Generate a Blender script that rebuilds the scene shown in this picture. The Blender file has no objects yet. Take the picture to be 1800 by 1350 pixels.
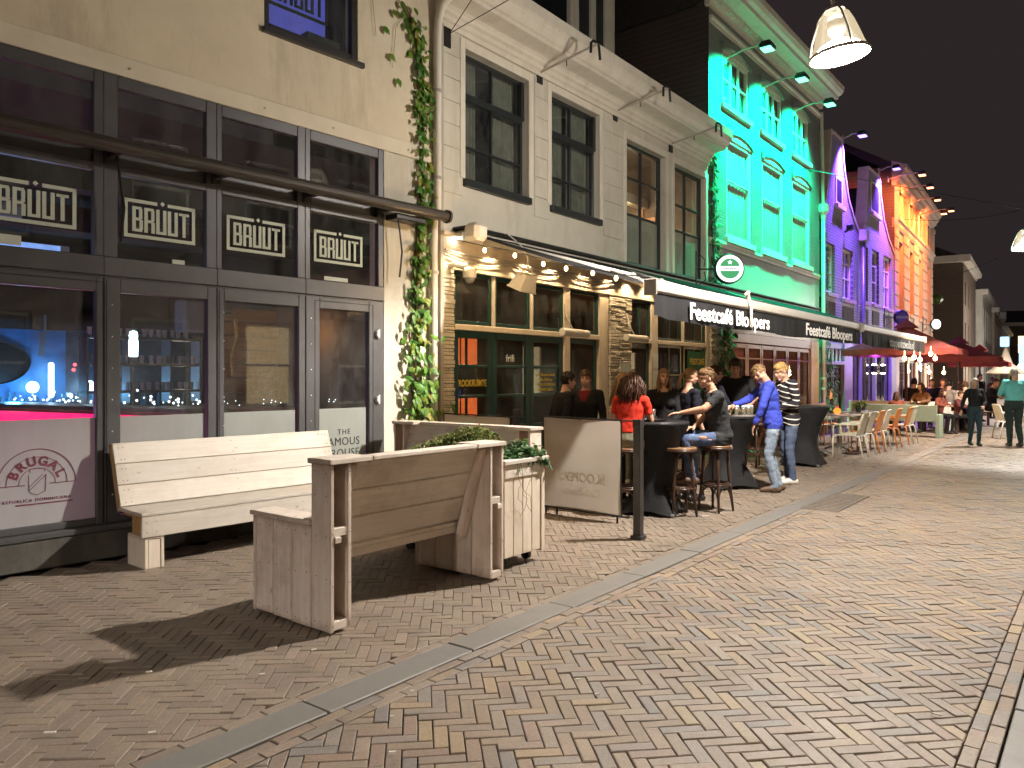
import bpy, math, random
import numpy as np
from mathutils import Vector, Matrix, noise
random.seed(11); rng = np.random.default_rng(5)
SC = bpy.context.scene; COL = SC.collection
R = math.radians
# ---------------------------------------------------------------- camera, world, exposure
FPX, HV, CU, CH = 1350.0, 661.0, 900.0, 1.6       # focal length, horizon row, centre column of the 1800 px photograph; eye height
cd = bpy.data.cameras.new('camera'); cam = bpy.data.objects.new('camera', cd); COL.objects.link(cam)
cam.location = (0, 0, CH); cam.rotation_euler = (R(90), 0, 0)
cd.sensor_width = 36; cd.lens = 36*FPX/1800; cd.shift_y = -(675-HV)/1800; cd.clip_start = .05; cd.clip_end = 400
SC.camera = cam
W = bpy.data.worlds.new('World'); SC.world = W; W.use_nodes = True
bg = W.node_tree.nodes['Background']
bg.inputs[0].default_value = (.62, .47, .50, 1); bg.inputs[1].default_value = .024
SC.view_settings.view_transform = 'Standard'; SC.view_settings.look = 'None'
SC.view_settings.exposure = 0.72; SC.view_settings.gamma = 1; SC.view_settings.use_curve_mapping = False
SC.cycles.use_denoising = True
SC.cycles.max_bounces = 6; SC.cycles.diffuse_bounces = 3; SC.cycles.glossy_bounces = 3
SC.cycles.transparent_max_bounces = 16; SC.cycles.transmission_bounces = 4
SC.cycles.sample_clamp_indirect = 4.0
SC.cycles.caustics_reflective = False; SC.cycles.caustics_refractive = False

# ---------------------------------------------------------------- helpers
def V(*a): return Vector(a)
def ground(u, v, z=0.0):
    D = (CH-z)*FPX/(v-HV)
    return Vector(((u-CU)/FPX*D, D, z))
def zat(v, D): return CH+(HV-v)/FPX*D
def xat(u, D): return (u-CU)/FPX*D
def TR(x=0, y=0, z=0, rz=0, rx=0, ry=0):
    return Matrix.Translation((x, y, z)) @ Matrix.Rotation(rz, 4, 'Z') @ Matrix.Rotation(ry, 4, 'Y') @ Matrix.Rotation(rx, 4, 'X')

class MB:
    def __init__(s): s.v = []; s.f = []; s.m = []
    def add(s, vs, fs, M=None, mi=0):
        n = len(s.v)
        s.v += [tuple(M @ Vector(p)) if M else tuple(p) for p in vs]
        s.f += [tuple(i+n for i in f) for f in fs]; s.m += [mi]*len(fs)
        return s
    def box(s, x0, x1, y0, y1, z0, z1, b=0, M=None, mi=0):
        x0, x1 = min(x0, x1), max(x0, x1); y0, y1 = min(y0, y1), max(y0, y1); z0, z1 = min(z0, z1), max(z0, z1)
        if b <= 0:
            vs = [(x0,y0,z0),(x1,y0,z0),(x1,y1,z0),(x0,y1,z0),(x0,y0,z1),(x1,y0,z1),(x1,y1,z1),(x0,y1,z1)]
            fs = [(0,3,2,1),(4,5,6,7),(0,1,5,4),(1,2,6,5),(2,3,7,6),(3,0,4,7)]
            return s.add(vs, fs, M, mi)
        b = min(b, .45*(x1-x0), .45*(y1-y0), .45*(z1-z0))
        vs = []; idx = {}
        for i, X in enumerate((x0, x1)):
            for j, Y in enumerate((y0, y1)):
                for k, Z in enumerate((z0, z1)):
                    dx = b*(1-2*i); dy = b*(1-2*j); dz = b*(1-2*k)
                    idx[i,j,k] = len(vs)
                    vs += [(X, Y+dy, Z+dz), (X+dx, Y, Z+dz), (X+dx, Y+dy, Z)]
        g = lambda i,j,k,a: idx[i,j,k]+a
        fs = [(g(0,0,0,0),g(0,0,1,0),g(0,1,1,0),g(0,1,0,0)),(g(1,0,0,0),g(1,1,0,0),g(1,1,1,0),g(1,0,1,0)),
              (g(0,0,0,1),g(1,0,0,1),g(1,0,1,1),g(0,0,1,1)),(g(0,1,0,1),g(0,1,1,1),g(1,1,1,1),g(1,1,0,1)),
              (g(0,0,0,2),g(0,1,0,2),g(1,1,0,2),g(1,0,0,2)),(g(0,0,1,2),g(1,0,1,2),g(1,1,1,2),g(0,1,1,2))]
        for j in (0,1):
            for k in (0,1):
                f = (g(0,j,k,1),g(1,j,k,1),g(1,j,k,2),g(0,j,k,2)); fs.append(f if (j+k)%2 == 1 else f[::-1])
        for i in (0,1):
            for k in (0,1):
                f = (g(i,0,k,0),g(i,1,k,0),g(i,1,k,2),g(i,0,k,2)); fs.append(f if (i+k)%2 == 0 else f[::-1])
        for i in (0,1):
            for j in (0,1):
                f = (g(i,j,0,0),g(i,j,1,0),g(i,j,1,1),g(i,j,0,1)); fs.append(f if (i+j)%2 == 1 else f[::-1])
        for i in (0,1):
            for j in (0,1):
                for k in (0,1):
                    f = (g(i,j,k,0),g(i,j,k,1),g(i,j,k,2)); fs.append(f if (i+j+k)%2 == 1 else f[::-1])
        return s.add(vs, fs, M, mi)
    def beam(s, p, q, w, h, up=(0,0,1), b=0, mi=0):
        p = Vector(p); q = Vector(q); d = q-p; L = d.length; d.normalize()
        up = Vector(up); x = d.cross(up)
        if x.length < 1e-4: x = d.cross(Vector((1,0,0)))
        x.normalize(); z = x.cross(d)
        M = Matrix(((x.x,d.x,z.x,p.x),(x.y,d.y,z.y,p.y),(x.z,d.z,z.z,p.z),(0,0,0,1)))
        return s.box(-w/2, w/2, 0, L, -h/2, h/2, b, M, mi)
    def tube(s, pts, r, n=8, cap=True, M=None, mi=0, flat=1.0):
        pts = [Vector(p) for p in pts]; k = len(pts)
        rs = [r]*k if isinstance(r, (int, float)) else list(r)
        vs = []; fs = []; x = None
        for i, p in enumerate(pts):
            t = (pts[min(i+1,k-1)]-pts[max(i-1,0)]).normalized()
            if x is None:
                x = t.orthogonal().normalized()
                if abs(t.z) < .9: x = t.cross(Vector((0,0,1))).normalized()
            else:
                x = x-t*x.dot(t)
                x = x.normalized() if x.length > 1e-6 else t.orthogonal().normalized()
            y = t.cross(x)
            for a in range(n):
                an = 2*math.pi*a/n
                vs.append(p+(x*math.cos(an)+y*math.sin(an)*flat)*rs[i])
        for i in range(k-1):
            for a in range(n):
                b = (a+1) % n
                fs.append((i*n+a, i*n+b, (i+1)*n+b, (i+1)*n+a))
        if cap:
            fs.append(tuple(range(n))[::-1]); fs.append(tuple((k-1)*n+a for a in range(n)))
        return s.add(vs, fs, M, mi)
    def lathe(s, prof, n=20, M=None, mi=0, cap=False):
        vs = []; fs = []; k = len(prof)
        for r, z in prof:
            for a in range(n):
                an = 2*math.pi*a/n; vs.append((r*math.cos(an), r*math.sin(an), z))
        for i in range(k-1):
            for a in range(n):
                b = (a+1) % n
                fs.append((i*n+a, i*n+b, (i+1)*n+b, (i+1)*n+a))
        if cap:
            fs.append(tuple(range(n))[::-1]); fs.append(tuple((k-1)*n+a for a in range(n)))
        return s.add(vs, fs, M, mi)
    def prism(s, poly, y0, y1, M=None, mi=0):          # poly in x,z (counter-clockwise seen from -y), extruded along y
        n = len(poly)
        vs = [(x, y0, z) for x, z in poly]+[(x, y1, z) for x, z in poly]
        fs = [tuple(range(n)), tuple(range(2*n-1, n-1, -1))]
        for i in range(n):
            j = (i+1) % n; fs.append((i, i+n, j+n, j))
        return s.add(vs, fs, M, mi)
    def ell(s, c, r, n=12, m=8, M=None, mi=0):
        vs = []; fs = []
        for i in range(m+1):
            th = math.pi*i/m
            for a in range(n):
                an = 2*math.pi*a/n
                vs.append((c[0]+r[0]*math.sin(th)*math.cos(an), c[1]+r[1]*math.sin(th)*math.sin(an), c[2]-r[2]*math.cos(th)))
        for i in range(m):
            for a in range(n):
                b = (a+1) % n
                if i == 0: fs.append((a, (i+1)*n+b, (i+1)*n+a))
                elif i == m-1: fs.append((i*n+a, i*n+b, (i+1)*n+a))
                else: fs.append((i*n+a, i*n+b, (i+1)*n+b, (i+1)*n+a))
        return s.add(vs, fs, M, mi)
    def mesh(s, name, mats, smooth=False):
        me = bpy.data.meshes.new(name)
        me.from_pydata(s.v, [], s.f)
        for m in (mats if isinstance(mats, (list, tuple)) else [mats]): me.materials.append(m)
        if any(s.m): me.polygons.foreach_set('material_index', s.m)
        if smooth: me.polygons.foreach_set('use_smooth', [True]*len(me.polygons))
        me.update(); return me
    def build(s, name, mats, parent=None, M=None, smooth=False):
        return link(name, s.mesh(name, mats, smooth), parent, M)

def link(name, me, parent=None, M=None):
    o = bpy.data.objects.new(name, me); COL.objects.link(o)
    if M is not None: o.matrix_local = M
    if parent is not None: o.parent = parent
    return o
def tag(o, label=None, cat=None, group=None, kind=None):
    if label: o['label'] = label
    if cat: o['category'] = cat
    if group: o['group'] = group
    if kind: o['kind'] = kind
    return o
def thing(name, label, cat, M=None, group=None):
    o = bpy.data.objects.new(name, None); COL.objects.link(o); o.empty_display_size = .2
    if M is not None: o.matrix_local = M
    return tag(o, label, cat, group)
def copy_tree(o, parent=None, M=None, label=None, group=None):
    c = o.copy(); COL.objects.link(c)
    c.parent = parent
    if M is not None: c.matrix_local = M
    if label: c['label'] = label
    if group: c['group'] = group
    for ch in list(o.children): copy_tree(ch, c)
    return c
def box1(name, mat, parent, x0, x1, y0, y1, z0, z1, b=0, M=None):
    return MB().box(x0, x1, y0, y1, z0, z1, b).build(name, mat, parent, M)

_DG = None
def text_mesh(body, size, bold=0.0, extrude=.0015, xs=1.0, align='CENTER', shear=0, spacing=1.0):
    cu = bpy.data.curves.new('lettering', 'FONT'); cu.body = body; cu.size = size; cu.extrude = extrude
    cu.offset = bold; cu.align_x = align; cu.align_y = 'CENTER'; cu.shear = shear; cu.resolution_u = 3; cu.space_character = spacing
    o = bpy.data.objects.new('lettering', cu); COL.objects.link(o)
    dg = bpy.context.evaluated_depsgraph_get(); dg.update()
    me = bpy.data.meshes.new_from_object(o.evaluated_get(dg))
    bpy.data.objects.remove(o); bpy.data.curves.remove(cu)
    if xs != 1.0: me.transform(Matrix.Diagonal((xs, 1, 1, 1)))
    return me
RX90 = Matrix.Rotation(R(90), 4, 'X')
def text(name, body, size, mat, parent, x, y, z, bold=0, xs=1.0, align='CENTER', M=None, ext=.0015, shear=0, spacing=1.0, mirror=False, width=None):
    me = text_mesh(body, size, bold, ext, xs, align, shear, spacing)
    if width:
        X = [v_.co.x for v_ in me.vertices]; me.transform(Matrix.Diagonal((width/(max(X)-min(X)), 1, 1, 1)))
    me.materials.clear(); me.materials.append(mat)
    MM = Matrix.Translation((x, y, z)) @ RX90
    if mirror: MM = MM @ Matrix.Diagonal((-1, 1, 1, 1))
    if M is not None: MM = M @ MM
    return link(name, me, parent, MM)

class Fac:                                            # a facade plane: local x along the street, y into the house, z up
    def __init__(s, ox, oy, dx, dy):
        L = math.hypot(dx, dy); s.o = (ox, oy); s.d = (dx/L, dy/L); s.n = (s.d[1], -s.d[0])
        s.ang = math.atan2(s.d[1], s.d[0]); s.M = TR(ox, oy, 0, s.ang)
    def s(s, u, off=0.0):                             # distance along the facade seen in column u, on the plane standing 'off' out
        r = (u-CU)/FPX; ox = s.o[0]+s.n[0]*off; oy = s.o[1]+s.n[1]*off
        return (r*oy-ox)/(s.d[0]-r*s.d[1])
    def depth(s, t, off=0.0): return s.o[1]+s.n[1]*off+s.d[1]*t
    def z(s, t, v, off=0.0): return zat(v, s.depth(t, off))
    def pt(s, t, off, z): return Vector((s.o[0]+s.d[0]*t+s.n[0]*off, s.o[1]+s.d[1]*t+s.n[1]*off, z))
    def sz(s, u, v, off=0.0):
        t = s.s(u, off); return t, s.z(t, v, off)
F1 = Fac(-4.127, 6.19, .6597, .7516)
F2 = Fac(-.945, 9.815, .614, .7894)

def wall_holes(mb, s0, s1, z0, z1, holes, t=.22, y=0.0):
    xs = sorted({s0, s1, *[h[0] for h in holes], *[h[1] for h in holes]}); xs = [x for x in xs if s0 <= x <= s1]
    zs = sorted({z0, z1, *[h[2] for h in holes], *[h[3] for h in holes]}); zs = [z for z in zs if z0 <= z <= z1]
    for i in range(len(xs)-1):
        for k in range(len(zs)-1):
            cx = (xs[i]+xs[i+1])/2; cz = (zs[k]+zs[k+1])/2
            if any(a < cx < b and c < cz < d for a, b, c, d in holes): continue
            mb.add([(xs[i],y,zs[k]),(xs[i+1],y,zs[k]),(xs[i+1],y,zs[k+1]),(xs[i],y,zs[k+1])], [(0,1,2,3)])
    for a, b, c, d in holes:
        q = [(a,c),(b,c),(b,d),(a,d)]
        for i in range(4):
            p0 = q[i]; p1 = q[(i+1) % 4]
            mb.add([(p0[0],y,p0[1]),(p0[0],y+t,p0[1]),(p1[0],y+t,p1[1]),(p1[0],y,p1[1])], [(0,1,2,3)])
    return mb

# ---------------------------------------------------------------- materials
class NT:
    def __init__(s, name):
        s.mat = bpy.data.materials.new(name); s.mat.use_nodes = True; s.t = s.mat.node_tree; s.t.nodes.clear()
        s.out = s.n('ShaderNodeOutputMaterial')
    def n(s, typ, **kw):
        nd = s.t.nodes.new(typ)
        for k, v in kw.items(): setattr(nd, k, v)
        return nd
    def l(s, a, b): s.t.links.new(a, b)
    def coord(s, which='Object', scale=(1,1,1), rot=(0,0,0)):
        tc = s.n('ShaderNodeTexCoord'); mp = s.n('ShaderNodeMapping')
        mp.inputs['Scale'].default_value = scale; mp.inputs['Rotation'].default_value = rot
        if which == 'World':
            g = s.n('ShaderNodeNewGeometry'); s.l(g.outputs['Position'], mp.inputs['Vector'])
        else: s.l(tc.outputs[which], mp.inputs['Vector'])
        return mp.outputs['Vector']
    def noise(s, vec, scale=5, detail=4, rough=.6):
        nd = s.n('ShaderNodeTexNoise'); nd.inputs['Scale'].default_value = scale; nd.inputs['Detail'].default_value = detail
        nd.inputs['Roughness'].default_value = rough; s.l(vec, nd.inputs['Vector']); return nd.outputs['Fac']
    def ramp(s, fac, stops):
        nd = s.n('ShaderNodeValToRGB'); cr = nd.color_ramp
        while len(cr.elements) > len(stops): cr.elements.remove(cr.elements[-1])
        while len(cr.elements) < len(stops): cr.elements.new(.5)
        for e, (p, c) in zip(cr.elements, stops):
            e.position = p; e.color = (*c, 1) if len(c) == 3 else c
        s.l(fac, nd.inputs['Fac']); return nd.outputs['Color']
    def mix(s, fac, a, b, mode='MIX'):
        nd = s.n('ShaderNodeMix', data_type='RGBA', blend_type=mode)
        for sock, val in ((nd.inputs[0], fac), (nd.inputs[6], a), (nd.inputs[7], b)):
            if hasattr(val, 'is_linked') or hasattr(val, 'links'): s.l(val, sock)
            elif isinstance(val, (int, float)): sock.default_value = val
            else: sock.default_value = (*val, 1)
        return nd.outputs[2]
    def math(s, op, a, b=0.0):
        nd = s.n('ShaderNodeMath', operation=op)
        for sock, val in zip(nd.inputs, (a, b)):
            if isinstance(val, (int, float)): sock.default_value = val
            else: s.l(val, sock)
        return nd.outputs[0]
    def bump(s, h, dist=.01, strength=.5):
        nd = s.n('ShaderNodeBump'); nd.inputs['Distance'].default_value = dist; nd.inputs['Strength'].default_value = strength
        s.l(h, nd.inputs['Height']); return nd.outputs['Normal']
    def bsdf(s, col, rough=.6, metal=0.0, normal=None, emit=None, estr=0, spec=.5):
        b = s.n('ShaderNodeBsdfPrincipled')
        for sock, val in (('Base Color', col), ('Roughness', rough), ('Metallic', metal)):
            if isinstance(val, (int, float)): b.inputs[sock].default_value = val
            elif isinstance(val, tuple): b.inputs[sock].default_value = (*val, 1)
            else: s.l(val, b.inputs[sock])
        b.inputs['Specular IOR Level'].default_value = spec
        if normal is not None: s.l(normal, b.inputs['Normal'])
        s.l(b.outputs[0], s.out.inputs[0]); return b

def pm(name, col, rough=.6, var=.12, scale=6, bump=.15, bscale=60, bdist=.004, metal=0.0, spec=.5, coord='Object', rvar=.0, stain=None):
    """general painted / plain surface: two octaves of tone, fine relief, optional stains"""
    n = NT(name); v = n.coord(coord)
    f = n.noise(v, scale, 5, .65)
    lo = tuple(c*(1-var) for c in col); hi = tuple(min(1, c*(1+var)) for c in col)
    c = n.ramp(f, [(.3, lo), (.7, hi)])
    if stain:
        g = n.noise(n.coord(coord, (1,1,.22)), stain[1], 7, .72)
        c = n.mix(n.ramp(g, [(.5, (0,0,0)), (.75, (stain[2],)*3)]), c, stain[0])
    r = rough
    if rvar: r = n.math('ADD', n.math('MULTIPLY', f, rvar*2), rough-rvar)
    nm = n.bump(n.noise(v, bscale, 3, .6), bdist, bump) if bump else None
    n.bsdf(c, r, metal, nm, spec=spec); return n.mat
def emit(name, col, strength, var=0):
    n = NT(name); e = n.n('ShaderNodeEmission'); e.inputs[0].default_value = (*col, 1); e.inputs[1].default_value = strength
    if var:
        f = n.noise(n.coord('Object'), 9, 3); n.l(n.math('MULTIPLY', n.math('ADD', n.math('MULTIPLY', f, 2*var), 1-var), strength), e.inputs[1])
    n.l(e.outputs[0], n.out.inputs[0]); return n.mat
def glass_mat(name, tint=(.9,.94,.92), base=.06, rough=.0, dirt=.04):
    n = NT(name); tr = n.n('ShaderNodeBsdfTransparent'); tr.inputs[0].default_value = (*tint, 1)
    gl = n.n('ShaderNodeBsdfGlossy'); gl.inputs['Roughness'].default_value = rough; gl.inputs[0].default_value = (1,1,1,1)
    g = n.n('ShaderNodeNewGeometry'); dt = n.n('ShaderNodeVectorMath', operation='DOT_PRODUCT'); n.l(g.outputs['Incoming'], dt.inputs[0]); n.l(g.outputs['Normal'], dt.inputs[1])
    fac = n.math('POWER', n.math('SUBTRACT', 1.0, n.math('ABSOLUTE', dt.outputs['Value'])), 5.0)
    fac = n.math('ADD', n.math('MULTIPLY', fac, .90), .022+base*.2)
    mx = n.n('ShaderNodeMixShader'); n.l(fac, mx.inputs[0]); n.l(tr.outputs[0], mx.inputs[1]); n.l(gl.outputs[0], mx.inputs[2])
    if dirt:
        df = n.n('ShaderNodeBsdfDiffuse'); df.inputs[0].default_value = (.5,.5,.5,1)
        f = n.ramp(n.noise(n.coord('Object', (1,1,.5)), 3, 6, .7), [(.35, (0,0,0)), (.8, (dirt*2,)*3)])
        m2 = n.n('ShaderNodeMixShader'); n.l(f, m2.inputs[0]); n.l(mx.outputs[0], m2.inputs[1]); n.l(df.outputs[0], m2.inputs[2]); mx = m2
    n.l(mx.outputs[0], n.out.inputs[0]); return n.mat
def frosted_mat(name, col=(.62,.66,.63), clear=.12):
    n = NT(name); v = n.coord('Object')
    f = n.noise(n.coord('Object', (1,1,.3)), 4, 6, .7)
    c = n.ramp(f, [(.3, tuple(x*.88 for x in col)), (.7, col)])
    d = n.n('ShaderNodeBsdfDiffuse'); n.l(c, d.inputs[0])
    t = n.n('ShaderNodeBsdfTranslucent'); n.l(c, t.inputs[0])
    g = n.n('ShaderNodeBsdfGlossy'); g.inputs['Roughness'].default_value = .25
    tr = n.n('ShaderNodeBsdfTransparent')
    a = n.n('ShaderNodeMixShader'); a.inputs[0].default_value = .5; n.l(d.outputs[0], a.inputs[1]); n.l(t.outputs[0], a.inputs[2])
    b = n.n('ShaderNodeMixShader'); b.inputs[0].default_value = .05; n.l(a.outputs[0], b.inputs[1]); n.l(g.outputs[0], b.inputs[2])
    e = n.n('ShaderNodeMixShader'); e.inputs[0].default_value = clear; n.l(b.outputs[0], e.inputs[1]); n.l(tr.outputs[0], e.inputs[2])
    n.l(e.outputs[0], n.out.inputs[0]); return n.mat
def wood_mat(name, a, b, knots=.6, rough=.65, dirt=(.12,.07,.04), dirtamt=.5, axis=0):
    """whitewashed plank: long grain along the object's x (axis 0) or z (axis 2), knots, worn grime"""
    n = NT(name); oi = n.n('ShaderNodeObjectInfo')
    sc = [14, 14, 14]; sc[axis] = .9
    tc = n.n('ShaderNodeTexCoord'); ad = n.n('ShaderNodeVectorMath', operation='ADD')
    cmb = n.n('ShaderNodeCombineXYZ'); r10 = n.math('MULTIPLY', oi.outputs['Random'], 30)
    for i in range(3): n.l(r10, cmb.inputs[i])
    n.l(tc.outputs['Object'], ad.inputs[0]); n.l(cmb.outputs[0], ad.inputs[1])
    mp = n.n('ShaderNodeMapping'); mp.inputs['Scale'].default_value = sc; n.l(ad.outputs[0], mp.inputs[0])
    g = n.noise(mp.outputs[0], 2.2, 6, .7)
    c = n.ramp(g, [(.25, b), (.6, a)])
    g2 = n.noise(ad.outputs[0], 3.0, 5, .65)
    c = n.mix(n.ramp(g2, [(.48, (0,0,0)), (.78, (dirtamt,)*3)]), c, dirt)
    sk = [7, 7, 7]; sk[axis] = 3.2
    mk = n.n('ShaderNodeMapping'); mk.inputs['Scale'].default_value = sk; n.l(ad.outputs[0], mk.inputs[0])
    vo = n.n('ShaderNodeTexVoronoi'); vo.inputs['Scale'].default_value = 1.0; n.l(mk.outputs[0], vo.inputs['Vector'])
    c = n.mix(n.ramp(vo.outputs['Distance'], [(.03, (knots,)*3), (.09, (0,0,0))]), c, (.2,.13,.08))
    sg = n.n('ShaderNodeSeparateXYZ'); n.l(tc.outputs['Generated'], sg.inputs[0])      # grime worn into the plank edges and foot
    ab = lambda k: n.math('ABSOLUTE', n.math('SUBTRACT', sg.outputs[k], .5))
    i_, j_ = ((1, 2) if axis == 0 else (0, 1)); ed = n.math('MINIMUM', ab(i_), ab(j_)); ed = n.math('MAXIMUM', ed, n.math('SUBTRACT', ab(axis), .0 if axis == 2 else .005))
    gn = n.noise(ad.outputs[0], 9, 5, .75); em = n.math('ADD', ed, n.math('MULTIPLY', n.math('SUBTRACT', gn, .5), .22))
    c = n.mix(n.ramp(em, [(.43, (0,0,0)), (.54, (min(.95, dirtamt*1.5),)*3)]), c, dirt)
    hv = n.n('ShaderNodeHueSaturation'); n.l(c, hv.inputs['Color'])
    n.l(n.math('ADD', n.math('MULTIPLY', oi.outputs['Random'], .22), .88), hv.inputs['Value'])
    n.bsdf(hv.outputs[0], rough, 0, n.bump(g, .004, .5)); return n.mat
def brick_mat(name, c1, c2, mortar, w=.22, h=.062, rough=.7, bump=.6, tint=None, msize=.01):
    """facade brickwork on local x,z"""
    n = NT(name); tc = n.n('ShaderNodeTexCoord'); sp = n.n('ShaderNodeSeparateXYZ'); n.l(tc.outputs['Object'], sp.inputs[0])
    cb = n.n('ShaderNodeCombineXYZ'); n.l(sp.outputs[0], cb.inputs[0]); n.l(sp.outputs[2], cb.inputs[1])
    b = n.n('ShaderNodeTexBrick'); n.l(cb.outputs[0], b.inputs['Vector'])
    b.inputs['Scale'].default_value = 1; b.inputs['Brick Width'].default_value = w; b.inputs['Row Height'].default_value = h
    b.inputs['Mortar Size'].default_value = msize; b.inputs['Mortar Smooth'].default_value = .3
    b.inputs['Color1'].default_value = (*c1,1); b.inputs['Color2'].default_value = (*c2,1); b.inputs['Mortar'].default_value = (*mortar,1)
    f = n.noise(tc.outputs['Object'], 2.5, 5, .7)
    c = n.mix(n.ramp(f, [(.35,(.0,)*3), (.75,(.5,)*3)]), b.outputs['Color'], tuple(x*.7 for x in c1))
    hgt = n.math('ADD', n.math('MULTIPLY', b.outputs['Fac'], -1.0), n.math('MULTIPLY', n.noise(tc.outputs['Object'], 45, 3), .5))
    n.bsdf(c, rough, 0, n.bump(hgt, .012, bump)); return n.mat
def fabric_mat(name, col, rough=.85, var=.2, scale=260):
    n = NT(name); v = n.coord('Object')
    f = n.noise(v, 5, 4); c = n.ramp(f, [(.3, tuple(x*(1-var) for x in col)), (.7, tuple(min(1,x*(1+var)) for x in col))])
    h = n.math('ADD', n.math('MULTIPLY', n.noise(v, scale, 2), .3), n.math('MULTIPLY', n.noise(n.coord('Object', (1,1,.45)), 16, 3), 1.0))
    b = n.bsdf(c, rough, 0, n.bump(h, .012, .5), spec=.2); return n.mat
def leaf_mat(name, cols, rough=.45, trans=.25):
    n = NT(name); oi = n.n('ShaderNodeObjectInfo'); g = n.n('ShaderNodeNewGeometry')
    f = n.math('FRACT', n.math('ADD', g.outputs['Random Per Island'], oi.outputs['Random']))
    k = len(cols); c = n.ramp(f, [(i/max(1,k-1), cc) for i, cc in enumerate(cols)])
    b = n.bsdf(c, rough, spec=.4)
    t = n.n('ShaderNodeBsdfTranslucent'); n.l(c, t.inputs[0])
    m = n.n('ShaderNodeMixShader'); m.inputs[0].default_value = trans
    n.l(b.outputs[0], m.inputs[1]); n.l(t.outputs[0], m.inputs[2]); n.l(m.outputs[0], n.out.inputs[0]); return n.mat

def lamp(kind, name, loc, energy, col, parent=None, radius=.05, spot=None, blend=.5, target=None):
    ld = bpy.data.lights.new(name, kind); ld.energy = energy; ld.color = col
    if kind in ('POINT', 'SPOT'): ld.shadow_soft_size = radius
    if kind == 'SPOT': ld.spot_size = R(spot); ld.spot_blend = blend
    o = bpy.data.objects.new(name, ld); COL.objects.link(o); o.location = loc
    if target is not None:
        o.rotation_euler = (Vector(target)-Vector(loc)).to_track_quat('-Z', 'Y').to_euler()
    if parent is not None: o.parent = parent
    return o
def batwing(o, k=1.5, cap=2.3):
    """street luminaire reflector: more light sideways than straight down"""
    ld = o.data; ld.use_nodes = True; t = ld.node_tree; em = next(n for n in t.nodes if n.type == 'EMISSION')
    tc = t.nodes.new('ShaderNodeTexCoord'); nm = t.nodes.new('ShaderNodeVectorMath'); nm.operation = 'NORMALIZE'; t.links.new(tc.outputs['Normal'], nm.inputs[0])
    sp = t.nodes.new('ShaderNodeSeparateXYZ'); t.links.new(nm.outputs[0], sp.inputs[0])
    def m(op, a, b=0.0):
        nd = t.nodes.new('ShaderNodeMath'); nd.operation = op
        for s, v in zip(nd.inputs, (a, b)):
            if isinstance(v, (int, float)): s.default_value = v
            else: t.links.new(v, s)
        return nd.outputs[0]
    t.links.new(m('MINIMUM', m('POWER', m('MAXIMUM', m('ABSOLUTE', sp.outputs[2]), .05), -k), cap), em.inputs['Strength'])
    return o
# ---------------------------------------------------------------- palette
M = {}
M['stucco'] = pm('stucco', (.68,.60,.45), .85, .10, 1.2, .35, 30, .006, stain=((.30,.255,.165), 1.3, .75))
M['stucco_band'] = pm('stucco_band', (.72,.655,.52), .85, .07, 3, .25, 40, .004)
M['stone_base'] = pm('stone_base', (.085,.078,.065), .8, .35, 4, .4, 40, .006, stain=((.03,.03,.025), 3, .7))
M['alu'] = pm('alu', (.095,.095,.10), .42, .12, 5, .05, 90, .002, metal=.3, rvar=.08)
M['alu_dark'] = pm('alu_dark', (.045,.043,.042), .35, .15, 5, .05, 90, .002, metal=.3)
M['black_gap'] = pm('black_gap', (.01,.01,.01), .8, 0, bump=0)
M['glass'] = glass_mat('glass')
M['glass_thin'] = glass_mat('glass_thin', (.96,.97,.96), .02, .02, 0)
M['film'] = frosted_mat('film', (.60,.64,.60), .10)
M['film_letter'] = pm('film_letter', (.66,.70,.62), .7, .05, 20, 0)
M['ink'] = pm('ink', (.03,.035,.03), .6, .2, 20, 0)
M['ink_red'] = pm('ink_red', (.16,.035,.055), .6, .35, 14, 0)
M['white_paint'] = pm('white_paint', (.60,.565,.47), .7, .07, 2.5, .3, 45, .004, stain=((.36,.32,.25), 2.0, .65))
M['white_trim'] = pm('white_trim', (.70,.65,.55), .5, .06, 4, .12, 60, .003, stain=((.40,.36,.28), 3, .5))
M['cream_wood'] = pm('cream_wood', (.62,.53,.40), .5, .10, 6, .15, 60, .003, stain=((.3,.24,.17), 5, .4))
M['green_wood'] = pm('green_wood', (.012,.045,.038), .35, .2, 6, .1, 60, .002)
M['dark_wood'] = pm('dark_wood', (.02,.024,.026), .35, .2, 6, .1, 60, .002)
M['stone_clad'] = pm('stone_clad', (.55,.49,.38), .85, .28, 9, .6, 40, .01)
M['mortar'] = pm('mortar', (.14,.12,.09), .9, .2, 20, .3)
M['roof'] = pm('roof', (.03,.022,.018), .8, .3, 6, .5, 18, .02)
M['room_dark'] = pm('room_dark', (.05,.045,.042), .8, .3, 3, 0)
M['room_warm'] = pm('room_warm', (.22,.12,.06), .7, .3, 3, 0)
M['room_blue'] = pm('room_blue', (.20,.24,.30), .6, .25, 2, 0)
M['green_brick'] = brick_mat('green_brick', (.23,.23,.21), (.19,.19,.175), (.15,.15,.14), .21, .06, .45, .9)
M['green_plaster'] = pm('green_plaster', (.36,.37,.34), .38, .10, 1.6, .5, 14, .008, rvar=.12)
M['dark_brick'] = brick_mat('dark_brick', (.09,.055,.045), (.07,.045,.04), (.05,.04,.035), .21, .06, .8, .5)
M['violet_brick'] = brick_mat('violet_brick', (.27,.25,.27), (.23,.21,.23), (.09,.08,.09), .26, .09, .6, 1.0, msize=.014)
M['sandstone'] = pm('sandstone', (.52,.43,.33), .8, .14, 4, .5, 30, .008)
M['brown_wall'] = brick_mat('brown_wall', (.17,.12,.085), (.13,.095,.07), (.11,.09,.07), .21, .06, .85, .5)
M['curtain'] = fabric_mat('curtain', (.62,.60,.54), .9, .1, 120)
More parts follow.
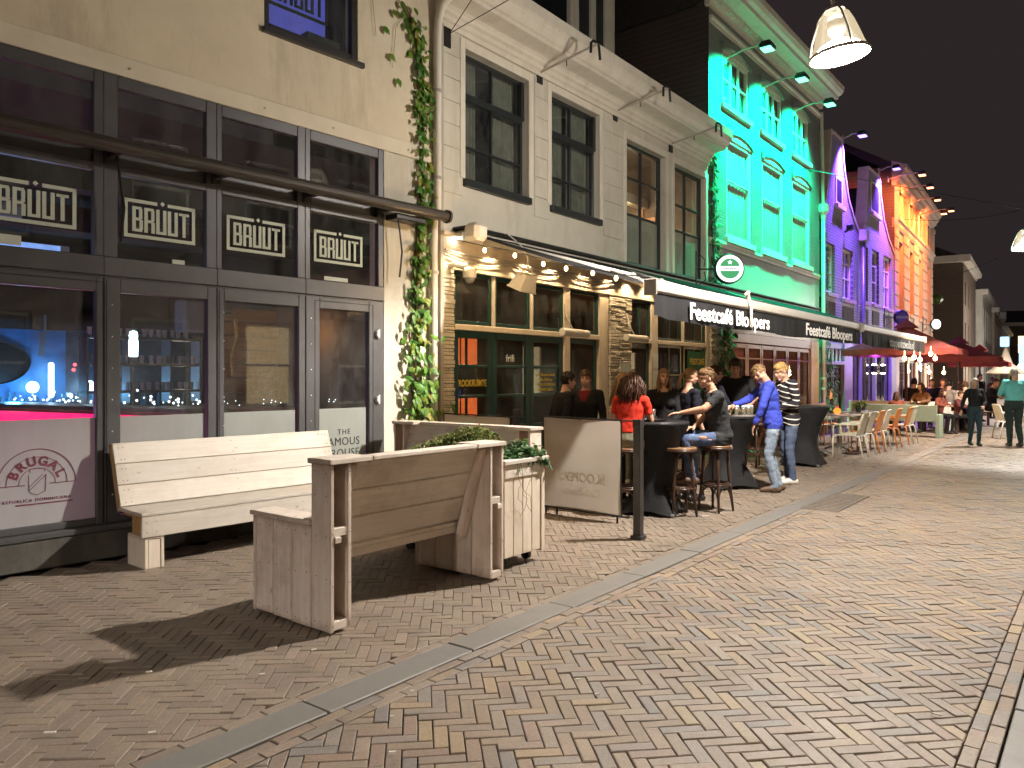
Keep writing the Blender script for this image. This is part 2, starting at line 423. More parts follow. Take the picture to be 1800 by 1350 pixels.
M['curtain_dim'] = fabric_mat('curtain_dim', (.20,.19,.16), .9, .2, 120)
M['red_timber'] = pm('red_timber', (.12,.040,.036), .4, .2, 5, .15, 60, .002)
M['black_metal'] = pm('black_metal', (.018,.018,.019), .45, .2, 8, .1, 80, .002, metal=.2)
M['grey_metal'] = pm('grey_metal', (.22,.22,.22), .4, .2, 8, .1, 80, .002, metal=.5)
M['zinc'] = pm('zinc', (.40,.37,.31), .5, .14, 4, .15, 50, .003, stain=((.2,.17,.13), 4, .5))
M['awning_black'] = fabric_mat('awning_black', (.011,.011,.012), .8, .25, 200)
M['awning_bar'] = pm('awning_bar', (.38,.35,.30), .4, .06, 3, .05, 60, .002)
M['print_grey'] = pm('print_grey', (.22,.21,.19), .7, .1, 20, 0)
M['print_white'] = pm('print_white', (.80,.78,.74), .7, .03, 20, 0)
M['bulb_warm'] = emit('bulb_warm', (1,.62,.26), 14)
M['bulb_white'] = emit('bulb_white', (1,.93,.84), 22)
M['plastic_white'] = pm('plastic_white', (.66,.62,.54), .4, .05, 6, .05, 60, .001)
M['plastic_black'] = pm('plastic_black', (.02,.02,.022), .35, .1, 6, .05, 60, .001)
M['lens'] = pm('lens', (.25,.25,.24), .12, .1, 6, 0, spec=.8)
M['plank'] = wood_mat('plank', (.59,.54,.475), (.50,.445,.38), .6, .6, (.36,.28,.20), .4)
M['plank_old'] = wood_mat('plank_old', (.68,.605,.53), (.55,.475,.395), .6, .6, (.22,.14,.085), .5)
M['plank_up'] = wood_mat('plank_up', (.66,.565,.49), (.54,.435,.355), .6, .6, (.24,.15,.09), .55, axis=2)
M['plank_pale_up'] = wood_mat('plank_pale_up', (.68,.60,.49), (.60,.52,.42), .35, .6, (.38,.29,.20), .3, axis=2)
M['raw_shaded'] = wood_mat('raw_shaded', (.17,.085,.032), (.10,.05,.02), .4, .6, (.04,.02,.01), .5, axis=2)  # darker copy of raw wood, shade of the post cavities put into its colour
M['raw_wood'] = wood_mat('raw_wood', (.42,.24,.09), (.30,.16,.06), .4, .6, (.1,.05,.02), .4, axis=2)
M['slate'] = pm('slate', (.165,.155,.14), .55, .16, 3, .35, 40, .003, stain=((.075,.07,.07), 3, .55), coord='World', rvar=.08)
M['soil'] = pm('soil', (.04,.028,.018), .95, .4, 30, .6, 60, .01)
M['ivy'] = leaf_mat('ivy', [(.035,.12,.012), (.06,.20,.02), (.12,.28,.03), (.05,.15,.02), (.20,.30,.04), (.09,.20,.02), (.33,.26,.05)])
M['hedge'] = leaf_mat('hedge', [(.05,.11,.015), (.10,.17,.03), (.16,.19,.04), (.20,.16,.04), (.06,.10,.02)])
M['ivy_dark'] = leaf_mat('ivy_dark', [(.02,.08,.02), (.04,.12,.03), (.07,.15,.05), (.16,.22,.12)])
M['stem'] = pm('stem', (.12,.075,.035), .8, .3, 20, .3)
M['stool_wood'] = pm('stool_wood', (.055,.028,.018), .28, .25, 12, .1, 60, .001)
M['stool_seat'] = pm('stool_seat', (.22,.12,.06), .3, .25, 9, .1, 60, .001)
M['stretch'] = fabric_mat('stretch', (.016,.016,.017), .75, .2, 200)
def translucent_cloth(name, c):
    n = NT(name); f = n.noise(n.coord('Object'), 3, 4); col = n.ramp(f, [(.3, tuple(x*.93 for x in c)), (.7, c)])
    d = n.n('ShaderNodeBsdfDiffuse'); n.l(col, d.inputs[0]); t = n.n('ShaderNodeBsdfTranslucent'); n.l(col, t.inputs[0]); m = n.n('ShaderNodeMixShader'); m.inputs[0].default_value = .52
    n.l(d.outputs[0], m.inputs[1]); n.l(t.outputs[0], m.inputs[2]); n.l(m.outputs[0], n.out.inputs[0]); return n.mat
M['screen_cloth'] = translucent_cloth('screen_cloth', (.76,.69,.60))
M['screen_print'] = pm('screen_print', (.88,.82,.74), .8, .05, 16, 0)
# ---------------------------------------------------------------- the street
D2 = Vector((.614, .7894, 0)); N2 = Vector((.7894, -.614, 0))
BAND0 = Vector((0, 4.94, 0))                          # a point on the axis of the stone gutter band
def lat(p): return (Vector((p[0], p[1], 0))-BAND0).dot(N2)      # metres to the right of the band
def lng(p): return (Vector((p[0], p[1], 0))-BAND0).dot(D2)
def SP(l, t, z=0): p = BAND0+D2*l+N2*t; return Vector((p.x, p.y, z))   # street coordinates
BW = .105                                             # half width of the band
LW = .068                                             # course pitch
RS0 = 2.53                                            # start of the right-hand border courses
def paver_mat():
    n = NT('paver'); a = n.n('ShaderNodeAttribute', attribute_name='tone')
    v = n.coord('World')
    sp = n.ramp(n.noise(v, 90, 3, .7), [(.3, (.72,)*3), (.7, (1.12,)*3)])
    big = n.ramp(n.noise(v, .9, 4, .6), [(.3, (.82,.82,.82)), (.7, (1.12,1.1,1.08))])
    c = n.mix(1.0, n.mix(1.0, a.outputs['Color'], sp, 'MULTIPLY'), big, 'MULTIPLY')
    st = n.noise(v, 3.2, 6, .75)
    c = n.mix(n.ramp(st, [(.50, (0,0,0)), (.75, (.55,)*3)]), c, (.085,.068,.055))
    c = n.mix(n.ramp(n.noise(v, .35, 3, .6), [(.4, (0,0,0)), (.7, (.35,)*3)]), c, (.26,.22,.18))
    r = n.math('ADD', n.math('MULTIPLY', n.noise(v, 14, 3), .25), .50)
    h = n.math('ADD', n.math('MULTIPLY', n.noise(v, 160, 3, .7), .35), n.math('MULTIPLY', n.noise(v, 25, 2), .8))
    n.bsdf(c, r, 0, n.bump(h, .004, .45), spec=.4); return n.mat
M['paver'] = paver_mat()
M['joint'] = pm('joint', (.022,.018,.014), .95, .4, 40, .4, 120, .004, coord='World')
def far_paving():
    n = NT('far_paving'); v = n.coord('World', (1,1,1), (0,0,R(7)))
    b = n.n('ShaderNodeTexBrick'); n.l(v, b.inputs['Vector']); b.inputs['Scale'].default_value = 1
    b.inputs['Brick Width'].default_value = .2; b.inputs['Row Height'].default_value = .067; b.inputs['Mortar Size'].default_value = .004
    b.inputs['Color1'].default_value = (.22,.165,.12,1); b.inputs['Color2'].default_value = (.16,.13,.11,1); b.inputs['Mortar'].default_value = (.05,.04,.03,1)
    c = n.mix(n.ramp(n.noise(n.coord('World'), 1.2, 5, .7), [(.35, (0,0,0)), (.75, (.6,)*3)]), b.outputs['Color'], (.12,.095,.08))
    n.bsdf(c, .55, 0, n.bump(n.noise(n.coord('World'), 30, 3), .006, .5), spec=.4); return n.mat
M['far_paving'] = far_paving()
street = MB().add([(-60,-40,-.03),(160,-40,-.03),(160,200,-.03),(-60,200,-.03)], [(0,1,2,3)]).build('street', M['joint'])
tag(street, kind='structure')
FAR = 27.0
farp = MB()
_a = SP(FAR-.4, -3.9, -.004); _b = SP(FAR-.4, 8, -.004); _c = SP(150, 60, -.004); _d = SP(150, -60, -.004)
farp.add([_a,_b,_c,_d], [(0,1,2,3)])
farp.add([SP(-30,2.97,-.004), SP(-30,20,-.004), SP(FAR-.4,20,-.004), SP(FAR-.4,2.97,-.004)], [(0,1,2,3)])
tag(farp.build('far_pavement', M['far_paving']), kind='structure')

RIGHT_TONES = [((.235,.170,.115),5), ((.205,.155,.120),5), ((.19,.165,.15),3), ((.30,.215,.115),2.2), ((.145,.14,.145),2), ((.225,.15,.11),3), ((.25,.195,.15),3)]
LEFT_TONES = [((.225,.172,.125),5), ((.205,.162,.125),4), ((.24,.187,.14),3), ((.19,.15,.12),3), ((.215,.155,.115),2)]
def pick(tones):
    w = random.uniform(0, sum(x[1] for x in tones))
    for c, k in tones:
        w -= k
        if w <= 0: break
    g = (.246,.204,.160) if tones is RIGHT_TONES else (.232,.190,.148)
    j = random.uniform(.90, 1.10); return tuple(min(1, (x*.62+y*.38)*j*random.uniform(.98,1.02)) for x, y in zip(c, g))
def clip(poly, nx, ny, c):                            # keep nx*x+ny*y <= c
    out = []
    for i in range(len(poly)):
        p, q = poly[i], poly[(i+1) % len(poly)]
        a = nx*p[0]+ny*p[1]-c; b = nx*q[0]+ny*q[1]-c
        if a <= 0: out.append(p)
        if (a < 0) != (b < 0) and abs(a-b) > 1e-12:
            t = a/(a-b); out.append((p[0]+(q[0]-p[0])*t, p[1]+(q[1]-p[1])*t))
    return out
def area(p): return .5*sum(p[i][0]*p[(i+1) % len(p)][1]-p[(i+1) % len(p)][0]*p[i][1] for i in range(len(p)))
def brick_faces(poly, gap=.0026, ch=.0035, dz=0, tilt=(0,0)):
    """one paver from its plan outline (ccw): bevelled top and sides"""
    n = len(poly); cx = sum(p[0] for p in poly)/n; cy = sum(p[1] for p in poly)/n
    def inset(d):
        o = []
        for i in range(n):
            p0 = poly[i-1]; p1 = poly[i]; p2 = poly[(i+1) % n]
            e1 = (p1[0]-p0[0], p1[1]-p0[1]); e2 = (p2[0]-p1[0], p2[1]-p1[1])
            l1 = math.hypot(*e1) or 1; l2 = math.hypot(*e2) or 1
            n1 = (-e1[1]/l1, e1[0]/l1); n2 = (-e2[1]/l2, e2[0]/l2)
            k = 1+n1[0]*n2[0]+n1[1]*n2[1]
            k = max(k, .35)
            o.append((p1[0]+d*(n1[0]+n2[0])/k, p1[1]+d*(n1[1]+n2[1])/k))
        return o
    a = inset(gap); b = inset(gap+ch)
    f = lambda p: dz+(p[0]-cx)*tilt[0]+(p[1]-cy)*tilt[1]
    vs = [(p[0],p[1],-.03) for p in a]+[(p[0],p[1],f(p)-ch*.8) for p in a]+[(p[0],p[1],f(p)) for p in b]
    fs = [tuple(2*n+i for i in range(n))]
    for i in range(n):
        j = (i+1) % n
        fs += [(i,j,n+j,n+i), (n+i,n+j,2*n+j,2*n+i)]
    return vs, fs
bricks = []                                           # (plan polygon, tone)
def herring(phi, inside, planes, tones, x0, x1, y0, y1, mirror=True):
    e1 = (math.cos(phi), math.sin(phi)); e2 = (math.sin(phi), -math.cos(phi))      # e2 runs towards the camera
    w = LW
    cs = [((x*e1[0]+y*e1[1])/w, (x*e2[0]+y*e2[1])/w) for x in (x0,x1) for y in (y0,y1)]
    i0 = int(min(c[0] for c in cs))-4; i1 = int(max(c[0] for c in cs))+4
    j0 = int(min(c[1] for c in cs))-4; j1 = int(max(c[1] for c in cs))+4
    for j in range(j0, j1):
        for i in range(i0, i1):
            m = (i-j) % 6
            if m == 0: r = (i, j, 3, 1)
            elif m == 5: r = (i, j, 1, 3)
            else: continue
            q = [(r[0],r[1]),(r[0],r[1]+r[3]),(r[0]+r[2],r[1]+r[3]),(r[0]+r[2],r[1])]
            P = [(w*(a*e1[0]+b*e2[0]), w*(a*e1[1]+b*e2[1])) for a, b in q]
            cx = sum(p[0] for p in P)/4; cy = sum(p[1] for p in P)/4
            if not inside(cx, cy): continue
            if area(P) < 0: P = P[::-1]
            for nx, ny, c in planes: P = clip(P, nx, ny, c) if P else P
            if len(P) < 3 or area(P) < .0012: continue
            Q = [P[0]]
            for p in P[1:]:
                if math.hypot(p[0]-Q[-1][0], p[1]-Q[-1][1]) > .006: Q.append(p)
            if len(Q) > 3 and math.hypot(Q[0][0]-Q[-1][0], Q[0][1]-Q[-1][1]) < .006: Q.pop()
            if len(Q) >= 3: bricks.append((Q, pick(tones)))
def viewok(x, y, m=1.5):
    return y > 2.45 and abs(x)-m < y*.72 and lng((x,y)) < FAR
def halfplane(t, sign):                               # lat <= t (sign 1) or lat >= t (sign -1)
    c = BAND0.dot(N2)+t
    return (N2.x*sign, N2.y*sign, c*sign)
tl = -(BW+LW+.004); tr = BW+2*LW+.004
f1n = (-F1.n[0], -F1.n[1], -(F1.n[0]*F1.o[0]+F1.n[1]*F1.o[1])-.0)
f2n = (-F2.n[0], -F2.n[1], -(F2.n[0]*F2.o[0]+F2.n[1]*F2.o[1])+.0)
herring(R(3.7), lambda x,y: viewok(x,y) and lat((x,y)) < tl+.1 and f1n[0]*x+f1n[1]*y < f1n[2]+.12 and lat((x,y)) > -3.85, [halfplane(tl, 1)], LEFT_TONES, -18, 18, 2.4, 30)
herring(R(7.0), lambda x,y: viewok(x,y) and tr-.1 < lat((x,y)) < RS0+.1, [halfplane(tr, -1), halfplane(RS0, 1)], RIGHT_TONES, -3, 24, 2.4, 30)
def course(t0, t1, length, shift, tones):
    l = -4+shift
    while l < FAR:
        P = [SP(l,t0), SP(l,t1), SP(l+length,t1), SP(l+length,t0)]; P = [(p.x,p.y) for p in P]
        cx = sum(p[0] for p in P)/4; cy = sum(p[1] for p in P)/4
        if area(P) < 0: P = P[::-1]
        if viewok(cx, cy, 2.2): bricks.append((P, pick(tones)))
        l += length
course(-(BW+LW), -BW, .205, 0, LEFT_TONES); course(BW, BW+LW, .205, .07, RIGHT_TONES); course(BW+LW, BW+2*LW, .205, .17, RIGHT_TONES)
course(RS0, RS0+LW, .205, .05, RIGHT_TONES); course(RS0+LW, RS0+2*LW, .205, .15, RIGHT_TONES)
RB0 = RS0+2*LW+.004
for k in range(3): course(RB0+.215+k*LW, RB0+.215+(k+1)*LW, .205, .06*k, RIGHT_TONES)
def seen(P):
    cx = sum(p[0] for p in P)/len(P); cy = sum(p[1] for p in P)/len(P)
    if cy < 2.5: return 1e9
    u = 900+1350*cx/cy; v = HV+1350*CH/cy
    return cy*cy/max(area(P), .004) if (0 < u < 1800 and v < 1350 and area(P) > .008) else 1e9
order = sorted(range(len(bricks)), key=lambda i: seen(bricks[i][0]))
near = set(order[:300])
def setcol(me, cols):
    ca = me.color_attributes.new('tone', 'FLOAT_COLOR', 'POINT')
    ca.data.foreach_set('color', np.array(cols, dtype=np.float32).ravel())
sv = []; sf = []; sc = []
for i, (P, c) in enumerate(bricks):
    d = .0018
    vs, fs = brick_faces(P, random.uniform(.0012,.0026) if lat(P[0]) < 0 else random.uniform(.0016,.0036), random.uniform(.0025,.005), random.gauss(0, d)+.009*noise.noise(Vector((P[0][0]*.55, P[0][1]*.55, 3)))+.004*noise.noise(Vector((P[0][0]*1.9, P[0][1]*1.9, 7)))-.004, (random.gauss(0,.012), random.gauss(0,.012)))
    if i in near:
        cx = sum(p[0] for p in P)/len(P); cy = sum(p[1] for p in P)/len(P)
        me = bpy.data.meshes.new('brick'); me.from_pydata([(x-cx,y-cy,z) for x,y,z in vs], [], fs); me.materials.append(M['paver'])
        setcol(me, [(*c,1)]*len(vs)); link('brick', me, street, Matrix.Translation((cx,cy,0)))
    else:
        n = len(sv); sv += vs; sf += [tuple(k+n for k in f) for f in fs]; sc += [(*c,1)]*len(vs)
me = bpy.data.meshes.new('brick_paving'); me.from_pydata(sv, [], sf); me.materials.append(M['paver']); setcol(me, sc)
tag(link('brick_paving', me, street), kind='stuff')
print('pavers', len(bricks))
# stone gutter bands
for nm, t0, ph in (('gutter_band', -BW, .35), ('gutter_band', RB0, .30)):
    gb = tag(bpy.data.objects.new(nm, None), kind='structure'); COL.objects.link(gb)
    l = -4+ph; k = 0
    while l < FAR+8:
        zz = random.uniform(-.002,.003)
        me = MB().box(l+.004, l+1.046, -(t0+.206), -(t0+.004), -.03, .001+zz, .006).mesh('kerb_slab', M['slate'])
        link('kerb_slab', me, gb, TR(BAND0.x, BAND0.y, 0, math.atan2(D2.y, D2.x)))
        l += 1.05
# drain grate beside the band
g0 = ground(1470, 882); gl = lng(g0); gt = lat(g0)
dg_ = thing('drain_grate', 'rectangular slotted drain cover set in the brick paving beside the stone band', 'drain cover', TR(*SP(gl, gt, 0), rz=math.atan2(D2.y, D2.x)))
M['grate'] = pm('grate', (.15,.125,.10), .6, .3, 20, .3, 60, .003, metal=.2)
box1('frame', M['grate'], dg_, -.75, .75, -.22, .22, -.02, .006, .004)
for k in range(13):
    box1('bar', M['grate'], dg_, -.66+k*.11-.028, -.66+k*.11+.028, -.18, .18, .004, .012, .002)
# litter: cigarette ends, paper scraps
M['paper'] = pm('paper', (.75,.72,.66), .8, .1, 20, 0)
for k, (u, v, a, ln) in enumerate([(267,1290,.3,.030),(461,1187,.4,.030),(690,1262,.2,.02),(725,1217,.2,.02),(552,1144,.5,.03),(690,1325,.1,.03),(88,1290,.1,.05),(1557,1161,2.,.05),(1380,1064,.3,.03),(262,1183,.3,.03),(1645,1258,2.4,.05),(1018,1196,.4,.03),(1050,1223,.3,.03),(981,1120,.5,.03),(1240,908,.2,.09),(1178,930,.3,.05)]):
    p = ground(u, v)
    o = MB().tube([(-ln/2,0,.006),(ln/2,0,.006)], .0042, 6).build('cigarette_end', M['paper'], None, TR(p.x, p.y, .002, a))
    tag(o, 'small white cigarette end on the paving '+('left of the stone band in the front','by the near bench shadow tip','above the stone band front end','beside the first band joint','just below the near bench end','lowest left of the band','at the far left front','by the border bricks right of the band','far out in the middle of the roadway','left of the near bench','along the right border bricks','in the roadway centre front','lower right of the band','close to the band in the centre','by the bar stools, larger scrap','in front of the steel post')[k], 'cigarette end', 'litter scattered on the paving')
# ---------------------------------------------------------------- corner bar on the left (facade F1)
bar = thing('bar_building', 'beige plastered bar with dark metal shopfront at the left edge', 'building', F1.M)
STRH = (-1.32, 3.92, .0, 4.284)
UPW = (2.36, 3.56, 5.22, 7.15)
wall_holes(MB(), -4, 4.86, 0, 9.5, [STRH, UPW], .24).build('wall', M['stucco'], bar)
mb = MB(); mb.box(-4, 4.84, -.028, .02, 4.286, 4.463, .006); mb.build('fascia_band', M['stucco_band'], bar)
mb = MB()
for x in (1.0, 2.35, 3.2, 4.3): mb.tube([(x,-.03,4.37),(x,-.036,4.37)], .012, 8)
mb.build('screw', M['zinc'], bar)
box1('corner_pier', M['white_paint'], bar, 3.935, 4.83, -.012, .02, .0, 4.28)
MB().box(-4, 3.93, -.09, .3, 0, .245, .012).build('plinth', M['stone_base'], bar)
MB().box(-4, 3.9, -.10, .3, .246, .30, .008).build('sill', M['alu'], bar)
# interior
room = MB()
x0, x1, y0, y1, z0, z1 = -6.5, 5.5, .26, 9.0, .05, 4.1
room.add([(x0,y0,z0),(x1,y0,z0),(x1,y1,z0),(x0,y1,z0),(x0,y0,z1),(x1,y0,z1),(x1,y1,z1),(x0,y1,z1)], [(0,1,2,3),(7,6,5,4),(1,5,6,2),(2,6,7,3),(3,7,4,0)])
room.build('room', M['room_dark'], bar)
MB().box(-6.4, 1.6, 3.2, 8.9, 3.0, 3.2).box(-6.3, .8, 2.2, 2.35, 3.3, 3.5).build('ceiling_duct', M['room_blue'], bar)
for y, zz in ((1.5,3.55),(2.9,3.35),(4.6,3.6)):
    box1('ceiling_beam', M['room_dark'], bar, -6, 5.2, y, y+.25, zz, zz+.3)
M['wood_wall'] = wood_mat('wood_wall', (.20,.095,.04), (.11,.05,.02), .4, .6, (.05,.02,.01), .5)
for k in range(12): box1('wood_panel', M['wood_wall'], bar, 3.6, 5.3, 3.4+.0*k, 3.45, .1+k*.21, .1+k*.21+.2, .006)
Q = MB().box(3.45, 3.55, 1.2, 3.4, .05, 1.15, .02).box(3.35, 3.6, 1.1, 3.45, 1.15, 1.2, .01); Q.build('wall_shelf', M['room_warm'], bar)
# bar counter with a pink lit front running into the room
M['pink'] = emit('pink', (1,.012,.16), 1.15, .35); M['blue_white'] = emit('blue_white', (.55,.78,1), 7); M['bluewall'] = pm('bluewall', (.035,.20,.50), .5, .3, 3, .2)
ctr = thing('bar_counter', 'long bar counter with glowing pink front inside the dark bar', 'bar counter', F1.M @ TR(2.75, 2.5, .05, R(104)))
for k in range(16): box1('front_panel', M['pink'], ctr, k*.3+.006, k*.3+.294, .02, .06, .35, 1.02, .004)
box1('top', M['grey_metal'], ctr, -.1, 4.9, -.6, .12, 1.06, 1.13, .01); box1('body', M['room_dark'], ctr, 0, 4.8, -.5, .0, 0, 1.05)
bb = thing('back_bar', 'blue glowing back wall of the bar with an oval mirror and shelves', 'back bar', F1.M @ TR(1.2, 7.5, .05))
M['bluewall_dim'] = pm('bluewall_dim', (.05,.09,.14), .4, .5, 5, .2)
box1('panel', M['bluewall'], bb, -2, 1.9, .3, .38, .6, 2.35); box1('panel', M['bluewall_dim'], bb, 1.9, 4.2, .3, .38, .6, 2.35); box1('cornice', M['room_dark'], bb, -2, 4.2, .1, .4, 2.35, 2.5)  # one wall, bright and dim light put into two colours
MB().lathe([(0,0),(1,0),(1.06,.05)], 40).build('mirror', M['plastic_black'], bb, TR(.72,.28,1.78) @ RX90 @ Matrix.Diagonal((.58,.36,1,1)))
MB().box(1.56, 1.64, .05, .12, 1.18, 1.78, .02).build('light_tube', M['blue_white'], bb)
for k, (x, z, r) in enumerate(((1.32,1.36,.10),(2.22,1.36,.11),(1.9,1.2,.05),(.3,1.2,.06),(2.6,1.25,.05))):
    MB().ell((x,.1,z), (r,r*.7,r), 12, 8).build('globe_lamp', M['blue_white'], bb)
MB().box(1.40,1.47,.0,.06,1.9,2.3).box(1.47,1.5,.0,.06,2.1,2.6).build('column', M['room_blue'], bb)
btl = MB(); random.seed(3)
for k in range(60):
    x = random.uniform(-.6, 4.1); h = random.uniform(.2,.32)
    btl.lathe([(.035,0),(.035,h*.6),(.013,h*.75),(.013,h)], 7, TR(x, random.uniform(-.02,.15), .98))
btl.build('bottles', pm('bottle_glass', (.10,.22,.30), .1, .5, 30, 0), bb)['kind'] = 'stuff'; box1('shelf', M['grey_metal'], bb, -2, 4.2, -.1, .3, .93, .97)
M['red_dot'] = emit('red_dot', (1,.05,.06), 5); MB().ell((1.95,.0,1.75),(.03,.02,.03),8,5).ell((1.93,.0,1.66),(.03,.02,.03),8,5).build('indicator', M['red_dot'], bb)
M['strip_blue'] = emit('strip_blue', (.25,.40,.95), .8, .4)
MB().box(-1.5,1.3,2.6,2.7,3.02,3.10).box(-1.0,1.8,3.9,4.0,3.16,3.24).box(-2,2.6,5.6,5.75,3.3,3.42).build('ceiling_strip', M['strip_blue'], bar)
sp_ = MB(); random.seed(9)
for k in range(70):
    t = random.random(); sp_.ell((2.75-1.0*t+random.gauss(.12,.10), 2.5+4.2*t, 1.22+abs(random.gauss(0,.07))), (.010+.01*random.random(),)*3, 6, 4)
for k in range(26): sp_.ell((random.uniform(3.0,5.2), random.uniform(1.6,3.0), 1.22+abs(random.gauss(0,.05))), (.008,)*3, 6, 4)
M['glint'] = emit('glint', (.80,.88,1), 2.2); sp_.build('glass_glints', M['glint'], bar)['kind'] = 'stuff'  # glowing specks stand in for highlights on the glassware
rk = MB()
for z in (1.35, 1.75, 2.15): rk.box(2.3, 4.0, 4.6, 4.9, z, z+.035)
for x in (2.3, 2.9, 3.5, 3.97): rk.box(x, x+.03, 4.6, 4.9, 1.2, 2.2)
rk.build('glass_rack', M['grey_metal'], bar)
gl_ = MB()
for k in range(44): gl_.lathe([(.0,0),(.03,0),(.038,.12),(.036,.12)], 8, TR(2.36+(k % 15)*.11, 4.7+random.uniform(-.05,.05), 1.39+.40*(k//15)))
gl_.build('rack_glasses', M['clear_dim'] if 'clear_dim' in M else M['film_letter'], bar)['kind'] = 'stuff'
MB().tube([(3.6,3.2,4.0),(3.6,3.2,2.75)], .008, 5).lathe([(.02,2.75),(.16,2.55),(.17,2.5)], 14, TR(3.6,3.2,0)).build('pendant_shade', M['plastic_black'], bar)
bk_ = thing('neon_bottle', 'small glowing blue white bottle sign hanging in the bar', 'sign', F1.M @ TR(2.12, 2.6, 2.0)); MB().lathe([(0,-.16),(.05,-.16),(.055,.02),(.045,.06),(.05,.10),(.04,.15),(0,.16)], 12).build('glow', M['blue_white'], bk_)
MB().box(2.95,3.4,3.0,3.3,2.2,2.65,.03).build('speaker', M['room_blue'], bar)
gt_ = MB().tube([(3.25,2.2,2.35),(3.27,2.2,2.1),(3.2,2.2,1.9),(3.22,2.2,1.6)], .02, 6).build('gold_garland', pm('gold', (.8,.55,.2), .25, .4, 60, .8, 40, .02, metal=1), bar)
lamp('POINT', 'bar_light', F1.M @ V(2.1,7.1,1.3), 22, (.16,.52,1), radius=.1)
lamp('POINT', 'bar_light', F1.M @ V(3.5,7.2,1.3), 7, (.35,.62,1), radius=.1)
lamp('POINT', 'bar_light', F1.M @ V(4.6,6.6,1.6), 4, (.9,.75,.55), radius=.1)
lamp('POINT', 'bar_light', F1.M @ V(.1,1.3,.75), 24, (1,.32,.62), radius=.25)  # pink lamp added behind the frosted film to tint it
lamp('POINT', 'bar_light', F1.M @ V(-.5,1.6,1.0), 18, (.75,.45,1), radius=.25)  # lilac lamp added for the film, no fitting here
lamp('POINT', 'bar_light', F1.M @ V(-1.2,2.6,3.0), 7, (.30,.45,1), radius=.3)
lamp('POINT', 'bar_light', F1.M @ V(.9,2.6,.8), 5, (1,.10,.35), radius=.3)
lamp('POINT', 'bar_light', F1.M @ V(4.4,2.3,2.2), 5, (1,.55,.22), radius=.2)
# shopfront: four bays, each a window of three lights with its own film and lettering
M['letter_paint'] = pm('letter_paint', (.60,.66,.55), .7, .05, 20, 0)
def brand_box(parent, x, z, s=1.0, y=-.004):
    mb = MB(); t = .031*s; w = .66*s; h = .35*s; d = .004
    B = lambda a, b, c, e: mb.box(x+a*s, x+b*s, y-d, y, z+c*s, z+e*s)
    w, h, t = .66, .35, .031
    B(0,w,0,t); B(0,t,t,h); B(w-t,w,t,h); B(0,w*.45,h-t,h); B(w*.60,w,h-t,h)
    mb.prism([(x+(w*.525+.022*a)*s, z+(h-.008+.022*b)*s) for a, b in ((0,-1),(1,0),(0,1),(-1,0))], y-d, y)
    lz0, lz1 = .058, .285; lw = .095; st = .031; X = .072
    def bar_(a, b, c, e): B(X+a, X+b, lz0+c*(lz1-lz0), lz0+e*(lz1-lz0))
    q = st/(lz1-lz0)*.8
    bar_(0,st,0,1); bar_(st,lw-.012,1-q,1); bar_(st,lw-.012,.5-q/2,.5+q/2); bar_(st,lw-.006,0,q); bar_(lw-st,lw,q*.8,.5-q*.2); bar_(lw-st-.004,lw-.006,.5+q*.2,1-q*.6)
    X += lw+.013
    bar_(0,st,0,1); bar_(st,lw-.012,1-q,1); bar_(st,lw-.012,.46-q/2,.46+q/2); bar_(lw-st,lw,0,.46-q*.2); bar_(lw-st-.002,lw-.004,.46+q*.4,1-q*.6)
    X += lw+.013
    for kk in range(2):
        bar_(0,st,0,1); bar_(lw-st,lw,0,1); bar_(st,lw-st,0,q); X += lw+.013
    bar_(0,lw,1-q,1); bar_(lw/2-st/2,lw/2+st/2,0,1)
    return mb
bays = [(-.99,.78,'door'), (.78,1.83,'win'), (1.83,2.84,'win'), (2.84,3.92,'door')]
glassx = [(-.86,.72), (.92,1.735), (1.905,2.755), (3.02,3.70)]
upx = [(-.86,.70), (.90,1.725), (1.885,2.745), (2.905,3.84)]
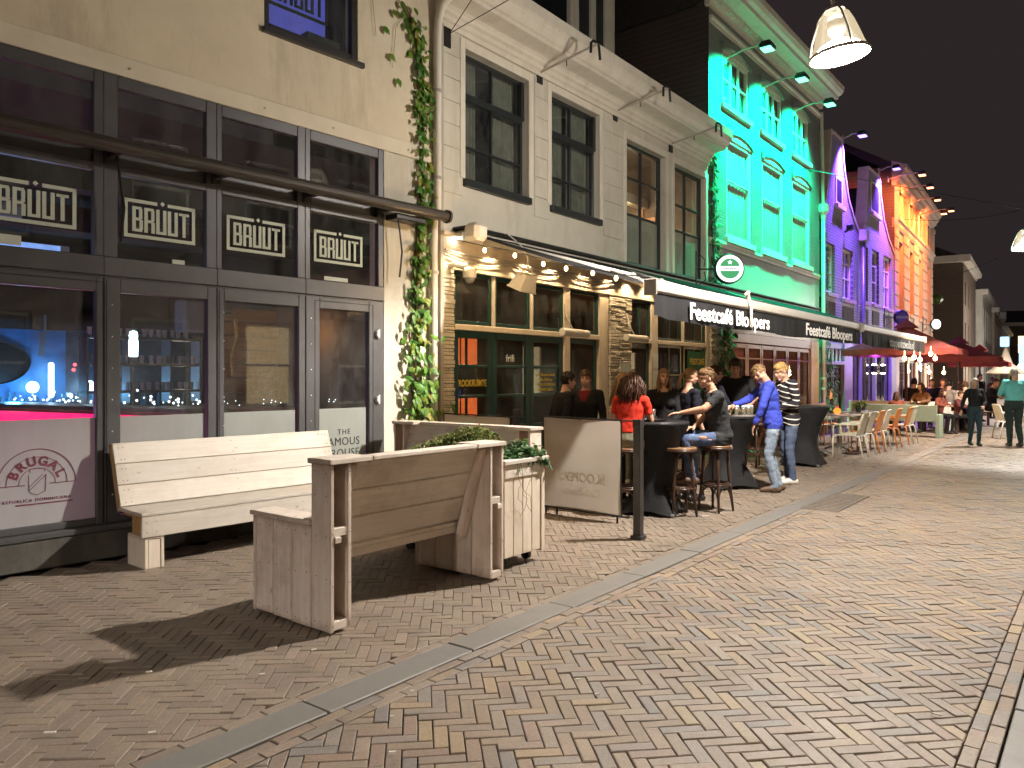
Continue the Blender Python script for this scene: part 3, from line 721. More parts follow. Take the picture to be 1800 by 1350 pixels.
for i, (a, b, kd) in enumerate(bays):
    gx0, gx1 = glassx[i]; ux0, ux1 = upx[i]
    fr = MB(); y0, y1 = -.03, .05
    def rect(x0, x1, z0, z1, ya=y0, yb=y1, bv=.006): fr.box(x0, x1, ya, yb, z0, z1, bv)
    rect(a+.004, gx0, .30, 2.47); rect(gx1, b-.004, .30, 2.47); rect(gx0, gx1, .30, .36, y0+.002); rect(gx0, gx1, 2.345, 2.47, y0+.002)
    fr.box(a, b, -.012, .05, 2.47, 2.486)
    rect(a, b, 2.488, 2.655, -.035)
    rect(a, ux0, 2.655, 4.284, -.022); rect(ux1, b, 2.655, 4.284, -.022); rect(ux0, ux1, 3.40, 3.475, -.02); rect(ux0, ux1, 4.17, 4.284, -.02)
    rect(ux0, ux1, 3.475, 3.60, .03, .06)
    fo = fr.build('shop_door' if kd == 'door' else 'shop_window', M['alu'], bar)
    for x0_, x1_, zz0, zz1 in ((gx0,gx1,.36,2.345), (ux0,ux1,2.655,3.40), (ux0,ux1,3.60,4.17)):
        box1('pane', M['glass'], fo, x0_-.004, x1_+.004, .012, .018, zz0-.004, zz1+.004)
    fm = MB(); ex = .02 if i else 0
    fm.box(gx0+.0, gx1-ex, .0085, .0105, .38 if i else .36, 1.236); fm.build('frosted_film', M['film'], fo)
    brand_box(fo, ux0+.065 if i else -.09, 2.862, 1.0, .010).build('lettering', M['letter_paint'], fo)
    if i in (0, 3):
        dm = MB(); e = .006
        for xx in (gx0-.062, gx1+.055): dm.box(xx-e/2, xx+e/2, -.033, -.028, .32, 2.43)
        dm.box(gx0-.06, gx1+.055, -.033, -.028, 2.425, 2.431); dm.build('door_gap', M['black_gap'], fo)
    else:
        dm = MB(); dm.box(a+.02, a+.026, -.033, -.028, .3, 2.45); dm.build('joint_line', M['black_gap'], fo)
    bm_ = MB()
    for k in range(7): bm_.ell((a+.07, -.032, .55+k*.28), (.007,.004,.007), 8, 5)
    bm_.build('screw', M['print_white'], fo)
    if i == 3:
        for zz in (2.1, 1.33, .5):
            MB().box(gx1+.085, gx1+.125, -.075, -.03, zz-.035, zz+.035, .006).tube([(gx1+.125,-.055,zz-.055),(gx1+.125,-.055,zz+.05)], .012, 8).build('hinge', M['print_white'], fo)
        box1('notice', M['film_letter'], fo, 3.1, 3.42, .0, .008, 2.665, 2.71)
    if i == 0: box1('notice', M['film_letter'], fo, -.55, .15, .0, .008, 2.67, 2.75)
    if i in (1, 2): box1('notice', M['film_letter'], fo, ux0+.5, ux0+.62, .0, .008, 2.66, 2.70) if i == 1 else None
    if i == 3:
        text('lettering', 'THE', .085, M['ink'], fo, 3.37, .006, .965, spacing=1.25)
        text('lettering', 'FAMOUS', .130, M['ink'], fo, 3.34, .006, .855, xs=.92, spacing=1.1)
        text('lettering', 'GROUSE', .130, M['ink'], fo, 3.34, .006, .725, xs=.92, spacing=1.1)
    if i == 0:                                        # rum emblem: arched word over a netted bottle, two arcs and a rule
        cx, cz = .27, .70; lo = MB()
        for rad, t in ((.29,.006), (.225,.004), (.135,.003)):
            n_ = 30
            for k in range(n_):
                a0 = math.pi*k/n_; a1 = math.pi*(k+1)/n_
                lo.prism([(cx+math.cos(a0)*rad, cz+math.sin(a0)*rad), (cx+math.cos(a0)*(rad+t), cz+math.sin(a0)*(rad+t)), (cx+math.cos(a1)*(rad+t), cz+math.sin(a1)*(rad+t)), (cx+math.cos(a1)*rad, cz+math.sin(a1)*rad)], .003, .006)
        lo.box(cx-.29, cx-.09, .003, .006, cz-.004, cz+.002).box(cx+.09, cx+.29, .003, .006, cz-.004, cz+.002)
        lo.box(cx-.16, cx+.27, .003, .006, cz-.168, cz-.158)
        for p, q in (((-.06,.13),(.06,.13)),((-.06,.13),(-.05,.1)),((.06,.13),(.05,.1)),((-.065,.08),(-.06,-.06)),((.065,.08),(.06,-.06)),((-.06,-.06),(0,-.09)),((.06,-.06),(0,-.09)),((-.06,-.05),(.06,.07)),((-.06,-.02),(.04,.08))):
            lo.beam((cx+p[0],.0045,cz+p[1]), (cx+q[0],.0045,cz+q[1]), .003, .004, (0,1,0))
        lo.build('emblem', M['ink_red'], fo)
        for k, chh in enumerate('BRUGAL'):
            an = math.pi*(.86-.72*k/5); me = text_mesh(chh, .105, .004, .0012); me.materials.clear(); me.materials.append(M['ink_red'])
            link('lettering', me, fo, Matrix.Translation((cx+math.cos(an)*.19, .005, cz+math.sin(an)*.19)) @ Matrix.Rotation(-(an-math.pi/2), 4, 'Y') @ RX90)
        text('lettering', 'REPUBLICA DOMINICANA', .035, M['ink_red'], fo, cx, .005, cz-.13, spacing=1.3)
# pole at the far left so the bay closes outside the picture
box1('end_post', M['alu'], bar, -1.32, -.99, -.03, .05, .3, 4.28, .006)
# upper window with a poster-like sign behind the glass
uw = MB(); a, b, c, d = UPW
for r_ in ((a,a+.075,c,d),(b-.075,b,c,d),(a+.075,b-.075,c,c+.075),(a+.075,b-.075,d-.075,d)): uw.box(r_[0],r_[1],.02,.10,r_[2],r_[3],.008)
uw.box(a-.03, b+.07, -.05, .03, c-.06, c, .008); uw = uw.build('window', M['alu_dark'], bar)
box1('pane', M['glass'], uw, a+.07, b-.07, .055, .061, c+.07, d-.07)
M['violet_glow'] = emit('violet_glow', (.10,.10,.42), .55, .2)
box1('blind', M['violet_glow'], uw, a-.2, b-.24, .30, .31, c-.1, d)  # blind emits violet itself, replacing light from the room
brand_box(uw, a+.18, c+.42, 1.25, .285).build('lettering', M['ink'], uw)
bx = MB().box(a+.15,a+.25,.22,.28,c,c+.18,.01).box(a+.3,a+.36,.22,.28,c,c+.14,.01).box(a+.62,b-.1,.15,.28,c,c+.22,.01); bx.build('sill_clutter', M['ink'], uw)
MB().add([(a-.3,1.2,c-.4),(b+.3,1.2,c-.4),(b+.3,1.2,d+.3),(a-.3,1.2,d+.3),(a-.3,.24,c-.4),(b+.3,.24,c-.4),(b+.3,.24,d+.3),(a-.3,.24,d+.3)], [(0,1,2,3),(0,4,5,1),(1,5,6,2),(2,6,7,3),(3,7,4,0)]).build('upper_room', M['room_dark'], bar)
# awning cassette along the shopfront
aw = thing('rolled_awning', 'rolled brown awning tube running across the bar shopfront', 'awning', F1.M @ TR(0, -.30, 3.575))
M['awn_brown'] = pm('awn_brown', (.055,.047,.040), .38, .12, 4, .1, 60, .002, metal=.3)
MB().tube([(-2.6,0,0),(4.68,0,0)], .066, 18).build('tube', M['awn_brown'], aw, smooth=False)
MB().lathe([(0,0),(.07,0),(.083,.012),(.083,.05)], 18).build('end_cap', M['awn_brown'], aw, TR(4.73,0,0,0,0,R(-90)))
for x in (-.98, .83, 1.82, 2.86, 3.86): MB().box(x-.03, x+.03, -.01, .30, -.05, .05, .008).box(x-.05,x+.05,.25,.30,-.1,.1,.005).build('bracket', M['alu_dark'], aw)
MB().box(3.93, 4.4, .05, .26, -.13, -.06, .01).build('sensor', M['plastic_black'], aw)
for x in (4.02, .84):
    MB().tube([(x,.14,-.05),(x+.05,.12,-.5),(x+.03,.14,-.8)], .012, 6).build('crank', M['black_metal'], aw)
# ---------------------------------------------------------------- white party cafe (facade F2, 0 .. 8.38)
cafe = thing('cafe_building', 'white two storey cafe with tall dark sash windows above the awning', 'building', F2.M)
WIN = [(.50,1.92,4.22,5.95), (2.50,3.92,4.22,5.97), (4.82,6.36,3.62,5.81), (6.72,8.22,3.62,5.79)]
wall_holes(MB(), -.04, 8.38, 3.42, 6.75, WIN, .22).build('wall', M['white_paint'], cafe)
def blocks(s0, s1, z0, z1, n, mat, parent, y=-.014):
    h = (z1-z0)/n
    for k in range(n):
        box1('facing_block', mat, parent, s0, s1, y+random.uniform(-.001,.001), .01, z0+k*h+.004, z0+(k+1)*h-.004, .005)
for s0, s1 in ((-.02,.46),(2.08,2.46),(4.06,4.78)): blocks(s0, s1, 3.98 if s0 < 4.5 else 3.98, 6.08, 7, M['white_paint'], cafe)
def sash(parent, a, b, c, d, y=.13, cols=2, rows=(.52,.76), mat=None, fr=.055, curtain=None, sill=None, name='window', glass='glass', mid=None, cdist=.13):
    """sash window in the opening a..b, c..d: frame, meeting rail, glazing bars, panes, curtain"""
    mat = mat or M['dark_wood']; mb = MB()
    mb.box(a, a+fr, y-.03, y+.05, c, d, .006).box(b-fr, b, y-.03, y+.05, c, d, .006)
    mb.box(a+fr, b-fr, y-.028, y+.05, c, c+fr, .006).box(a+fr, b-fr, y-.028, y+.05, d-fr, d, .006)
    zs = [c+fr]+[c+(d-c)*r for r in rows]+[d-fr]
    for k, r in enumerate(rows):
        t = .05 if (mid is not None and k == mid) else .018
        mb.box(a+fr, b-fr, y-.026-(.04 if t > .04 else 0), y+.03, c+(d-c)*r-t, c+(d-c)*r+t, .005)
    xs = [a+fr+(b-a-2*fr)*i/cols for i in range(cols+1)]
    for x in xs[1:-1]: mb.box(x-.02, x+.02, y-.024, y+.03, c+fr, d-fr, .004)
    if mid is not None:                               # upper sash stands proud
        zz = c+(d-c)*rows[mid]; mb.box(a+.01, a+fr+.03, y-.075, y-.03, zz, d-.02, .005).box(b-fr-.03, b-.01, y-.075, y-.03, zz, d-.02, .005)
    o = mb.build(name, mat, parent)
    for i in range(cols):
        for k in range(len(zs)-1):
            box1('pane', M[glass], o, xs[i]-.003, xs[i+1]+.003, y+.006, y+.011, zs[k]-.003, zs[k+1]+.003)
    if curtain:
        m_, gap = curtain; cb = MB(); n = 26
        for (p, q) in (((a, a+(b-a)*(.5-gap)), (b-(b-a)*(.5-gap), b)) if gap > 0 else ((a, b),)):
            vs = []
            for i in range(n+1):
                x = p+(q-p)*i/n; yy = y+cdist+min(.022, cdist*.3)*math.sin(i*1.9+p*7)+.008*math.sin(i*4.1)
                vs += [(x, yy, c-.1), (x, yy, d+.1)]
            cb.add(vs, [(2*i, 2*i+2, 2*i+3, 2*i+1) for i in range(n)])
        cb.build('curtain', m_, o, smooth=True)
    if sill: box1('sill', sill[0], o, a-sill[1], b+sill[1], -sill[2], y, c-sill[3], c, .008)
    return o
sl = (M['dark_wood'], .02, .07, .10)
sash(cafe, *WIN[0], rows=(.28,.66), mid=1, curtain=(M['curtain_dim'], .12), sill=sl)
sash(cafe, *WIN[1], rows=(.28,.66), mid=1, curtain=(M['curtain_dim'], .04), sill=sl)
w3 = sash(cafe, *WIN[2], rows=(.42,.72), mid=None); w4 = sash(cafe, *WIN[3], rows=(.42,.66), mid=None)
for w, a, b, hh in ((w3, 4.85, 6.33, .93), (w4, 6.75, 8.19, .93)):
    box1('frosted_film', M['film'], w, a+.03, b-.03, .142, .144, 3.66, 3.62+hh)
for a, b, c, d in WIN:
    t = MB(); t.box(a-.10, a, -.03, .02, c, d+.12, .006).box(b, b+.10, -.03, .02, c, d+.12, .006).box(a, b, -.032, .02, d, d+.12, .006); t.build('window_surround', M['white_trim'], cafe)
def extr(prof, s0, s1):
    mb = MB(); n = len(prof)
    vs = [(s0, y, z) for y, z in prof]+[(s1, y, z) for y, z in prof]
    fs = [tuple(range(n))[::-1], tuple(range(n, 2*n))]+[(i, (i+1) % n, n+(i+1) % n, n+i) for i in range(n)]
    return mb.add(vs, fs)
CORN = [(.1,6.10),(-.035,6.10),(-.04,6.16),(-.075,6.18),(-.08,6.235),(-.12,6.26),(-.125,6.30),(-.16,6.33),(-.20,6.34),(-.40,6.36),(-.405,6.41),(-.44,6.42),(-.47,6.45),(-.50,6.50),(-.515,6.56),(-.55,6.58),(-.56,6.72),(-.52,6.74),(-.5,6.70),(.1,6.70)]
extr(CORN, -.05, 8.36).build('cornice', M['white_trim'], cafe)
extr([(-.47,6.71),(3.6,9.3),(3.6,9.1),(-.2,6.66)], -.05, 8.36).build('roof', M['roof'], cafe)
dm = MB(); dm.box(4.58,4.86,1.0,1.1,6.9,9.8,.01).box(5.28,5.46,1.0,1.1,6.9,9.8,.01).box(5.80,6.16,1.0,1.1,6.9,9.8,.01); dm.build('dormer_board', M['white_paint'], cafe)
box1('dormer', M['dark_wood'], cafe, 4.60, 6.14, 1.05, 3.2, 6.9, 9.9)
# rooms behind
def room(parent, s0, s1, y0, y1, z0, z1, m, name='room'):
    mb = MB(); mb.add([(s0,y0,z0),(s1,y0,z0),(s1,y1,z0),(s0,y1,z0),(s0,y0,z1),(s1,y0,z1),(s1,y1,z1),(s0,y1,z1)], [(0,1,2,3),(7,6,5,4),(1,5,6,2),(2,6,7,3),(3,7,4,0)])
    return mb.build(name, m, parent)
room(cafe, -.02, 4.5, .24, 3.5, 3.62, 6.3, M['room_dark'])
room(cafe, 4.55, 8.36, .24, 4.2, 3.5, 6.3, pm('room_upper', (.30,.24,.19), .8, .2, 2, 0))
M['green_glow_panel'] = emit('green_glow_panel', (.03,.20,.06), .8, .2); M['tube_white'] = emit('tube_white', (1,.97,.9), 3.5)
it = MB(); it.box(8.24,8.30,1.62,2.15,4.5,5.15).build('wall_panel', M['green_glow_panel'], cafe)  # panel glows by itself in place of room light falling on it
M['orange_panel'] = emit('orange_panel', (.75,.28,.10), .9, .4)
MB().box(8.2,8.28,1.05,1.5,4.45,4.62).box(8.2,8.28,1.1,1.5,4.72,4.88).box(8.2,8.28,1.05,1.45,5.0,5.12).box(8.2,8.28,1.52,1.58,4.3,5.4).build('wall_shelf', M['orange_panel'], cafe)  # shelf boards emit too, their lit look is in the material
MB().beam((4.9,.9,6.0),(6.3,1.0,6.0),.07,.05).build('tube_lamp', M['tube_white'], cafe)
MB().box(4.5,8.3,1.4,1.6,5.35,5.55).box(4.5,8.3,2.9,3.1,5.5,5.75).build('ceiling_beam', M['white_trim'], cafe)
lamp('POINT', 'room_light', F2.M @ V(7.2,1.5,5.3), 30, (1,.72,.42), radius=.15)
lamp('POINT', 'room_light', F2.M @ V(6.0,2.8,4.9), 25, (1,.6,.3), radius=.15)
# ground floor: cream posts and rails, green doors and transoms, stone-clad piers
GR = [(.27,3.95),(4.95,8.36)]
fas = MB(); fas.box(-.02, 9.6, -.03, .12, 3.0, 3.46, .01).box(-.02, 9.6, -.13, .0, 3.40, 3.45, .006).box(.0, 8.4, -.05, .0, 2.985, 3.03, .006); fas.build('fascia', M['cream_wood'], cafe)
fb = MB()
for x0, x1 in ((1.085,1.145),(1.975,2.035),(2.855,3.025),(3.905,4.20),(5.76,6.02),(7.08,7.17),(8.23,8.40)): fb.box(x0, x1, -.02, .10, .08, 3.0, .008) if x1-x0 > .1 else fb.box(x0, x1, -.018, .09, 2.28, 3.0, .006)
for x0, x1 in ((.29,2.855),(3.025,3.905),(4.95,5.76),(6.02,8.23)): fb.box(x0, x1, -.03, .10, 2.205, 2.285, .008)
fb.build('timber_frame', M['cream_wood'], cafe)
def glazed(parent, a, b, c, d, name, xs=(), zs=(), mat=None, fr=.06, y=.03, glass='glass', low=0):
    mat = mat or M['green_wood']; mb = MB()
    mb.box(a, a+fr, y-.025, y+.025, c, d, .005).box(b-fr, b, y-.025, y+.025, c, d, .005).box(a+fr, b-fr, y-.023, y+.023, d-fr, d, .005).box(a+fr, b-fr, y-.023, y+.023, c, c+max(fr, low), .005)
    X = [a+fr]+list(xs)+[b-fr]; Z = [c+max(fr, low)]+list(zs)+[d-fr]
    for x in xs: mb.box(x-.016, x+.016, y-.02, y+.02, Z[0], Z[-1], .004)
    for z in zs: mb.box(a+fr, b-fr, y-.021, y+.021, z-.02, z+.02, .004)
    o = mb.build(name, mat, parent)
    for i in range(len(X)-1):
        for k in range(len(Z)-1): box1('pane', M[glass], o, X[i]-.003, X[i+1]+.003, y-.003, y+.003, Z[k]-.003, Z[k+1]+.003)
    return o
for a, b in ((.30,1.085),(1.145,1.975),(2.035,2.855),(3.025,3.905)): glazed(cafe, a, b, 2.285, 2.985, 'transom_window', fr=.055)
lv = []
for a, b in ((.30,1.10),(1.10,1.98),(1.98,2.855)): lv.append(glazed(cafe, a+.003, b-.003, .05, 2.205, 'door', zs=(1.735,1.325), fr=.095, low=.85))
glazed(cafe, 3.03, 3.90, .05, 2.205, 'door', xs=(), zs=(1.0,), fr=.08, y=.06, low=.3)
glazed(cafe, 4.96, 5.75, 2.285, 2.985, 'transom_window', xs=(5.36,), fr=.05)
glazed(cafe, 4.96, 5.75, .05, 2.205, 'door', zs=(1.5,), fr=.10, y=.06, low=.9)
for a, b in ((6.02,7.08),(7.17,8.23)):
    glazed(cafe, a, b, 2.285, 2.985, 'transom_window', xs=((a+b)/2,), fr=.05)
    glazed(cafe, a, b, .5, 2.205, 'window', xs=((a+b)/2,), zs=(1.62,), fr=.06)
box1('window_parapet', M['green_wood'], cafe, 6.02, 8.23, -.01, .08, .05, .5, .006)
M['orange_glow'] = emit('orange_glow', (.62,.11,.025), .75, .35); M['yellow_ink'] = pm('yellow_ink', (.55,.40,.04), .6, .2, 30, 0)
for k, (z0, z1) in enumerate(((1.78,2.09),(.95,1.27))):
    MB().box(.36,.80,.25,.26,z0-.05,z1+.03).box(.87,1.06,.25,.26,z0-.05,z1+.03).build('poster', M['orange_glow'], lv[0])  # emission stands in for warm light on the posters
text('lettering', 'ROOKRUIMTE', .125, M['yellow_ink'], lv[0], .70, .018, 1.50, .003, width=.57)
text('lettering', 'frifi', .15, M['film_letter'], lv[1], 1.52, .018, 1.85, .001)
for k, s_ in enumerate(('vr. Bloopers Zwolle', 'Do. 22:00 uur', 'VRIJ & ZATERDAG', 'VANAF 22:00 u')):
    text('lettering', s_, .062, M['yellow_ink'], lv[2], 2.42, .018, 1.62-.075*k, .001, xs=.9)
# stone cladding, stone by stone
def clad(parent, s0, s1, z0, z1, y=-.055, rows=.046):
    box1('pier_core', M['mortar'], parent, s0+.015, s1-.015, y+.03, .12, z0, z1)
    z = z0; variants = []
    while z < z1-.02:
        h = random.uniform(.032,.062); x = s0
        while x < s1-.01:
            w = min(random.uniform(.12,.36), s1-x)
            if s1-x-w < .08: w = s1-x
            p = random.uniform(-.014,.014)
            me = MB().box(x+.003, x+w-.003, y+p, y+.05, z+.003, z+h-.003, .006).mesh('stone', M['stone_clad'])
            link('stone', me, parent); x += w
        z += h
clad(cafe, 4.21, 4.94, .06, 2.98); clad(cafe, .02, .26, .06, 2.98); clad(cafe, 8.42, 8.66, .06, 2.98); clad(cafe, 9.33, 9.60, .06, 2.98)
box1('pier_plaster', M['white_paint'], cafe, 8.66, 9.33, -.04, .1, .05, 3.0)
box1('plinth', M['stone_base'], cafe, -.02, 9.6, -.07, .2, 0, .06, .01)
room(cafe, .0, 9.6, .14, 5.5, .03, 3.1, pm('room_cafe', (.10,.06,.04), .7, .3, 2, 0))
for k, (x, y, z, e) in enumerate(((.9,2.2,1.9,3.0),(3.4,3.2,2.2,2.0),(7.2,2.4,2.2,3.0),(2.2,2.0,.9,1.2))):
    lamp('POINT', 'room_light', F2.M @ V(x,y,z), e, (1,.38,.12), radius=.12)
for x, y, z in ((1.35,2.8,2.72),(1.9,3.4,2.6),(3.5,2.9,2.5),(6.6,2.9,2.5),(7.7,3.5,2.6)): MB().ell((x,y,z), (.045,.045,.06), 8, 6).build('pendant_lamp', M['bulb_warm'], cafe)
box1('bar_shelf', M['room_warm'], cafe, .6, 4.0, 4.2, 4.6, .1, 1.15, .02)
# downpipe and gutter at the party wall
dp = thing('downpipe', 'pale downpipe running down between the beige bar and the white cafe', 'downpipe', F2.M @ TR(-.085, -.07, 0))
MB().tube([(.20,-.42,6.62),(.12,-.36,6.50),(.0,-.10,6.28),(0,-.02,6.1),(0,0,5.9),(0,0,3.72),(-.06,0,3.55),(-.07,0,3.3),(-.07,0,.05)], .05, 12).build('pipe', M['white_trim'], dp, smooth=True)
for z in (5.2, 4.1, 2.9, 1.6): MB().tube([(-.06 if z < 3.5 else 0,0,z-.02),(-.06 if z < 3.5 else 0,0,z+.02)], .057, 12).box(-.02,.02,0,.08,z-.015,z+.015).build('clip', M['zinc'], dp)
box1('seam_strip', M['zinc'], dp, .06, .12, .0, .06, .1, 6.1, .005)
# flag brackets on the cafe front
def bracket(s, z, label, wire=False):
    o = thing('flag_bracket', label, 'flag bracket', F2.M @ TR(s, 0, z), 'flag brackets on the white cafe front')
    box1('plate', M['black_metal'], o, -.07, .07, -.03, 0, -.17, .14, .006)
    if wire: return o
    MB().tube([(0,-.03,0),(0,-1.02,.16)], .018, 8).build('rod', M['zinc'], o)
    MB().tube([(-.10,-.98,.02),(-.09,-.98,.16),(-.05,-.99,.20),(.05,-1.0,.20),(.09,-1.0,.16),(.12,-1.0,-.02)], .02, 8).build('clamp', M['black_metal'], o)
    MB().tube([(0,-.5,.06),(.01,-.5,-.02)], .008, 6).build('hook', M['black_metal'], o)
    return o
bracket(.15, 6.02, 'black wall plate beside the pale downpipe where thin wires start', True)
for (u, v), lb in zip(((947,128),(1080,196),(1178,253)), ('flag bracket with hooked end between the first and second sash windows', 'flag bracket with hooked end between the second and third upper windows', 'flag bracket with hooked end nearest the green building')):
    s_, z_ = F2.sz(u, v); bracket(s_, z_, lb)
# wires
def cable(name, p, q, sag, r, label, n=14, m='black_metal', cat='cable'):
    p = Vector(p); q = Vector(q)
    pts = [p.lerp(q, i/n)+Vector((0,0,-sag*4*(i/n)*(1-i/n))) for i in range(n+1)]
    o = MB().tube(pts, r, 5).build(name, M[m]); return tag(o, label, cat)
P0 = F2.pt(.16, .05, 6.02)
cable('wire', P0, P0+V(3.2,-3.6,3.0), .05, .006, 'thin dark wire rising steeply from the wall plate by the downpipe')
cable('wire', P0, P0+V(4.6,-2.2,1.7), .05, .006, 'thin dark wire crossing the white cornice from the wall plate')
cable('wire', F2.pt(.1,.04,3.62), F2.pt(-.1,.33,3.6), .0, .008, 'short black cable hanging at the end of the awning tube')
# the long awning: wall box, arms, front bar, valance
AWX0, AWX1 = .32, 8.93; AWP = 2.88
def awning(s0, s1, label, texts, group='black awnings over the cafe terraces', arms=True):
    o = thing('awning', label, 'awning', F2.M, group)
    mb = MB(); n = 24; nx = 16
    vs = [];
    for i in range(n+1):
        t = i/n
        for k in range(nx+1):
            x = s0+(s1-s0)*k/nx
            vs.append((x, -.10-(AWP-.14)*t, 3.50-.92*t-.035*math.sin(math.pi*t)-.012*math.sin(k*2.1)*math.sin(math.pi*t)))
    fs = [(i*(nx+1)+k, i*(nx+1)+k+1, (i+1)*(nx+1)+k+1, (i+1)*(nx+1)+k) for i in range(n) for k in range(nx)]
    mb.add(vs, fs); mb.build('canvas', M['awning_black'], o, smooth=True)
    MB().box(s0-.03, s1+.03, -.20, -.02, 3.36, 3.50, .03).build('wall_box', M['plastic_white'], o)
    MB().box(s0-.05, s1+.05, -.26, -.0, 3.505, 3.545, .01).build('cover_flashing', M['black_metal'], o)
    fbm = MB(); fbm.box(s0-.04, s1+.04, -AWP-.05, -AWP+.07, 2.50, 2.635, .022); fbm.build('front_bar', M['awning_bar'], o)
    g = MB(); g.box(s0-.03, s1+.03, -AWP-.054, -AWP-.05, 2.565, 2.572).box(s0-.03, s1+.03, -AWP-.054, -AWP-.05, 2.535, 2.541); g.build('bar_groove', M['zinc'], o)
    for x in (s0-.05, s1+.03): box1('end_cap', M['awning_bar'], o, x, x+.02, -AWP-.07, -AWP+.09, 2.47, 2.65, .02)
    vm = MB(); nv = int((s1-s0)*14); vv = []
    for i in range(nv+1):
        x = s0+(s1-s0)*i/nv; wv = .010*math.sin(x*9.1)+.008*math.sin(x*23)+.012*math.sin(x*3.1)
        ed = .06*math.exp(-((x-s0)/.18)**2)
        vv += [(x, -AWP-.02, 2.50), (x, -AWP-.025+wv*.6, 2.36+.01*math.sin(x*5)), (x, -AWP-.03+wv, 2.215+ed*.6+.012*math.sin(x*2.3))]
    vm.add(vv, [(3*i, 3*i+1, 3*i+4, 3*i+3) for i in range(nv)]+[(3*i+1, 3*i+2, 3*i+5, 3*i+4) for i in range(nv)])
    va = vm.build('valance', M['awning_black'], o, smooth=True)
    for body, sx, size, wd in texts:
        ws = body.split(); nat = []
        for w_ in [body]+ws:
            me_ = text_mesh(w_, size, .006); X = [v_.co.x for v_ in me_.vertices]; nat.append(max(X)-min(X)); bpy.data.meshes.remove(me_)
        k_ = wd/nat[0]
        for q, w_ in enumerate(ws):
            cx = sx if len(ws) == 1 else (sx-wd/2+nat[1]*k_/2 if q == 0 else sx+wd/2-nat[2]*k_/2)
            text('lettering', w_, size, M['print_white'] if arms else M['print_grey'], va, cx, -AWP-.062, 2.345, .006, width=nat[q+1]*k_)
    if arms:
        for a0, a1, a2 in ((s0+.35, s0+1.95, s0+.12), (s0+.5, s0+1.35, s0+.75), (s1-.35, s1-1.7, s1-.15), ((s0+s1)/2-.3, (s0+s1)/2-1.5, (s0+s1)/2-.2))[:4]:
            am = MB(); el = (a1, -1.55, 2.98)
            am.beam((a0,-.2,3.40), el, .07, .09, b=.012).beam(el, (a2,-AWP+.1,2.56), .06, .08, b=.012).ell(el, (.06,.06,.06), 10, 6); am.build('folding_arm', M['awning_bar'], o)
    return o
def fs_(u): return F2.s(u, AWP)
aw1 = awning(.32, 8.93, 'long black awning lettered Feestcafé Bloopers in front of the white cafe', [('Feestcafé Bloopers', (fs_(1204)+fs_(1345))/2, .27, fs_(1345)-fs_(1204)), ('Feestcafé Bloopers', (fs_(1410)+fs_(1492))/2, .27, fs_(1492)-fs_(1410))])
aw2 = awning(9.12, 15.6, 'black awning with faint pale lettering in front of the violet house', [('stappeninzwolle.nl', (fs_(1559)+fs_(1602))/2, .27, fs_(1602)-fs_(1559))], arms=False)
# tied cloth on the bar
tc = tag(MB().tube([(0,0,.05),(.05,-.03,.09),(.10,0,.05),(.12,-.04,-.10),(.10,-.05,-.28),(.14,-.05,-.42)], [.02,.026,.03,.022,.017,.006], 8, M=F2.M @ TR(fs_(1303), -AWP-.05, 2.63)).build('tied_rag', M['cream_wood'], None, smooth=True), 'pale rag tied round the awning bar above the white lettering', 'rag')
# string lights under the awning, fascia downlights
st = thing('string_lights', 'string of small warm bulbs hanging under the awning by the cafe doors', 'string lights', F2.M)
pts = []
B_ = [((798,428),.6),((852,440),.9),((905,449),1.2),((955,464),1.45),((995,472),1.7),((1042,480),2.0),((1083,489),2.4),((1143,496),2.75)]
for (u, v), off in B_:
    s_, z_ = F2.sz(u, v, off); pts.append(Vector((s_, -off, z_)))
MB().tube([p+V(0,0,.05) for p in pts], .006, 5).build('cord', M['black_metal'], st)
for p in pts[1:]:
    MB().ell(p, (.022,.022,.03), 8, 6).build('bulb', M['bulb_warm'], st); lamp('POINT', 'bulb_light', p-V(0,0,.04), 7, (1,.66,.32), st, .03)
fl = thing('fascia_downlights', 'row of recessed spotlights washing the cream fascia over the doors', 'light', F2.M)
for x in (.25,.95,1.75,2.4,3.3,4.1,4.8,5.5,6.6,7.6):
    MB().lathe([(0,3.378),(.035,3.378),(.04,3.40)], 10, TR(x,-.085,0)).build('spotlight', M['bulb_white'], fl)
    lamp('SPOT', 'fascia_light', (x,-.22,3.33), 30, (1,.72,.42), fl, .02, 110, .5, target=(x,-.02,2.1))
cb = thing('cable_bundle', 'sagging bundle of grey cables along the cream fascia', 'cable', F2.M)
for k, (z, sg) in enumerate(((3.20,.05),(3.17,.08),(3.22,.03))):
    pp = []
    for i in range(40):
        x = .05+i*.115; pp.append((x, -.06-.01*k, z-.0*x-sg*abs(math.sin(x*2.2))))
    MB().tube(pp, .012, 5).build('cable', M['zinc'], cb)
# work light, camera, speaker, heaters
wl = thing('work_light', 'beige rectangular floodlight hanging over the green cafe doors', 'floodlight', F2.M @ TR(1.02, -.62, 2.86, R(8), R(24)))
hb = MB(); hb.add([(-.21,-.10,-.10),(.21,-.10,-.10),(.21,.10,-.10),(-.21,.10,-.10),(-.14,-.07,.10),(.14,-.07,.10),(.14,.07,.10),(-.14,.07,.10)], [(0,3,2,1),(4,5,6,7),(0,1,5,4),(1,2,6,5),(2,3,7,6),(3,0,4,7)]); hb.build('housing', M['plastic_white'], wl)
box1('rim', M['plastic_white'], wl, -.225, .225, -.115, .115, -.125, -.10, .006); box1('lens', M['lens'], wl, -.19, .19, -.085, .085, -.130, -.126)
MB().tube([(-.16,0,.08),(-.12,.02,.16),(.12,.02,.16),(.16,0,.08)], .012, 6).tube([(0,.02,.16),(.03,.1,.3),(.0,.25,.42),(-.05,.5,.5)], .010, 6).build('hanger', M['plastic_white'], wl)
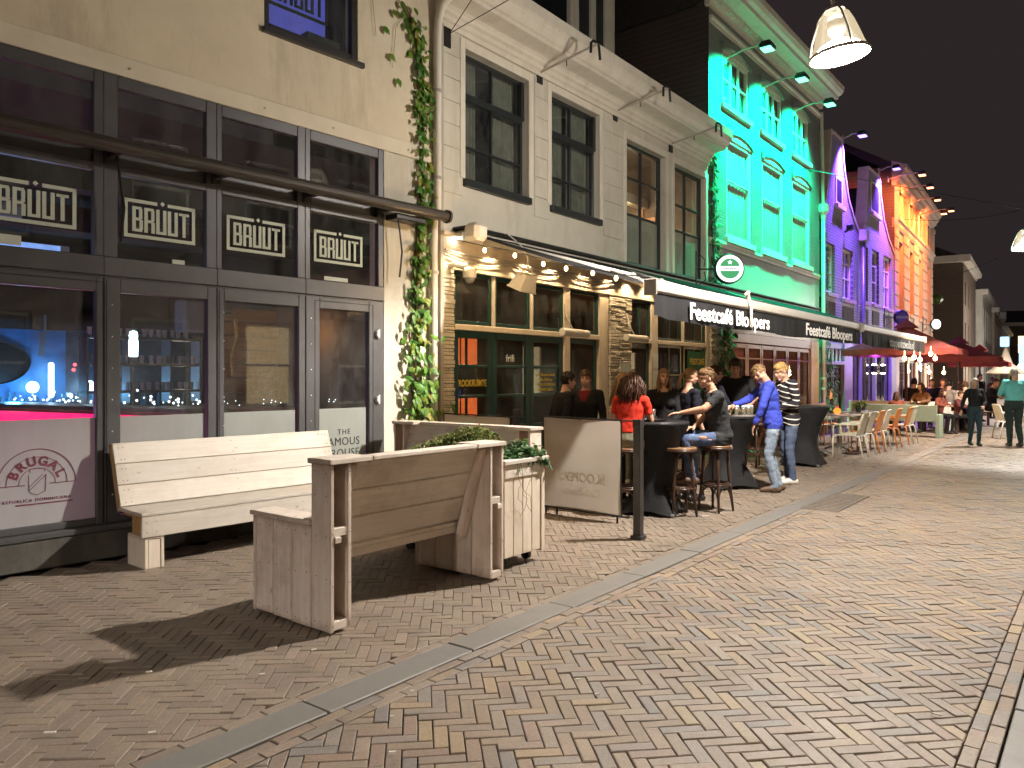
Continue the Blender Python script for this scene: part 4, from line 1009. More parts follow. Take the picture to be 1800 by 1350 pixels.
cv = thing('security_camera', 'white domed security camera on a wall arm beside the downpipe', 'camera', F2.M @ TR(.18, -.14, 2.90))
MB().tube([(-.02,.12,.12),(0,.0,.13),(.08,-.12,.10)], [.04,.035,.05], 10).build('arm', M['plastic_white'], cv)
MB().lathe([(.02,.10),(.08,.09),(.09,.02),(.085,-.04)], 14, TR(.1,-.15,0)).build('body', M['plastic_white'], cv, smooth=True)
MB().ell((.1,-.15,-.045), (.072,.072,.07), 12, 8).build('dome', M['lens'], cv, smooth=True)
bxx = thing('junction_box', 'rounded beige box at the left end of the awning', 'box', F2.M @ TR(.22, -.42, 3.42))
MB().box(-.09,.16,-.12,.12,-.11,.12,.05).build('case', M['plastic_white'], bxx)
for k, (u, v, lb) in enumerate(((1012,582,'tubular beige heater lamp above the open dark doorway'), (1120,592,'tubular beige heater lamp right of the stone-clad pier'))):
    s_, z_ = F2.sz(u, v, .25); h = thing('heater_lamp', lb, 'heater', F2.M @ TR(s_, -.25, z_), 'heater lamps on the cafe front')
    MB().tube([(-.30,.05,-.02),(.34,-.0,-.03)], .06, 12).build('tube', M['plastic_white'], h); MB().tube([(-.06,.02,.03),(-.10,.1,.2),(-.02,.2,.42)], .012, 6).box(-.03,.03,.0,.25,-.02,.02).build('arm', M['zinc'], h)
# banner in the window
bn = thing('window_banner', 'green cloth banner reading FEESTCAFE in yellow inside the window', 'banner', F2.M @ TR(7.72, 0, 1.72))
bv = []
for i in range(13):
    for k in range(7): bv.append((-.40+.8*i/12, -.02+.012*math.sin(i*1.3+k), .42-.85*k/6-.04*math.sin(math.pi*i/12)*(1 if k == 0 else .3)))
M['banner'] = fabric_mat('banner', (.03,.12,.06), .7, .15, 160)
MB().add(bv, [(i*7+k, i*7+k+1, (i+1)*7+k+1, (i+1)*7+k) for i in range(12) for k in range(6)]).build('cloth', M['banner'], bn, smooth=True)
text('lettering', 'FEESTCAFÉ', .17, M['yellow_ink'], bn, .0, -.045, .17, .004, xs=.85)
nb = thing('notice_board', 'pale paper notices pinned on the narrow post by the windows', 'notices', F2.M @ TR(5.89, -.03, 0))
for z0, z1 in ((1.75,2.02),(1.40,1.70),(1.08,1.36)): box1('sheet', M['film_letter'], nb, -.10, .10, -.008, -.002, z0, z1)
pl = thing('wall_plaque', 'grey framed menu plaque on the stone-clad pier', 'plaque', F2.M @ TR(4.62, -.09, 1.62))
box1('frame', M['zinc'], pl, -.17, .17, -.03, .0, -.24, .24, .008); box1('sheet', M['film_letter'], pl, -.14, .14, -.034, -.03, -.20, .20)
# round beer sign on its arm
def beer_sign(name, M_, rad, label, cols, word, face=True, arm=.5):
    o = thing(name, label, 'sign', M_)
    rim, disc, band = cols
    MB().lathe([(0,-.07),(rad,-.07),(rad*1.06,-.05),(rad*1.06,.05),(rad,.07),(0,.07)], 36, Matrix.Rotation(R(90),4,'X')).build('case', M['black_metal'], o)
    for sgn in (-1, 1):
        mm = Matrix.Rotation(R(90),4,'X') if sgn < 0 else Matrix.Rotation(R(-90),4,'X')
        MB().lathe([(0,.074),(rad*.96,.074)], 36, mm).build('face', rim, o); MB().lathe([(0,.078),(rad*.72,.078)], 32, mm).build('disc', disc, o)
        b = MB(); b.box(-rad*.9, rad*.9, .080*sgn, .084*sgn, -rad*.16, rad*.16) if sgn > 0 else b.box(-rad*.9, rad*.9, -.084, -.080, -rad*.16, rad*.16); b.build('band', band, o)
    if word:
        text('lettering', word, rad*.27, M['ink'], o, 0, -.086, 0, .0015, xs=1.0)
        text('lettering', '★', rad*.42, band, o, 0, -.082, rad*.42, 0)
    if arm: MB().tube([(-rad-.02,0,0),(-rad-.35,.02,.0)], .015, 6).tube([(-rad-.35,.02,-.35),(-rad-.35,.02,.35)], .018, 6).tube([(-rad-.30,.02,.3),(-rad-.18,.02,.18),(-rad-.2,.02,.05)], .01, 6).tube([(-rad-.30,.02,-.3),(-rad-.16,.02,-.2),(-rad-.2,.02,-.05)], .01, 6).build('bracket', M['black_metal'], o)
    return o
M['sign_white'] = emit('sign_white', (.93,1,.93), 1.25); M['sign_green'] = emit('sign_green', (.10,.50,.20), .55); M['sign_band'] = emit('sign_band', (1,1,1), 1.2)
ss, sz_ = F2.sz(1281, 473, 1.0)
sgn = beer_sign('beer_sign', F2.M @ TR(ss, -1.0, sz_, R(-52)), .27, 'round lit green and white beer sign on an iron bracket above the awning', (M['sign_white'], M['sign_green'], M['sign_band']), 'Heineken')
lamp('POINT', 'sign_light', F2.M @ V(ss-.1, -1.35, sz_), 3, (.75,1,.8), radius=.12)
# ---------------------------------------------------------------- green-lit house (F2, 8.38 .. 16.34)
gh = thing('brick_house', 'tall painted brick house washed in green light behind the awning', 'building', F2.M)
GW3 = [(9.15,10.72,7.66,8.86),(11.52,13.06,7.66,8.86),(13.90,15.34,7.66,8.86)]
GW2 = [(9.36,10.90,4.72,6.98),(11.60,13.18,4.72,6.98),(13.88,15.44,4.72,6.98)]
wall_holes(MB(), 8.40, 16.34, 4.42, 9.85, GW3+GW2, .2).build('wall', M['green_brick'], gh)
wall_holes(MB(), 8.40, 16.34, 2.55, 4.42, [], .2, .004).build('plaster_wall', M['green_plaster'], gh)
MB().add([(8.40,0,6.0),(8.40,9,6.0),(8.40,9,9.85),(8.40,0,9.85)], [(0,3,2,1)]).build('side_wall', M['dark_brick'], gh); sd = MB(); sd.add([(16.34,0,0),(16.34,9,0),(16.34,9,9.85),(16.34,0,9.85)], [(0,1,2,3)]); sd.build('side_wall', M['dark_brick'], gh)
extr([(.0,9.80),(5,13.2),(9,9.6),(9,9.4),(.3,9.6)], 8.30, 16.40).build('roof', M['roof'], gh)
extr([(.05,4.44),(-.025,4.44),(-.03,4.50),(-.05,4.52),(-.05,4.58),(.05,4.60)], 8.42, 16.3).build('string_course', M['white_trim'], gh)
extr([(.05,9.20),(-.03,9.20),(-.04,9.26),(-.07,9.28),(-.07,9.34),(.05,9.36)], 8.42, 16.32).build('architrave', M['white_trim'], gh)
extr([(.05,9.52),(-.06,9.52),(-.08,9.60),(-.14,9.62),(-.15,9.68),(-.50,9.70),(-.52,9.78),(-.60,9.82),(-.66,9.90),(-.68,10.02),(.05,10.06)], 8.30, 16.46).build('cornice', M['white_trim'], gh)
dn = MB()
for k in range(62): dn.box(8.5+k*.126, 8.5+k*.126+.065, -.20, -.05, 9.60, 9.70)
dn.build('dentils', M['white_trim'], gh)
for k, (a, b, c, d) in enumerate(GW3):
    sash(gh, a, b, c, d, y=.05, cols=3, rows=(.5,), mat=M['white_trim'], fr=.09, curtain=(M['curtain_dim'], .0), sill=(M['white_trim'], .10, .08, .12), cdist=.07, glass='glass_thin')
for k, (a, b, c, d) in enumerate(GW2):
    sash(gh, a, b, c, d, y=.05, cols=1, rows=(.58,), mat=M['white_trim'], fr=.10, curtain=(M['curtain'], .0), sill=(M['white_trim'], .10, .08, .13), cdist=.05, glass='glass_thin')
for k, (a, b, c, d) in enumerate(GW2+GW3):            # brick arches over the openings
    am = MB(); n = 14; rise = .16; w = b-a
    for i in range(n):
        x0 = a-.08+(w+.16)*i/n; x1 = a-.08+(w+.16)*(i+1)/n
        f = lambda x: d+rise*(1-((x-(a+b)/2)/(w/2+.08))**2)-.02
        am.prism([(x0+.004,f(x0)),(x1-.004,f(x1)),(x1-.004,f(x1)+.17),(x0+.004,f(x0)+.17)], -.05, .02)
    am.build('arch_lintel', M['green_brick'], gh)
    fm = MB(); fm.prism([(a,d-.01)]+[(b,d-.01)]+[(a+w*i/10, d+rise*(1-((a+w*i/10-(a+b)/2)/(w/2))**2)-.02) for i in range(10,-1,-1)], -.01, .02); fm.build('arch_fill', M['white_trim'], gh)
room(gh, 8.45, 16.3, .30, 3.0, 4.4, 9.4, M['room_dark'])
# ground floor: dark red folding doors
box1('door_lintel', M['red_timber'], gh, 9.62, 15.5, -.02, .12, 2.38, 2.60, .008)
drs = np.linspace(9.66, 15.42, 7)
for k in range(6):
    glazed(gh, drs[k]+.01, drs[k+1]-.01, .06, 2.36, 'folding_door', zs=(2.02,), mat=M['red_timber'], fr=.10, low=.35)
box1('pier', M['white_trim'], gh, 15.50, 16.22, -.03, .2, .0, 2.60, .01); box1('lintel', M['green_plaster'], gh, 9.6, 16.3, -.0, .12, 2.60, 3.0, .006)
room(gh, 9.62, 16.3, .14, 6.0, .03, 2.7, pm('room_pink', (.30,.13,.10), .7, .3, 2, 0))
for k, (x, y, z) in enumerate(((11.0,2.2,2.25),(12.3,2.6,2.2),(13.4,2.2,2.25),(12.0,3.6,2.2),(13.0,3.4,2.1))):
    MB().ell((x,y,z), (.07,.07,.09), 8, 6).tube([(x,y,z+.08),(x,y,2.68)], .008, 5).build('pendant_lamp', M['bulb_warm'], gh)
for x, y in ((11.2,2.0),(13.6,2.2)): lamp('POINT', 'room_light', F2.M @ V(x,y,2.0), 9, (1,.50,.32), radius=.15)
box1('bar_counter', M['room_warm'], gh, 10.2, 14.8, 4.0, 4.6, .05, 1.15, .02)
box1('plinth', M['stone_base'], gh, 9.6, 16.34, -.05, .2, 0, .06, .01)
pd = thing('downpipe', 'downpipe with a hopper head at the right edge of the green house', 'downpipe', F2.M @ TR(16.42, -.09, 0))
MB().tube([(0,0,.05),(0,0,6.3)], .055, 12).build('pipe', M['white_trim'], pd, smooth=True)
MB().lathe([(.06,6.2),(.08,6.35),(.16,6.45),(.17,6.65),(.13,6.68)], 10).tube([(0,0,6.6),(0,.05,9.4)], .05, 10).build('hopper', M['white_trim'], pd)
for z in (1.2,1.5,3.2,4.6,5.6): MB().tube([(0,0,z),(0,0,z+.05)], .065, 12).build('clip', M['white_trim'], pd)
# floodlights on arms
def flood(F, u, v, off, col, ecol, label, power, group, tz=1.2, spot=96, aim=.0, ty=.15):
    s_, z_ = F.sz(u, v, off)
    o = thing('floodlight', label, 'floodlight', F.M @ TR(s_, 0, z_), group)
    MB().tube([(0,.02,.02),(0,-off*.5,.13),(0,-off,.12)], .022, 6).box(-.07,.07,-.01,.04,-.08,.12).build('arm', M['zinc'], o)
    MB().box(-.17,.17,-off-.13,-off+.13,.0,.10,.02).box(-.15,.15,-off-.1,-off+.1,.1,.14,.01).build('housing', M['black_metal'], o)
    box1('lens', ecol, o, -.15, .15, -off-.11, -off+.11, -.012, -.001)
    lamp('SPOT', 'flood_beam', F.M @ V(s_, -off+.02, z_-.03), power, col, None, .10, spot, .8, target=F.M @ V(s_+aim, ty, z_-tz))
    return o
M['lens_green'] = emit('lens_green', (.12,1,.5), 3.2); M['lens_violet'] = emit('lens_violet', (.30,.16,1), 4); M['lens_orange'] = emit('lens_orange', (1,.34,.14), 4)
GC = (.0,.92,.43)
for (u, v), nm in zip(((1349,86),(1410,140),(1459,184)), ('nearest', 'middle', 'farthest')):
    flood(F2, u, v, .95, GC, M['lens_green'], nm+' of three green floodlights on arms under the brick house cornice', 5000, 'green floodlights on the brick house', tz=2.0, spot=116, ty=.8)

# ---------------------------------------------------------------- violet gabled houses
def gable_house(s0, s1, poly, wins, attic, label, pipe_label):
    o = thing('gabled_house', label, 'building', F2.M)
    zt = 6.45
    wall_holes(MB(), s0, s1, 2.5, zt, wins, .2).build('wall', M['violet_brick'], o)
    MB().prism([(s0,zt),(s1,zt)]+poly[::-1], 0.0, .3).build('gable', M['violet_brick'], o)
    cp = MB()
    for i in range(len(poly)-1): cp.beam((poly[i][0],.14,poly[i][1]+.02), (poly[i+1][0],.14,poly[i+1][1]+.02), .36, .07, (0,1,0) if False else (0,0,1))
    cp.build('coping', M['sandstone'], o)
    a, b, c, d = attic
    MB().box(a,b,-.03,.02,c,d,.01).build('attic_frame', M['white_trim'], o); box1('attic_pane', M['plastic_black'], o, a+.1, b-.1, -.036, -.028, c+.1, d-.1)
    box1('attic_sill', M['sandstone'], o, a-.1, b+.1, -.12, .02, c-.14, c, .01)
    for k, (a, b, c, d) in enumerate(wins):
        sash(o, a, b, c, d, y=.12, cols=1 if b-a < 1.1 else 2, rows=(.42,.72), mat=M['white_trim'], fr=.09, curtain=(M['curtain'], .0) if k % 2 == 0 else None, sill=(M['sandstone'], .06, .1, .12))
        box1('apron_panel', M['stone_base'], o, a, b, -.02, .02, c-.75, c-.25, .01)
    extr([(0,6.4),(0,2.5),(8,2.5),(8,6.4)], s0+.01, s1-.01); room(o, s0+.05, s1-.05, .3, 3.5, 2.6, 6.4, M['room_dark'])
    mid = sum(p[0] for p in poly)/len(poly); ztop = max(p[1] for p in poly)-.4
    rf = MB(); rf.add([(s0,.3,6.3),(mid,.3,ztop),(s1,.3,6.3),(s0,8,6.3),(mid,8,ztop),(s1,8,6.3)], [(0,1,4,3),(1,2,5,4)]); rf.build('roof', M['roof'], o)
    return o
vA = gable_house(16.5, 21.0, [(16.5,6.45),(16.85,6.75),(17.1,7.3),(17.35,8.2),(17.5,9.15),(18.7,9.15),(18.95,8.3),(19.5,7.4),(20.2,6.85),(21.0,6.45)],
    [(17.05,17.98,4.15,5.68),(18.85,20.15,4.1,5.75)], (18.0,18.75,7.0,7.9), 'narrow violet-lit gabled house right of the green house', '')
vB = gable_house(21.1, 26.35, [(21.1,6.45),(21.6,6.9),(21.85,7.6),(22.0,8.3),(22.1,9.0),(23.8,9.0),(24.0,8.3),(24.5,7.5),(25.3,6.9),(26.35,6.45)],
    [(21.25,22.15,4.2,6.15),(22.75,23.8,4.22,6.2),(24.5,25.85,4.2,6.2)], (22.5,23.75,7.5,8.65), 'second violet-lit gabled house beside the orange front', '')
VC = (.21,.075,1)
flood(F2, 1516, 239, .58, VC, M['lens_violet'], 'violet floodlight on an arm above the first gable', 9000, 'violet floodlights on the gables', tz=2.2, spot=92, aim=0, ty=.5)
flood(F2, 1576, 297, .58, VC, M['lens_violet'], 'violet floodlight on an arm above the second gable', 9500, 'violet floodlights on the gables', tz=2.4, spot=92, aim=0, ty=.5)
for k, x in enumerate((17.4, 19.0)): MB().tube([(x,-.02,5.95+.3*k),(x+.05,-.18,6.05+.3*k)], .05, 8).box(x-.12,x+.14,-.28,-.1,5.98+.3*k,6.16+.3*k,.02).build('wall_speaker', M['plastic_black'], vA) if k == 1 else None
# ground floor of both violet houses
M['violet_paint'] = pm('violet_paint', (.30,.28,.31), .5, .08, 4, .1)
gf = MB()
for x0, x1 in ((16.55,16.75),(18.7,19.7),(20.9,21.2),(22.8,23.0),(25.4,26.3)): gf.box(x0,x1,-.10,.06,0,2.9,.01)
gf.box(16.5,26.35,-.06,.1,2.45,2.62,.01).box(16.5,18.7,-.16,.1,1.95,2.06,.01); gf.build('shopfront', M['violet_paint'], vA)
for x0, x1, nm, m_ in ((16.8,17.7,'door','dark_wood'),(17.75,18.68,'door','dark_wood'),(19.72,20.88,'shop_window','dark_wood'),(21.22,22.78,'shop_window','dark_wood'),(23.02,25.38,'shop_window','dark_wood')):
    glazed(vA, x0, x1, .05, 1.93 if x1 < 18.7 else 2.43, nm, xs=((x0+x1)/2,) if x1-x0 > 1.4 else (), zs=(1.6,) if nm == 'door' else (), mat=M[m_], fr=.08, low=.4)
for k in range(5): box1('fanlight_bar', M['white_trim'], vA, 16.8+k*.4, 16.86+k*.4, -.05, .0, 2.06, 2.45)
room(vA, 16.52, 26.3, .14, 4.5, .02, 2.5, M['room_warm'])
lamp('POINT', 'room_light', F2.M @ V(17.5,1.2,1.5), 5, (1,.5,.25), radius=.1)
lamp('POINT', 'flood_beam', F2.M @ V(19.2,-.9,2.3), 45, VC, radius=.1); lamp('POINT', 'flood_beam', F2.M @ V(24.6,-.9,2.3), 45, VC, radius=.1)  # bare violet point lamps at the ground floor, no floodlight housing
MB().box(17.2,17.45,-.07,-.03,.9,1.2).build('lit_menu', M['orange_panel'], vA)
for k, x in enumerate((22.1,23.4)):
    wl_ = thing('wall_lantern', ('left' if k == 0 else 'right')+' drum lantern lit at both ends on the violet shopfront', 'lantern', F2.M @ TR(x, -.22, 1.85))
    MB().tube([(0,0,-.13),(0,0,.13)], .10, 12).box(-.03,.03,0,.2,-.03,.03).build('drum', M['plastic_black'], wl_); MB().lathe([(0,.135),(.095,.135)], 12).lathe([(0,-.135),(.095,-.135)], 12).ell((0,0,-.15),(.08,.08,.03),8,4).ell((0,0,.15),(.08,.08,.03),8,4).build('glow', M['bulb_white'], wl_)
vp = thing('downpipe', 'dark downpipe with a square hopper between the two violet gables', 'downpipe', F2.M @ TR(21.0, -.12, 0))
MB().tube([(0,0,.1),(0,0,6.3)], .07, 10).build('pipe', M['grey_metal'], vp, smooth=True); MB().box(-.2,.2,-.15,.12,6.2,6.6,.03).build('hopper', M['zinc'], vp)
# ---------------------------------------------------------------- orange-lit stone front
_o = F2.pt(26.42, 0, 0)
F4 = Fac(_o.x, _o.y, .575, .818); OW = 11.6
oh = thing('stone_house', 'orange-lit rusticated stone front with heavy cornice', 'building', F4.M)
cols = 4; bw = OW/cols; owin = []
for k in range(cols):
    x = bw*(k+.5); owin += [(x-.62, x+.62, 4.3, 7.15), (x-.55, x+.55, 8.15, 9.2)]
wall_holes(MB(), 0, OW, 2.4, 9.5, owin, .35).build('wall', M['sandstone'], oh)
blk = MB().box(0,1,0,.07,0,.44,.03).mesh('stone_block', M['sandstone'])
zz = 2.5
while zz < 7.5:
    for k in range(cols+1):
        x0 = bw*(k-.5)+.68; x1 = bw*(k+.5)-.68
        x0 = max(x0, 0); x1 = min(x1, OW)
        o_ = link('stone_block', blk, oh, Matrix.Translation((x0, -.06, zz)) @ Matrix.Diagonal((x1-x0,1,1,1)))
    zz += .47
extr([(.1,7.55),(-.06,7.55),(-.1,7.65),(-.12,7.8),(-.18,7.85),(-.18,7.92),(.1,7.95)], 0, OW).build('string_course', M['sandstone'], oh)
extr([(.1,9.2),(-.05,9.2),(-.1,9.4),(-.2,9.45),(-.25,9.6),(-.34,9.68),(-.36,9.8),(-.44,9.86),(-.46,9.98),(.1,10.2)], -.05, OW+.1).build('cornice', M['sandstone'], oh)
for k in range(cols+1):
    x = min(max(bw*k, .2), OW-.2); MB().box(x-.16,x+.16,-.14,.02,7.92,9.25,.02).box(x-.2,x+.2,-.18,.02,9.0,9.2,.02).build('pilaster', M['sandstone'], oh)
for k, (a, b, c, d) in enumerate(owin): sash(oh, a, b, c, d, y=.25, cols=2, rows=(.55,), mat=M['dark_wood'], fr=.08, sill=(M['sandstone'], .08, .1, .14))
room(oh, .1, OW-.1, .4, 3, 2.6, 9.4, M['room_dark']); extr([(0,10.1),(4,12.5),(4,12.3),(.3,9.9)], 0, OW).build('roof', M['roof'], oh)
side = MB(); side.add([(0,0,6),(0,7,6),(0,7,10),(0,0,10)], [(0,3,2,1)]); side.build('side_wall', M['dark_brick'], oh)
OC = (1,.19,.04)
for k, ((u, v), of) in enumerate((((1621,308),1.15),((1635,330),1.15),((1648,352),1.15),((1659,376),1.15),((1672,371),1.3))):
    flood(F4, u, v, of, OC, M['lens_orange'], ('first','second','third','fourth','last')[k]+' orange floodlight of the row above the stone front', 1900 if k < 4 else 900, 'orange floodlights above the stone front', tz=1.5, spot=118, aim=.9, ty=1.0)
go = MB()
for x0, x1 in ((.0,.8),(3.0,3.5),(5.5,6.2),(8.6,9.2),(11.0,11.6)): go.box(x0,x1,-.06,.1,0,2.4,.02)
go.box(0,OW,-.05,.1,2.25,2.5,.02); go.build('shopfront', M['sandstone'], oh)
for x0, x1 in ((.8,3.0),(3.5,5.5),(6.2,8.6),(9.2,11.0)): glazed(oh, x0, x1, .3, 2.25, 'shop_window', xs=((x0+x1)/2,), mat=M['dark_wood'], fr=.08)
room(oh, .05, OW, .15, 4, .02, 2.3, M['room_warm'])
for x in (1.8,4.5,7.4,10): lamp('POINT', 'room_light', F4.M @ V(x,1.5,1.8), 14, (1,.6,.25), radius=.15)
lamp('POINT', 'terrace_light', F4.M @ V(3,-2.0,2.2), 30, (1,.45,.15), radius=.1); lamp('POINT', 'terrace_light', F4.M @ V(9,-2.4,2.2), 30, (1,.5,.2), radius=.1)
ivm = MB()
# small signs hanging from the far fronts
sd_, sz2 = F2.sz(1584, 558, .9)
beer_sign('bar_sign', F2.M @ TR(sd_, -.9, sz2, R(-48)), .25, 'dark violet oval bar sign hanging before the orange front', (pm('sign_violet', (.08,.05,.35), .4, .1, 4, 0), pm('sign_violet2', (.12,.09,.5), .4, .1, 4, 0), pm('sign_grey', (.35,.33,.5), .4, .1, 4, 0)), None)
s5, z5 = F4.sz(1644, 570, .9)
beer_sign('lamp_sign', F4.M @ TR(s5, -.9, z5, R(-48)), .22, 'small round white glowing sign above the far parasol', (emit('sign_bright', (.9,1,.95), 3), M['sign_white'], emit('sign_bright2', (.9,1,.95), 3)), None)
# ---------------------------------------------------------------- houses beyond
_o = F4.pt(OW+.3, -.5, 0); F5 = Fac(_o.x, _o.y, .566, .824)
def far_house(F, s0, s1, h, mat, label, nw, rows, depth=8, y=0, cornice='white_trim', lit=(), ww=.45, wh=1.5):
    o = thing('far_house', label, 'building', F.M)
    wins = []
    for r in range(rows):
        for k in range(nw):
            x = s0+(s1-s0)*(k+.5)/nw; z = .9+r*(h-1.2)/rows; wins.append((x-ww, x+ww, z, min(z+wh, h-.4)))
    wall_holes(MB(), s0, s1, 0, h, wins, .2, y).build('wall', mat, o)
    MB().add([(s0,y,0),(s0,y+depth,0),(s0,y+depth,h),(s0,y,h)], [(0,3,2,1)]).build('side_wall', mat, o); sm = MB(); sm.add([(s1,y,0),(s1,y+depth,0),(s1,y+depth,h),(s1,y,h)], [(0,1,2,3)]); sm.build('side_wall', mat, o)
    if cornice:
        extr([(y+.1,h-.35),(y-.06,h-.35),(y-.1,h-.2),(y-.35,h-.15),(y-.4,h+.1),(y+.1,h+.15)], s0-.3, s1+.3).box(s0-.4,s0,y-.4,y+depth,h-.3,h+.12).build('cornice', M[cornice], o)
    extr([(y-.1,h),(y+depth/2,h+2.0),(y+depth,h),(y+depth,h-.2)], s0, s1).build('roof', M['roof'], o)
    for k, (a, b, c, d) in enumerate(wins):
        f = MB(); f.box(a,a+.07,y+.08,y+.14,c,d).box(b-.07,b,y+.08,y+.14,c,d).box(a,b,y+.08,y+.14,(c+d)/2-.03,(c+d)/2+.03).box(a,b,y+.08,y+.14,d-.07,d).box(a,b,y+.05,y+.14,c,c+.07); w_ = f.build('window', M['white_trim'], o)
        box1('pane', M['window_lit'] if k in lit else M['plastic_black'], w_, a+.05, b-.05, y+.12, y+.13, c+.05, d-.05)
    return o
M['window_lit'] = emit('window_lit', (1,.72,.38), 1.6, .5)
far_house(F5, .2, 5.2, 7.8, M['brown_wall'], 'narrow dim house with pale downpipes just past the orange front', 3, 2, y=.7, cornice=None)
fp = thing('downpipe', 'tall pale drainpipes on the dim house past the orange front', 'downpipe', F5.M)
for x, z0, z1 in ((.9,2.2,7.6),(3.3,2.0,7.2),(4.6,1.0,8.2)): MB().tube([(x,.45,z0),(x,.45,z1)], .11, 8).build('pipe', M['white_trim'], fp)
fb_ = MB().ell((4.2,-.3,6.0), (.32,.32,.30), 8, 6).build('flower_basket', M['hedge'], None, F5.M); tag(fb_, 'small hanging flower basket on the dim far house', 'flower basket')
kp = Vector((28.1, 47.8, 0)); F6 = Fac(kp.x, kp.y, .566, .824)
far_house(F6, 0, 11.0, 9.0, M['brown_wall'], 'brown house with white eaves standing forward in the far street', 4, 3, y=0)
fg = thing('gallows_bracket', 'pale hoisting bracket standing above the brown far house roof', 'bracket', F6.M @ TR(-.9, 2.0, 9.0)); MB().box(-.08,.08,-.08,.08,0,1.9).box(-.08,1.3,-.08,.08,1.7,1.9).build('post', M['zinc'], fg)
far_house(F6, 11.3, 15.3, 6.2, M['brown_wall'], 'low dim house squeezed between the brown and pale far houses', 1, 2, y=.6)
far_house(F6, 15.6, 29.5, 8.3, M['white_paint'], 'pale far house with a white cornice beyond the brown one', 5, 2, y=-.2, wh=2.6, ww=.5)
far_house(F6, 30.0, 47.5, 7.9, M['sandstone'], 'second pale far house with white cornice down the street', 6, 2, y=-.4, wh=2.4, ww=.5, lit=(2,3))
far_house(F6, 48.0, 70, 7.1, M['white_paint'], 'farthest pale house of the row before the street end', 6, 2, y=-.6, wh=2.2, ww=.5, lit=(1,4))
tw = thing('church_tower', 'dark church tower rising faintly behind the far houses', 'tower', F6.M @ TR(9, 16, 0))
MB().box(-2,2,-2,2,0,15).add([(-2,-2,15),(2,-2,15),(2,2,15),(-2,2,15),(0,0,21)], [(0,1,4),(1,2,4),(2,3,4),(3,0,4)]).build('shaft', M['dark_brick'], tw)
eb = Fac(66.5, 104.0, .96, -.28)
ebh = far_house(eb, 0, 22, 8.7, M['brown_wall'], 'dark house closing the street with two warm lit windows', 4, 2, y=0, lit=(0,1,4,5), ww=1.0, wh=2.4)
M['blue_glow'] = emit('blue_glow', (.40,.68,1), 1.3); M['lamp_blaze'] = emit('lamp_blaze', (.95,.97,1), 30)
for k, (u, v0, v1, D) in enumerate(((1754,608,634,92),(1797,608,640,90))):
    o = tag(MB().box(-.32,.32,-.1,.1,zat(v1,D),zat(v0,D),.02).box(-.42,.42,-.15,.15,zat(v0,D),zat(v0,D)+.18,.02).build('lit_pillar', M['blue_glow'], None, TR(xat(u,D), D, 0, R(-30))), ('left' if k == 0 else 'right')+' pale blue lit upright sign at the end of the street', 'sign', 'blue lit pillars at the end of the street')  # pillars glow themselves, the blue light on them is in the material
o = tag(MB().ell((0,0,0), (.30,.30,.24), 12, 8).build('far_lamp', M['lamp_blaze'], None, TR(xat(1797,58), 58, zat(645,58))), 'dazzling white lamp low at the right end of the street', 'lamp')
lamp('POINT', 'far_lamp_light', (xat(1797,58), 58, zat(645,58)), 400, (.9,.95,1), radius=.3)
for k, (u, v, D) in enumerate(((1763,554,74),(1766,600,60))):
    o = thing('far_banner', ('blue tinted hanging sign at the bend','small round blue lamp at the bend')[k], 'sign', TR(xat(u,D), D, zat(v,D), R(-40)))
    MB().box(-.30,.30,-.08,.08,-.42,.36,.05).build('case', M['blue_glow'] if k else M['grey_metal'], o)
# hanging bell lamps over the street
M['lamp_glass'] = None
def bell_glass():
    n = NT('lamp_glass'); tr = n.n('ShaderNodeBsdfTransparent'); e = n.n('ShaderNodeEmission'); e.inputs[0].default_value = (1,.80,.50,1); e.inputs[1].default_value = .75
    g = n.n('ShaderNodeBsdfGlossy'); g.inputs['Roughness'].default_value = .1
    a = n.n('ShaderNodeMixShader'); a.inputs[0].default_value = .42; b = n.n('ShaderNodeMixShader'); b.inputs[0].default_value = .12
    n.l(tr.outputs[0], a.inputs[1]); n.l(e.outputs[0], a.inputs[2]); n.l(a.outputs[0], b.inputs[1]); n.l(g.outputs[0], b.inputs[2]); n.l(b.outputs[0], n.out.inputs[0]); return n.mat
M['lamp_glass'] = bell_glass(); M["lamp_disc"] = emit('lamp_disc', (1,.96,.88), 60); M['lamp_metal'] = pm('lamp_metal', (.55,.50,.42), .3, .1, 6, 0, metal=.7)
LCOL = (1,.915,.82)
